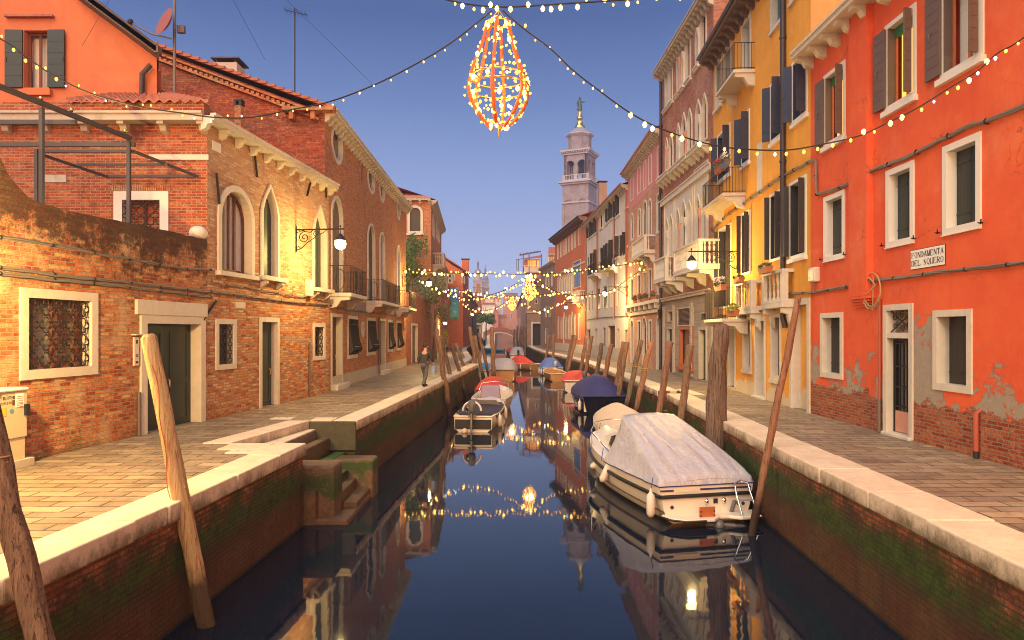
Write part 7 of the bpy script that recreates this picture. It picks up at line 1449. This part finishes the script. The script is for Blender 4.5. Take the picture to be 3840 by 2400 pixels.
for i, (u, v, Y) in enumerate(((1925, 1235, 100), (1936, 1222, 104), (1948, 1224, 102), (1958, 1218, 99), (1968, 1222, 96))): pile('grey pile against the slim canal edge house, %s of five' % ordn[i], (u + 4, v), (u, 1352), Y, .16, 'pile_grey')
# ================= lamps, strings of bulbs, ornaments =================
street_lamp(CH.W, 1109, 862, 1.55, 'lit bracket lamp on the corner house between the ogee windows', 650)
street_lamp(YH.W, 2767, 942, 1.75, 'lit bracket lamp on the yellow house above the iron balcony', 750)
street_lamp(RH.W, 6100, -470, 1.6, 'bracket lamp on the red house hanging over the paving before the facade', 620)
street_lamp(SH.W, 1508, 1035, 1.75, 'lit bracket lamp at the shrub end of the tall brick house', 800)
street_lamp(WH.W, 2356, 1076, 1.75, 'lit bracket lamp at the joint of the white house and pink brick house', 1000)
street_lamp(OH.W, 2180, 1135, 1.7, 'lit bracket lamp on the orange arcade house', 600)
street_lamp(Wall((-8.9, 99.4), (-9, 99.5)), 1725, 1160, 1.2, 'x', 200) if False else None
street_lamp(AS.W, 1646, 1195, .7, 'lit lamp low on the far facade beside the potted bush', 450)
street_lamp(GW, -560, 690, 1.45, 'bracket lamp on the garden wall hanging over the paving before the facade', 1700)
for u, v, Y, lb in ((1742, 1176, 118, 'far lamp post standing by the rust red houses'), (1771, 1180, 125, 'far lamp post standing right at the portico')):
    p = px(u, v, Y); t = thing('lamp_post', lb, 'street lamp', (p.x, Y, 0), group='far lamp posts'); MB().tube([(0, 0, 0), (0, 0, p.z - .2)], .05, 6).obj('post', 'iron', t); MB().ball((0, 0, p.z), .22).obj('lamp', 'lamp_glow', t)
def smooth(pts, k=8):
    P = [Vector(p) for p in pts]; out_ = []
    for i in range(len(P) - 1):
        a, b, c, d = P[max(0, i - 1)], P[i], P[i + 1], P[min(len(P) - 1, i + 2)]
        for j in range(k):
            s = j / k; out_.append(.5 * ((2 * b) + (c - a) * s + (2 * a - 5 * b + 4 * c - d) * s * s + (3 * b - a - 3 * c + d) * s ** 3))
    out_.append(P[-1]); return out_
BM = {}
def bulb_mesh(r, mat):
    k = (r, mat)
    if k not in BM: m = MB(); m.lathe([(r * .35, r * 1.1), (r * .85, r * .5), (r, -.2 * r), (r * .6, -1.1 * r), (r * .05, -1.5 * r)], (0, 0, 0), 7); me = m.mesh('bulb'); me.materials.append(M[mat]); BM[k] = me
    return BM[k]
def add_bulb(t, p, r, mat): o = bpy.data.objects.new('bulb', bulb_mesh(round(r, 3), mat)); COL.objects.link(o); o.parent = t; o.location = p; return o
def string(label, pts, Y, step, r=.022, rb=.022, group='strings of light bulbs across the canal', big=.25, dim=None, seed=1, sleep=()):
    P = smooth([px(u, v, Y) for u, v in pts]); c = P[0].copy(); t = thing('light_string', label, 'string lights', c, group=group); m = MB(); m.tube([p - c for p in P], r, 5); m.obj('wire', 'iron', t)
    rnd = random.Random(seed); acc = 0; last = P[0]; k = 0; nx = step
    for a, b in zip(P, P[1:]):
        L = (b - a).length
        while acc + L >= nx:
            q = a.lerp(b, (nx - acc) / L); off = Vector((rnd.uniform(-.5, .5), rnd.uniform(-.5, .5), -rnd.uniform(.6, 1.6))) * rb * 1.6
            if rnd.random() < .3: off.z = -off.z
            big_ = rnd.random() < big; cool = rnd.random() < .13; sm = any(x0 < (q.x / Y * F + CX) < x1 for x0, x1 in sleep)
            add_bulb(t, q - c + off, rb * (.55 if sm else (1.45 if big_ else rnd.uniform(.75, 1.05))), 'bulb_cool' if cool else ('bulb_warm' if big_ else 'bulb_amber')); nx += step * rnd.uniform(.6, 1.4); k += 1
        acc += L
    return t
Y = 9.0
string('close light string sagging over the corner house roof', [(-660, -260), (-300, 10), (0, 145), (100, 215), (205, 285), (340, 350), (520, 400), (690, 425), (800, 440), (940, 440), (1100, 410), (1240, 380), (1400, 320), (1560, 240), (1700, 155), (1845, 40)], Y, .19, .010, .020, seed=3, sleep=((215, 2000),))
string('close light string sagging past the red house windows', [(1885, 40), (1960, 105), (2060, 180), (2150, 265), (2240, 335), (2350, 415), (2460, 475), (2600, 525), (2720, 552), (2830, 562), (2960, 562), (3090, 540), (3220, 510), (3330, 460), (3440, 405), (3560, 330), (3660, 270), (3740, 200), (3840, 140), (4100, -80)], Y, .19, .010, .021, seed=5, big=.35, sleep=((1990, 2300),))
string('uppermost light string carrying the big red garland ornament', [(1180, -260), (1500, -60), (1700, 5), (1860, 26), (2000, 22), (2120, 14), (2260, 5), (2440, -8), (2700, -45), (3400, -240)], Y, .16, .011, .020, seed=7, big=.4)
Y = 44
string('flat middle light string across the canal', [(1509, 1014), (1650, 1022), (1850, 1027), (1990, 1028), (2150, 1020), (2300, 1000), (2447, 970)], Y, .21, .022, .055, seed=9, big=.3)
string('middle light string drooping from the shrubs to the ornament', [(1562, 1040), (1610, 1072), (1655, 1095), (1740, 1116), (1800, 1117), (1850, 1105), (1910, 1078), (1980, 1038)], Y, .23, .02, .050, seed=11)
string('middle light string drooping from the ornament to the pink brick house', [(1996, 1036), (2049, 1073), (2092, 1096), (2151, 1109), (2198, 1107), (2264, 1098), (2310, 1078), (2363, 1040), (2416, 1005), (2447, 985)], Y, .23, .02, .050, seed=12)
Y = 75
string('flat second light string across the canal', [(1655, 1078), (1757, 1094), (1860, 1108), (1946, 1111), (2030, 1105), (2140, 1090)], Y, .34, .03, .075, seed=14, big=.3)
string('second-row light string drooping between the small ornament and the teal banner', [(1700, 1112), (1724, 1125), (1757, 1151), (1814, 1166), (1873, 1148), (1915, 1118)], Y, .34, .03, .075, seed=15)
string('second-row light string drooping between the small ornament and the orange arcade house', [(1924, 1116), (1960, 1138), (2009, 1164), (2049, 1165), (2098, 1142), (2138, 1104)], Y, .34, .03, .075, seed=16)
Y = 110
string('faintest light string, low over the canal before the domes', [(1745, 1110), (1800, 1118), (1850, 1102), (1905, 1085), (1960, 1060), (2010, 1042)], Y, .5, .04, .10, seed=17, big=.2)
def ornament(label, u, vt, Y, sc=1.0, garl=True, nb=96, rb=.022, mat='bulb_warm', watt=10):
    p = px(u, vt, Y); t = thing('hanging_ornament', label, 'light ornament', p, group='pear shaped light ornaments'); H = 1.62 * sc
    pr = [(.13, .16), (.17, .25), (.25, .55), (.36, .85), (.405, 1.05), (.38, 1.2), (.27, 1.4), (.10, 1.56)]
    pr = [(a * sc, -b * sc) for a, b in pr]
    for k in range(6):
        a = 2 * math.pi * k / 6 + .35; m = MB(); m.tube(smooth([(r_ * math.cos(a), r_ * math.sin(a), z) for r_, z in pr], 4), .010 * sc, 5); rb_ = m.obj('rib', 'brass', t)
        if garl: m = MB(); P = smooth([(r_ * math.cos(a), r_ * math.sin(a), z) for r_, z in pr], 7); m.tube(P, [.021 * sc * (1 + .6 * mnoise.noise((i * 1.9, k, 0))) for i in range(len(P))], 8, jit=.7); m.obj('garland', 'tinsel', rb_)
    [MB().ring((0, 0, a * sc), b * sc, .013 * sc, 'z', n=24).obj('hoop', 'brass', t) for a, b in ((-.17, .14), (-1.03, .41), (-.9, .37))]
    m = MB(); [m.tube([(.12 * sc * math.cos(a), .12 * sc * math.sin(a), -.17 * sc), (0, 0, 0)], .006 * sc, 4) for a in (0, 1.6, 3.1, 4.7)]; m.tube([(0, 0, -1.5 * sc), (0, 0, -1.68 * sc)], .008 * sc, 4); m.obj('hanger', 'brass', t)
    rnd = random.Random(int(u)); Q = smooth([(r_, 0, z) for r_, z in pr], 10)
    for i in range(nb):
        q = Q[int(rnd.random() * len(Q))]; a = 2 * math.pi * rnd.randrange(6) / 6 + .35 + rnd.gauss(0, .16); rr = q.x * rnd.uniform(.9, 1.12); big_ = rnd.random() < .3
        add_bulb(t, (rr * math.cos(a), rr * math.sin(a), q.z), rb * (1.35 if big_ else .9), mat if big_ or mat != 'bulb_warm' else 'bulb_amber' if rnd.random() < .55 else 'bulb_warm')
    m = MB()
    for i in range(int(nb * 1.9)):
        q = Q[int(rnd.random() * len(Q))]; a = 2 * math.pi * rnd.random(); rr = q.x * rnd.uniform(.75, 1.15); m.ball((rr * math.cos(a), rr * math.sin(a), q.z), rb * rnd.uniform(.6, 1.0), 6, 4)
    m.obj('bulb', 'bulb_amber', t, kind='stuff')
    l = bpy.data.lights.new('ornament_light', 'POINT'); l.energy = watt; l.color = (1, .6, .22); l.shadow_soft_size = .25 * sc; o = bpy.data.objects.new('ornament_light', l); COL.objects.link(o); o.parent = t; o.location = (0, 0, -.95 * sc)
ornament('large hanging pear shaped light ornament with red garlands over the canal', 1869, 36, 9.0, 1.0, watt=18, rb=.021)
ornament('middle pear shaped light ornament with red garlands', 1986, 1030, 44, 1.05, rb=.034, watt=60)
ornament('smallest pear shaped light ornament of yellow bulbs', 1920, 1110, 75, 1.0, False, nb=70, rb=.04, mat='bulb_amber', watt=90)
# ================= pedestrian =================
def person(label, x, y, rz):
    t = bpy.data.objects.new('person', None); 
    J = {'pel': (0, 0, .95), 'sp': (0, -.02, 1.15), 'ch': (0, -.04, 1.34), 'nk': (0, -.05, 1.50), 'hd': (0, -.08, 1.60), 'hd2': (0, -.09, 1.70),
         'lh': (.10, 0, .90), 'lk': (.11, -.20, .50), 'la': (.11, -.22, .09), 'lt': (.11, -.37, .04), 'rh': (-.10, 0, .90), 'rk': (-.11, .06, .48), 'ra': (-.11, .33, .14), 'rt': (-.11, .24, .03),
         'ls': (.19, -.04, 1.42), 'le': (.25, .10, 1.16), 'lw': (.25, -.02, .93), 'rs': (-.19, -.04, 1.42), 're': (-.25, -.14, 1.16), 'rw': (-.24, -.32, 1.02)}
    def skin(nm, edges, rad, mat, par=None, root='pel', lv=2):
        ks = []; [ks.append(k) for e in edges for k in e if k not in ks]; me = bpy.data.meshes.new(nm); me.from_pydata([J[k] for k in ks], [(ks.index(a), ks.index(b)) for a, b in edges], []); o = bpy.data.objects.new(nm, me); COL.objects.link(o)
        m = o.modifiers.new('s', 'SKIN'); m.use_smooth_shade = True
        for i, k in enumerate(ks): me.skin_vertices[0].data[i].radius = (rad[k], rad[k] * (.78 if k in ('pel', 'sp', 'ch') else 1)); me.skin_vertices[0].data[i].use_root = (k == root)
        s = o.modifiers.new('d', 'SUBSURF'); s.levels = s.render_levels = lv; me.materials.append(M[mat]); o.parent = par; return o
    body = skin('person', [('pel', 'sp'), ('sp', 'ch'), ('ch', 'nk'), ('nk', 'hd'), ('hd', 'hd2'), ('pel', 'lh'), ('lh', 'lk'), ('lk', 'la'), ('la', 'lt'), ('pel', 'rh'), ('rh', 'rk'), ('rk', 'ra'), ('ra', 'rt'), ('ch', 'ls'), ('ls', 'le'), ('le', 'lw'), ('ch', 'rs'), ('rs', 're'), ('re', 'rw')],
                {'pel': .15, 'sp': .14, 'ch': .16, 'nk': .055, 'hd': .085, 'hd2': .085, 'lh': .085, 'lk': .058, 'la': .04, 'lt': .035, 'rh': .085, 'rk': .058, 'ra': .04, 'rt': .035, 'ls': .055, 'le': .042, 'lw': .03, 'rs': .055, 're': .042, 'rw': .03}, 'skin')
    body.location = (x, y, 0); body.rotation_euler = (0, 0, rz); tag(body, label, 'person')
    skin('coat', [('pel', 'sp'), ('sp', 'ch'), ('ch', 'ls'), ('ls', 'le'), ('le', 'lw'), ('ch', 'rs'), ('rs', 're'), ('re', 'rw'), ('pel', 'lh'), ('pel', 'rh')], {'pel': .18, 'sp': .165, 'ch': .185, 'ls': .075, 'le': .058, 'lw': .046, 'rs': .075, 're': .058, 'rw': .046, 'lh': .10, 'rh': .10}, 'cloth_dark', body)
    skin('trousers', [('pel', 'lh'), ('lh', 'lk'), ('lk', 'la'), ('pel', 'rh'), ('rh', 'rk'), ('rk', 'ra')], {'pel': .155, 'lh': .10, 'lk': .075, 'la': .06, 'rh': .10, 'rk': .075, 'ra': .06}, 'cloth_grey', body)
    m = MB(); m.ball((0, -.075, 1.70), .108, 12, 9, 1.1); m.v = [(a, b + (.02 if b > -.1 else .055), c + .015) for a, b, c in m.v]; m.obj('hair', 'hair', body)
    m = MB(); m.ball((0, -.185, 1.655), .018, 6, 4, 1.4); m.ball((.11, -.08, 1.66), .022, 6, 4, 1.5); m.ball((-.11, -.08, 1.66), .022, 6, 4, 1.5); m.obj('nose_and_ears', 'skin', body)
    m = MB(); m.ball((.035, -.172, 1.69), .011, 6, 4); m.ball((-.035, -.172, 1.69), .011, 6, 4); m.box(-.025, .025, -.178, -.168, 1.612, 1.618); m.obj('eyes_and_mouth', 'hair', body)
    for nm, k, s in (('hand', 'lw', 1), ('hand', 'rw', -1)):
        c = Vector(J[k]); m = MB(); m.tube([c, c + Vector((0, -.01, -.09))], [.028, .034], 8)
        for f in range(4): q = c + Vector((0, -.035 + f * .02, -.085)); m.tube([q, q + Vector((-.008 * s, -.004, -.04)), q + Vector((-.022 * s, -.006, -.072 + abs(f - 1.5) * .006))], [.009, .0085, .007], 5)
        m.tube([c + Vector((0, -.03, -.03)), c + Vector((-.012 * s, -.06, -.06)), c + Vector((-.02 * s, -.062, -.085))], [.011, .010, .008], 5); m.obj(nm, 'skin', body)
    for k, q in (('la', 'lt'), ('ra', 'rt')): a, b = Vector(J[k]), Vector(J[q]); m = MB(); m.tube([a + Vector((0, .07, -.045 if k == 'la' else .0)), a + Vector((0, 0, -.03)), a.lerp(b, .6), b + Vector((0, -.05 if k == 'la' else -.02, 0))], [.035, .055, .048, .03], 8); m.obj('shoe', 'shoe', body)
    m = MB(); m.box(-.34, -.20, -.42, -.24, .52, .84); m.tube([(-.27, -.26, .84), (-.26, -.32, .98), (-.27, -.40, .84)], .008, 4); b = m.obj('shoulder_bag', 'bag_blue', None, bevel=.02); b.location = body.location; b.rotation_euler = body.rotation_euler; tag(b, 'pale blue shopping bag carried by the walking person', 'bag')
person('person walking away beside the brick courtyard wall in dark coat and grey trousers', px(1592, 1450, 28.2).x, 28.2, math.radians(158))
# ================= evening haze =================
m = MB().box(-140, 140, -20, 430, -4.5, 78); hz = m.obj('haze', 'ink', kind='stuff'); hm = bpy.data.materials.new('haze'); hm.use_nodes = True; hz.data.materials[0] = hm
t_ = hm.node_tree; t_.nodes.clear(); vo = t_.nodes.new('ShaderNodeVolumePrincipled'); oo = t_.nodes.new('ShaderNodeOutputMaterial'); t_.links.new(vo.outputs[0], oo.inputs[1])
vo.inputs['Color'].default_value = (.58, .64, .98, 1); vo.inputs['Density'].default_value = .0008; vo.inputs['Anisotropy'].default_value = .2
# things made of a single mesh are that mesh, not an empty with one child
bpy.context.view_layer.update()
for o in [o for o in SC.objects if o.type == 'EMPTY' and not o.parent]:
    ch = list(o.children)
    if len(ch) == 1 and ch[0].type == 'MESH' and not ch[0].children:
        c = ch[0]; mw = c.matrix_world.copy(); nm = o.name.split('.')[0]; props = {k: o[k] for k in ('label', 'category', 'group') if k in o}
        bpy.data.objects.remove(o); c.parent = None; c.matrix_world = mw; c.name = nm
        for k in list(c.keys()):
            if k == 'kind': del c[k]
        for k, v in props.items(): c[k] = v
